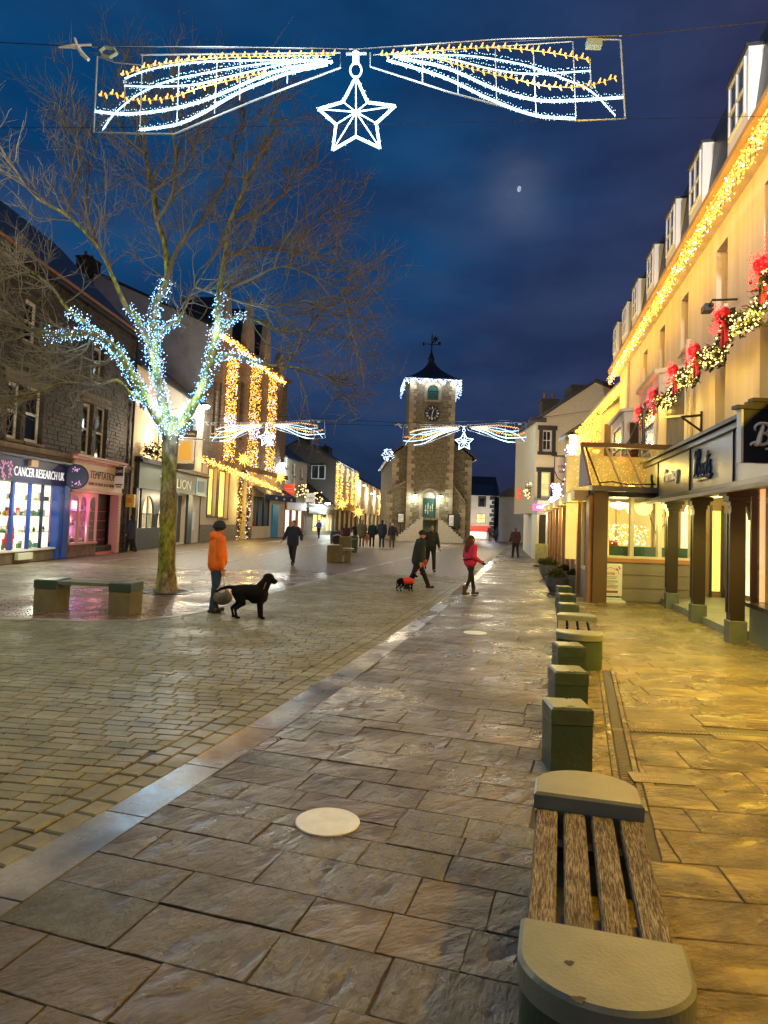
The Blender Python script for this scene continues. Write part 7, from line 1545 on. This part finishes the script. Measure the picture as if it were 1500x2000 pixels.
centre = tp(330, 640)
for px, drift, r0, nlit in limbs:
    n = len(px); q = [tp(x, y, drift * (i / (n - 1)) ** .8) for i, (x, y) in enumerate(px)]; s = smoothline(q, 4); b = MB()
    b.tube(s, [max(.008, r0 * (1 - i / (len(s) - 1)) ** .75) for i in range(len(s))], 8, cap=False); b.build('limb', bark if nlit else twigm, T, smooth=True)
    if nlit: lit.append([(p, r0 * (1 - i / len(s)) ** .75) for i, p in enumerate(s[:max(2, (nlit - 1) * 4 + 1)])])
    start = int(len(s) * (.45 if nlit else .12))
    for i in range(start, len(s)):
        for k in range(1):
            out = (s[i] - centre).normalized(); tang = (s[min(i + 1, len(s) - 1)] - s[max(i - 1, 0)]).normalized()
            d = (tang * .8 + out * .35 + V((random.gauss(0, .5), random.gauss(0, .6), random.gauss(0, .5)))).normalized(); grow(s[i], d, random.uniform(.6, 1.5), .018, 1 if random.random() < .65 else 0)
tw.build('twigs', twigm, T, kind='stuff')
tl = empty('tree_lights', (TB.x, TD, 0), 0, 'blue white fairy lights wound round the forks of the bare tree', 'fairy lights'); b = MB(); b2 = MB(); w = MB()
segs = list(lit) + [[(tp(333, 850), .22), (tp(333, 838), .22), (tp(333, 812), .2), (tp(331, 790), .2)]]
segs[-1] = [(s_, .2) for s_ in along([tp(333, 852), tp(334, 790)], .1)]
for sg in segs:
    for i in range(len(sg) - 1):
        (p, r), (p2, r2) = sg[i], sg[i + 1]; L = (p2 - p).length; d = (p2 - p).normalized(); a1 = d.cross(V((0, 1, .1))).normalized(); a2 = d.cross(a1)
        for k in range(int(L * (100 + 640 * r)) + 1):
            t = random.random(); a = random.random() * 2 * pi; rr_ = (r + (r2 - r) * t) + .015 + abs(random.gauss(0, .06)); (b2 if random.random() < .3 else b).bulb(p.lerp(p2, t) + (a1 * cos(a) + a2 * sin(a)) * rr_, .0125 * random.uniform(.7, 1.4))
        w.tube([p + (a1 * cos(i * 2.4) + a2 * sin(i * 2.4)) * (r + .01), p2 + (a1 * cos(i * 2.4 + 2.4) + a2 * sin(i * 2.4 + 2.4)) * (r2 + .01)], .006, 3, cap=False)
b.build('bulb', E_blue, tl, kind='stuff'); b2.build('white_bulb', emat('ice_led', (.6, .78, 1), 4.), tl, kind='stuff'); w.build('cable', mat('green_cable', (.02, .12, .08), .6), tl)
for px, py, pw in ((310, 790, 60), (345, 830, 50), (300, 690, 50), (240, 690, 35), (150, 640, 30), (385, 760, 50), (420, 640, 45), (320, 570, 35), (470, 640, 20)): lamp(tp(px, py, -.45), pw * .42, (.45, .72, 1.), .2, tl)
# tree grate ring
o = empty('tree_grate', (TB.x, TD, 0), 0, 'round cast iron grate ring in the paving at the foot of the tree', 'grate'); b = MB()
b.lathe([(.62, -.03), (.64, .012), (.60, .02), (.52, .02), (.5, -.03)], 40); b.build('outer_ring', darkmetal, o)
for k in range(36): a = 2 * pi * k / 36; b = MB(); b.tube([(.33 * cos(a), .33 * sin(a), .006), (.51 * cos(a), .51 * sin(a), .006)], .016, 4); b.build('grate_bar', mat('grate_steel', (.20, .20, .18), .35, .7), o)
# ------------------------------------------------------------------ PEOPLE AND DOGS
skin = mat('skin', (.48, .27, .18), .55, var=.06); hairm = mat('brown_hair', (.05, .03, .018), .7); whitehair = mat('grey_hair', (.45, .42, .38), .7)
shoem = mat('dark_shoe', (.02, .02, .022), .5)
def cloth(n, c, v=.18): return mat('cloth_' + n, c, .8, var=v, scale=9, bump=.9, bscale=7)
def person(label, at_, H, yaw, legs=((0, 0), (0, 0)), arms=((5, 8, 10), (5, 8, 10)), lean=0., head=(0, 0), jacket=None, trousers=None, hat=None, hair=None, coat=0., bulk=1., scarf=None, hood=False, near=True, shoes=None, gloves=None, boots=False, group=None, beanie_w=1., wide=1.):
    c = gp(*at_) if len(at_) == 2 else V(at_); o = empty('person', (c.x, c.y, 0), radians(yaw), label, 'person', group); s = H / 1.75; vx = (.014 if near else .026)
    ln = radians(lean); J = {}
    up_ = V((0, sin(ln), cos(ln)))
    # legs
    for k, sd in ((0, -1), (1, 1)):
        th, kn = radians(legs[k][0]), radians(legs[k][1]); hip = V((sd * .095, 0, .92)); knee = hip + V((sd * .01, sin(th), -cos(th))) * .43; ank = knee + V((0, sin(th - kn), -cos(th - kn))) * .42
        J['hip', k], J['knee', k], J['ank', k] = hip, knee, ank; J['fa', k] = max(0, kn - th) * .7 if kn > th else -max(0, th) * .5
    dz = .085 - min(J['ank', 0].z, J['ank', 1].z)
    for key in list(J):
        if key[0] in ('hip', 'knee', 'ank'): J[key] = (J[key] + V((0, 0, dz))) * s
    pel = V((0, 0, .94 + dz)) * s; T = lambda x, y, z: pel + V((x, y, 0)) * s + up_ * (z - .94) * s
    chest = T(0, .0, 1.27); neck = T(0, .01, 1.47); sh = [T(-.185 * wide, 0, 1.40), T(.185 * wide, 0, 1.40)]
    for k, sd in ((0, -1), (1, 1)):
        a, ot, el = [radians(x) for x in arms[k][:3]]; inw = arms[k][3] if len(arms[k]) > 3 else 0
        e = sh[k] + V((sd * sin(ot), sin(a) * cos(ot), -cos(a) * cos(ot))) * .29 * s; w = e + V((sd * sin(ot) * .5 - sd * inw, sin(a + el), -cos(a + el))).normalized() * .25 * s; J['sh', k], J['el', k], J['wr', k] = sh[k], e, w
    hd = neck + V((0, .02, .135)) * s + up_ * .0; yw, pt = radians(head[0]), radians(head[1]); HM = Matrix.Rotation(yw, 3, 'Z') @ Matrix.Rotation(pt, 3, 'X')
    hv = lambda x, y, z: hd + HM @ (V((x, y, z)) * s)
    r = lambda x: x * s
    # body: one continuous figure
    b = MB(); b.cap(pel, chest, r(.125), r(.14)); b.cap(chest + V((r(-.08), 0, 0)), chest + V((r(.08), 0, 0)), r(.12), r(.12)); b.cap(neck - up_ * r(.06), hd, r(.058), r(.055))
    b.cap(sh[0], sh[1], r(.062), r(.062)); b.ell(hv(0, 0, .01), r(.075), r(.092), r(.108), 14, 10, HM); b.ell(hv(0, .035, -.06), r(.052), r(.055), r(.05), 10, 8, HM)
    b.cap(hv(0, .088, .015), hv(0, .105, -.022), r(.011), r(.016), 6)
    for sd in (-1, 1): b.ell(hv(sd * .077, -.005, -.005), r(.014), r(.024), r(.032), 8, 6, HM)
    for k in (0, 1):
        b.cap(J['sh', k], J['el', k], r(.05), r(.04)); b.cap(J['el', k], J['wr', k], r(.04), r(.028)); d = (J['wr', k] - J['el', k]).normalized(); b.cap(J['wr', k], J['wr', k] + d * r(.05), r(.03), r(.03))
        b.cap(J['hip', k], J['knee', k], r(.085), r(.055)); b.cap(J['knee', k], J['ank', k], r(.052), r(.036)); b.cap(J['ank', k], J['ank', k] + V((0, r(.12), r(-.045))), r(.035), r(.03))
    remesh(b, 'body', skin, o, vx, 2)
    # hands with five fingers
    for k, sd in ((0, -1), (1, 1)):
        d = (J['wr', k] - J['el', k]).normalized(); side = d.cross(V((0, 0, 1))); side = side.normalized() if side.length > .05 else V((0, 1, 0)); fw = V((0, 1, 0)); lat = fw if abs(d.y) < .8 else V((0, 0, 1)); lat = (lat - d * lat.dot(d)).normalized(); nrm = d.cross(lat) * -sd
        w = J['wr', k] + d * r(.03); b = MB()
        for q in (-1, 0, 1): b.cap(w + lat * r(.022 * q), w + d * r(.075) + lat * r(.027 * q), r(.017), r(.015), 8)
        for q, L in ((-1.5, .055), (-.5, .068), (.5, .073), (1.5, .066)):
            p0 = w + d * r(.08) + lat * r(.019 * q); p1 = p0 + (d * .85 - nrm * .35).normalized() * r(L * .5); p2 = p1 + (d * .45 - nrm * .8).normalized() * r(L * .55); b.cap(p0, p1, r(.010), r(.009), 6); b.cap(p1, p2, r(.009), r(.0075), 6)
        p0 = w + d * r(.015) + lat * r(.028); p1 = p0 + (lat * .8 + d * .6).normalized() * r(.04); p2 = p1 + (d * .9 - nrm * .4).normalized() * r(.032); b.cap(p0, p1, r(.013), r(.011), 6); b.cap(p1, p2, r(.011), r(.009), 6)
        remesh(b, 'hand', gloves or skin, o, .0065 if near else .012, 1)
    # trousers
    b = MB(); b.cap(pel + V((r(-.05), 0, r(-.01))), pel + V((r(.05), 0, r(-.01))), r(.14 * bulk), r(.14 * bulk)); b.cap(pel, pel + V((0, 0, r(.08))), r(.14 * bulk), r(.13 * bulk))
    slim = .8 if boots else 1.
    for k in (0, 1):
        b.cap(J['hip', k], J['knee', k], r(.108 * slim), r(.074 * slim)); e_ = J['ank', k] + (J['ank', k] - J['knee', k]).normalized() * r(.0 if not boots else -.1); b.cap(J['knee', k], e_, r(.073 * slim), r(.062 * slim))
        kb = J['knee', k] + V((0, r(-.02), r(-.06))); b.ell(kb, r(.078 * slim), r(.078 * slim), r(.03), 10, 6)
    remesh(b, 'trousers', trousers, o, vx, 2)
    for k in (0, 1):
        a_ = J['ank', k]; low = a_.z < .11 * s; b = MB(); fd = V((0, 1, 0)) if low else V((0, .72, -.7)).normalized() if J['fa', k] > 0 else V((0, .92, .35)).normalized(); dn = V((0, 0, -1)) if low else V((0, -.7, -.72)).normalized()
        sole = a_ + dn * r(.045); b.cap(sole + fd * r(-.055), sole + fd * r(.15), r(.037), r(.040), 10); b.cap(a_, sole + fd * r(.02), r(.045), r(.045), 10)
        if boots: b.cap(a_ + V((0, 0, r(.14))), a_, r(.062), r(.055), 10)
        remesh(b, 'shoe', shoes or shoem, o, vx, 2)
    # jacket
    B_ = bulk; b = MB(); hem = pel + V((0, r(-.01), r(.02 - coat)))
    for x in (-.075, 0, .075): b.cap(chest + V((r(x), 0, r(.02))), hem + V((r(x * 1.15), 0, 0)), r(.145 * B_ if x == 0 else .125 * B_), r(.15 * B_ if x == 0 else .13 * B_))
    b.cap(T(0, .03, 1.12) + V((r(-.03), 0, 0)), T(0, .03, 1.0) + V((r(.03), 0, 0)), r(.155 * B_), r(.150 * B_)); b.cap(sh[0] + up_ * r(-.01), sh[1] + up_ * r(-.01), r(.080), r(.080)); b.cap(neck - up_ * r(.08), neck - up_ * r(.0), r(.095), r(.078))
    for k in (0, 1):
        b.cap(J['sh', k], J['el', k], r(.083 * B_), r(.068 * B_)); b.cap(J['el', k], J['wr', k], r(.068 * B_), r(.052)); 
        for t in (.25, .5, .78): p = J['el', k].lerp(J['wr', k], t); b.ell(p, r(.068 - .012 * t), r(.068 - .012 * t), r(.012), 8, 4)
    if hood: b.ell(neck + V((0, r(-.10), r(-.02))), r(.12), r(.09), r(.10), 10, 8); b.cap(neck + V((r(-.09), r(-.03), r(.0))), neck + V((r(.09), r(-.03), r(.0))), r(.05), r(.05))
    remesh(b, 'jacket', jacket, o, vx, 3)
    # head dress
    if hat: b = MB(); b.ell(hv(0, -.012, .045), r(.092 * beanie_w), r(.106 * beanie_w), r(.098 * beanie_w), 14, 10, HM); b.tube([hv(.090 * beanie_w * cos(a), -.012 + .104 * beanie_w * sin(a), .025) for a in [2 * pi * i / 12 for i in range(13)]], r(.016), 6); remesh(b, 'hat', hat, o, vx * .8, 1)
    if hair: b = MB(); b.ell(hv(0, -.022, .035), r(.086), r(.094), r(.098), 14, 10, HM); b.ell(hv(0, -.05, -.02), r(.076), r(.06), r(.085), 10, 8, HM); remesh(b, 'hair', hair, o, vx * .8, 1)
    if scarf: b = MB(); b.tube([neck + V((r(.085) * cos(a), r(.09) * sin(a), r(.03))) for a in [2 * pi * i / 12 for i in range(13)]], r(.035), 7); remesh(b, 'scarf', scarf, o, vx, 1)
    if near:
        b = MB()
        for sd in (-1, 1): b.ell(hv(sd * .03, .083, .02), r(.012), r(.008), r(.007), 8, 6, HM)
        b.build('eyes', mat('eye_dark', (.02, .015, .01), .2), o, smooth=True); b = MB(); b.ell(hv(0, .084, -.055), r(.024), r(.007), r(.006), 8, 6, HM); b.build('mouth', mat('lips', (.25, .08, .06), .5), o, smooth=True)
    return o, J, s
navyc = cloth('navy', (.018, .028, .06)); blackc = cloth('black', (.014, .014, .015)); denim = cloth('denim', (.025, .055, .12)); orange = cloth('orange', (.95, .19, .015), .10); pinkc = cloth('pink', (.72, .03, .09), .08); greenb = cloth('dark_green', (.018, .028, .022)); browns = cloth('brown', (.07, .03, .02)); bluec = cloth('blue', (.03, .06, .40)); beige = cloth('beige', (.35, .28, .18)); greyc = cloth('grey', (.12, .12, .12)); redb = cloth('maroon', (.20, .03, .03)); olivec = cloth('olive', (.12, .10, .05))
# man in orange: stands side on, facing right and slightly away
po, J, s = person('man in a bright orange hooded jacket, dark beanie and jeans standing beside the black dog', (419, 1196), 1.74, -58, legs=((4, 2), (-5, 2)), arms=((0, 6, 8), (-4, 4, 16)), head=(-28, 0), jacket=orange, trousers=denim, hat=cloth('beanie', (.02, .03, .035)), hood=True, bulk=1.16, coat=.05, beanie_w=1.18)
b = MB(); p_ = J['sh', 0].lerp(J['el', 0], .5); b.ell(p_ + V((-.09, 0, 0)), .008, .022, .022, 10, 6); b.build('sleeve_badge', greyc, po)
mw = po.matrix_world if False else Matrix.Translation(po.location) @ Matrix.Rotation(po.rotation_euler.z, 4, 'Z')
hw = mw @ (J['wr', 1] + V((0, .02, -.1)))
bg = empty('carrier_bag', hw, 0, 'pale net shopping bag with brown contents hanging from the hand of the man in orange', 'bag'); b = MB(); b.tube([(0, 0, 0), (-.03, 0, -.22), (-.06, 0, -.34)], [.008, .012, .05], 6); b.tube([(0, 0, 0), (.04, 0, -.2), (.08, 0, -.34)], [.008, .012, .05], 6); b.cap((0, 0, -.3), (.01, 0, -.36), .05, .1); b.build('handles', mat('bag_plastic', (.6, .55, .45), .4), bg, smooth=True)
b = MB(); b.ell((.02, 0, -.46), .19, .12, .15, 14, 10); b.build('bag_body', mat('bag_net', (.30, .22, .12), .5, var=.6, scale=9, col2=(.10, .11, .10)), bg, smooth=True)
# man in dark green coat with the small dog
p1, J1, _ = person('man in a long dark green coat and black beanie beside the small dog', (814, 1150), 1.72, -75, legs=((28, 4), (-18, 12)), arms=((12, 6, 20), (-14, 8, 16)), lean=9, head=(0, -14), jacket=greenb, trousers=blackc, hat=blackc, coat=.1, bulk=1.16)
p2, J2, _ = person('walking man in black with swinging arms just behind the dog walker', (840, 1116), 1.80, 188, legs=((16, 4), (-12, 42)), arms=((20, 10, 14), (-16, 12, 12)), head=(8, 0), jacket=cloth('blackgreen', (.02, .03, .03)), trousers=blackc, hair=blackc, coat=.06, bulk=1.02)
p3, J3, _ = person('woman in a bright pink jacket, black leggings, brown boots and long brown hair', (917, 1162), 1.60, -62, legs=((20, 12), (-10, 14)), arms=((-8, 10, 62), (-12, 12, 70)), head=(-10, 0), jacket=pinkc, trousers=blackc, hair=cloth('auburn', (.09, .035, .02)), coat=.02, bulk=1.05, boots=True, shoes=cloth('brown_boot', (.10, .05, .025)), gloves=blackc)
b = MB(); nk = V((0, 0, 1.34)) * (1.60 / 1.75); b.cap(nk + V((0, -.05, .18)), nk + V((0, -.1, -.06)), .10, .075); b.cap(nk + V((.06, -.02, .15)), nk + V((.08, 0, -.08)), .06, .04); b.cap(nk + V((-.06, -.02, .15)), nk + V((-.08, 0, -.08)), .06, .04); remesh(b, 'long_hair', cloth('auburn', (.09, .035, .02)), p3, .014, 2)
b = MB(); z_ = .93; b.tube([(.215 * cos(a), .19 * sin(a) + .01, z_ + .03 * cos(a)) for a in [2 * pi * i / 20 for i in range(21)]], .018, 6); b.tube([(.1, -.17, 1.26), (-.02, .2, 1.05), (-.2, .08, .93)], .014, 5); b.build('waist_strap', blackc, p3)
p4, _, _ = person('man in a navy coat and black trousers walking towards the camera with hands behind him', (570, 1103), 1.78, 172, legs=((14, 3), (-14, 26)), arms=((-18, 26, 60), (-18, 26, 60)), head=(-24, 6), jacket=navyc, trousers=blackc, hair=cloth('short_reddish_hair', (.16, .06, .03)), coat=.13, bulk=1.15)
p5, _, _ = person('person in a maroon brown coat with hands in pockets walking away near the planters', (1006, 1090), 1.76, 8, legs=((10, 2), (-10, 8)), arms=((6, 14, 30), (6, 14, 30)), jacket=browns, trousers=blackc, hair=greyc, coat=.1, bulk=1.2, near=False)
p6, _, _ = person('person in a bright blue jacket and dark trousers before the yellow shop windows', (622, 1051.5), 1.74, 150, legs=((8, 2), (-8, 14)), arms=((8, 20, 60), (8, 20, 60)), jacket=bluec, trousers=blackc, hair=blackc, near=False)
grp = 'people walking away in front of the clock tower'
person('tall walker in a brown coat, leftmost of the adults walking away', (706, 1069), 1.86, 4, legs=((8, 2), (-8, 6)), arms=((4, 10, 10), (4, 10, 10)), jacket=olivec, trousers=greyc, hair=cloth('light_hair', (.30, .20, .08)), coat=.2, bulk=1.25, near=False, group=grp)
person('grey haired walker in a dark teal coat, second from the left', (726, 1069), 1.78, -4, legs=((-8, 6), (8, 2)), arms=((4, 12, 16), (4, 12, 16)), jacket=cloth('teal_black', (.015, .035, .04)), trousers=blackc, hair=whitehair, coat=.12, bulk=1.15, near=False, group=grp)
person('walker in a navy coat and dark hair, third from the left', (745, 1070), 1.90, 2, legs=((8, 2), (-8, 6)), arms=((4, 12, 10), (4, 12, 10)), jacket=navyc, trousers=cloth('navy_trousers', (.02, .025, .06)), hair=blackc, coat=.18, bulk=1.15, near=False, group=grp)
person('walker with a white hat and olive trousers, rightmost of the group by the stairs', (765, 1071), 1.72, -6, legs=((-8, 6), (12, 3)), arms=((4, 12, 10), (-10, 26, 10)), jacket=cloth('dark_plum', (.03, .02, .035)), trousers=olivec, hat=cloth('white_wool', (.7, .68, .62)), bulk=1.05, near=False, group=grp, shoes=cloth('pale_shoe', (.5, .47, .4)))
person('small child in pale clothes between the first two adult walkers', (716, 1069), 1.02, 0, legs=((6, 2), (-6, 6)), jacket=cloth('salmon', (.6, .22, .14)), trousers=cloth('pale_yellow', (.6, .5, .25)), hair=hairm, near=False, bulk=1.2)
person('seated looking person in a dark maroon top behind the stone post', (674, 1076), 1.60, 0, jacket=cloth('maroon_black', (.05, .015, .02)), trousers=blackc, hair=hairm, near=False, bulk=1.2)
person('young person in black leaning at the left of the walking group', (693, 1062), 1.60, 40, legs=((6, 2), (-6, 6)), arms=((30, 20, 40), (4, 12, 16)), jacket=blackc, trousers=blackc, hair=hairm, near=False)
person('person in a red brown jacket standing by the arch garland looking at a phone', (492, 1051.5), 1.66, 190, arms=((20, 14, 100, .5), (20, 14, 100, .5)), head=(0, -12), jacket=redb, trousers=greyc, hair=hairm, near=False, shoes=cloth('white_trainer', (.6, .6, .58)))
person('dark figure in a navy coat walking past the yellow box on the left pavement', (255, 1078), 1.72, 70, legs=((12, 3), (-10, 8)), jacket=cloth('slate_blue', (.035, .045, .085)), trousers=blackc, hair=blackc, coat=.28, bulk=1.15, near=False, hood=True)
person('person in a pale pink top before the bright corner house shop', (957, 1057.5), 1.72, 150, arms=((10, 14, 70), (10, 14, 70)), jacket=cloth('dusty_pink', (.40, .20, .20)), trousers=greyc, hair=cloth('pink_hat', (.5, .25, .25)), near=False, bulk=1.1)
person('smaller person in grey blue beside the pale pink one', (969, 1058), 1.5, 200, jacket=cloth('grey_blue', (.12, .13, .22)), trousers=denim, hair=hairm, near=False)
# ---------- dogs
blackfur = mat('black_fur', (.005, .005, .0055), .85, spec=.2, var=.2, scale=30, bump=.2, bscale=60)
def dog(label, at_, yaw, sc, near=True, headup=1., tail='out', L=1., fur=None):
    c = gp(*at_); o = empty('dog', (c.x, c.y, 0), radians(yaw), label, 'dog'); b = MB(); q = lambda x, y, z: V((x, y * L, z)) * sc
    # faces +Y; shoulder height .56, body from y=-.33 to .30
    b.cap(q(0, .18, .435), q(0, -.02, .445), .150 * sc, .142 * sc, 14); b.cap(q(0, -.02, .45), q(0, -.27, .46), .138 * sc, .118 * sc, 14); b.cap(q(0, .22, .37), q(0, .06, .36), .11 * sc, .105 * sc, 12); b.cap(q(0, -.1, .42), q(0, -.25, .44), .11 * sc, .10 * sc)
    b.cap(q(0, .20, .50), q(0, .305, .64), .125 * sc, .094 * sc, 12); b.ell(q(0, .35, .70), .085 * sc, .10 * sc, .09 * sc, 12, 8); b.cap(q(0, .41, .685), q(0, .49, .645), .052 * sc, .042 * sc, 10); b.cap(q(0, .40, .655), q(0, .48, .622), .034 * sc, .026 * sc, 8)
    for sd in (-1, 1):
        b.cap(q(sd * .065, .335, .735), q(sd * .086, .345, .645), .028 * sc, .022 * sc, 8)
        fy = .21 + sd * .035; b.cap(q(sd * .075, fy, .42), q(sd * .08, fy - .02, .26), .070 * sc, .042 * sc, 10); b.cap(q(sd * .08, fy - .02, .26), q(sd * .08, fy + .0, .05), .038 * sc, .028 * sc, 10); b.cap(q(sd * .08, fy + .0, .028), q(sd * .08, fy + .055, .022), .028 * sc, .022 * sc, 8)
        by = -.28 + sd * .05; b.cap(q(sd * .065, by + .0, .44), q(sd * .08, by + .07, .27), .095 * sc, .054 * sc, 10); b.cap(q(sd * .08, by + .07, .27), q(sd * .08, by - .09, .165), .048 * sc, .030 * sc, 10); b.cap(q(sd * .08, by - .09, .165), q(sd * .08, by - .055, .04), .025 * sc, .022 * sc, 8); b.cap(q(sd * .08, by - .055, .026), q(sd * .08, by + .005, .022), .027 * sc, .022 * sc, 8)
    tl_ = [q(0, -.36, .52), q(0, -.50, .53), q(0, -.64, .50), q(0, -.76, .44)] if tail == 'out' else [q(0, -.34, .50), q(0, -.42, .40), q(0, -.44, .26)]
    for i in range(len(tl_) - 1): b.cap(tl_[i], tl_[i + 1], (.040 - .007 * i) * sc, (.033 - .007 * i) * sc, 8)
    remesh(b, 'body', fur or blackfur, o, .011 if near else .012, 3)
    b = MB(); b.ell(q(0, .538, .652), .016 * sc, .014 * sc, .013 * sc, 8, 6); b.build('nose', shoem, o); b = MB(); [b.ell(q(sd * .045, .425, .73), .009 * sc, .008 * sc, .009 * sc, 6, 4) for sd in (-1, 1)]; b.build('eyes', mat('dog_eye', (.12, .06, .02), .15), o)
    return o, q
d1, q = dog('large black labrador standing side on with tail out behind the man in orange', (489, 1208), -86, 1.06, L=.80)
b = MB(); b.tube([q(.118 * cos(a), .285 + .04 * sin(a), .565 + .105 * sin(a)) for a in [2 * pi * i / 16 for i in range(17)]], .010, 5, cap=False); b.build('collar', mat('collar_brown', (.3, .16, .09), .5), d1)
d2, q = dog('small black dog in a red coat beside the man in dark green', (793, 1155), -70, .62, tail='down')
b = MB(); b.cap(q(0, .20, .45), q(0, -.10, .455), .168 * .62, .158 * .62, 14); b.cap(q(0, .2, .41), q(0, .1, .41), .135 * .62, .13 * .62, 12); remesh(b, 'dog_coat', mat('red_dog_coat', (.75, .05, .04), .6), d2, .012, 2)
mw = Matrix.Translation(p1.location) @ Matrix.Rotation(p1.rotation_euler.z, 4, 'Z'); hw = mw @ (J1['wr', 0] + V((0, .03, -.09))); dc = V((d2.location.x + .05, d2.location.y, .33))
o = empty('dog_lead', hw, 0, 'red lead and red pouch hanging from the dog walker to the small dog', 'lead'); b = MB(); b.tube([(0, 0, 0), (dc - hw) * .5 + V((0, 0, -.05)), dc - hw], .008, 5); b.build('lead_cord', mat('red_lead', (.7, .04, .05), .5), o); b = MB(); b.bbox(-.07, .05, -.04, .04, -.09, .03, .02); b.build('pouch', MATS['red_lead'], o)
# ---------- moon
m_ = dp(1014, 369, 3000.); b = MB(); b.ell((0, 0, 0), 8.5, 10, 13, 20, 14); o = b.build('moon', emat('moonlight', (.75, .85, 1.), .8, var=.6, scale=.12), smooth=True, label='small half moon in thin cloud to the right of the clock tower', cat='moon'); o.location = m_
cam.clip_end = 6000
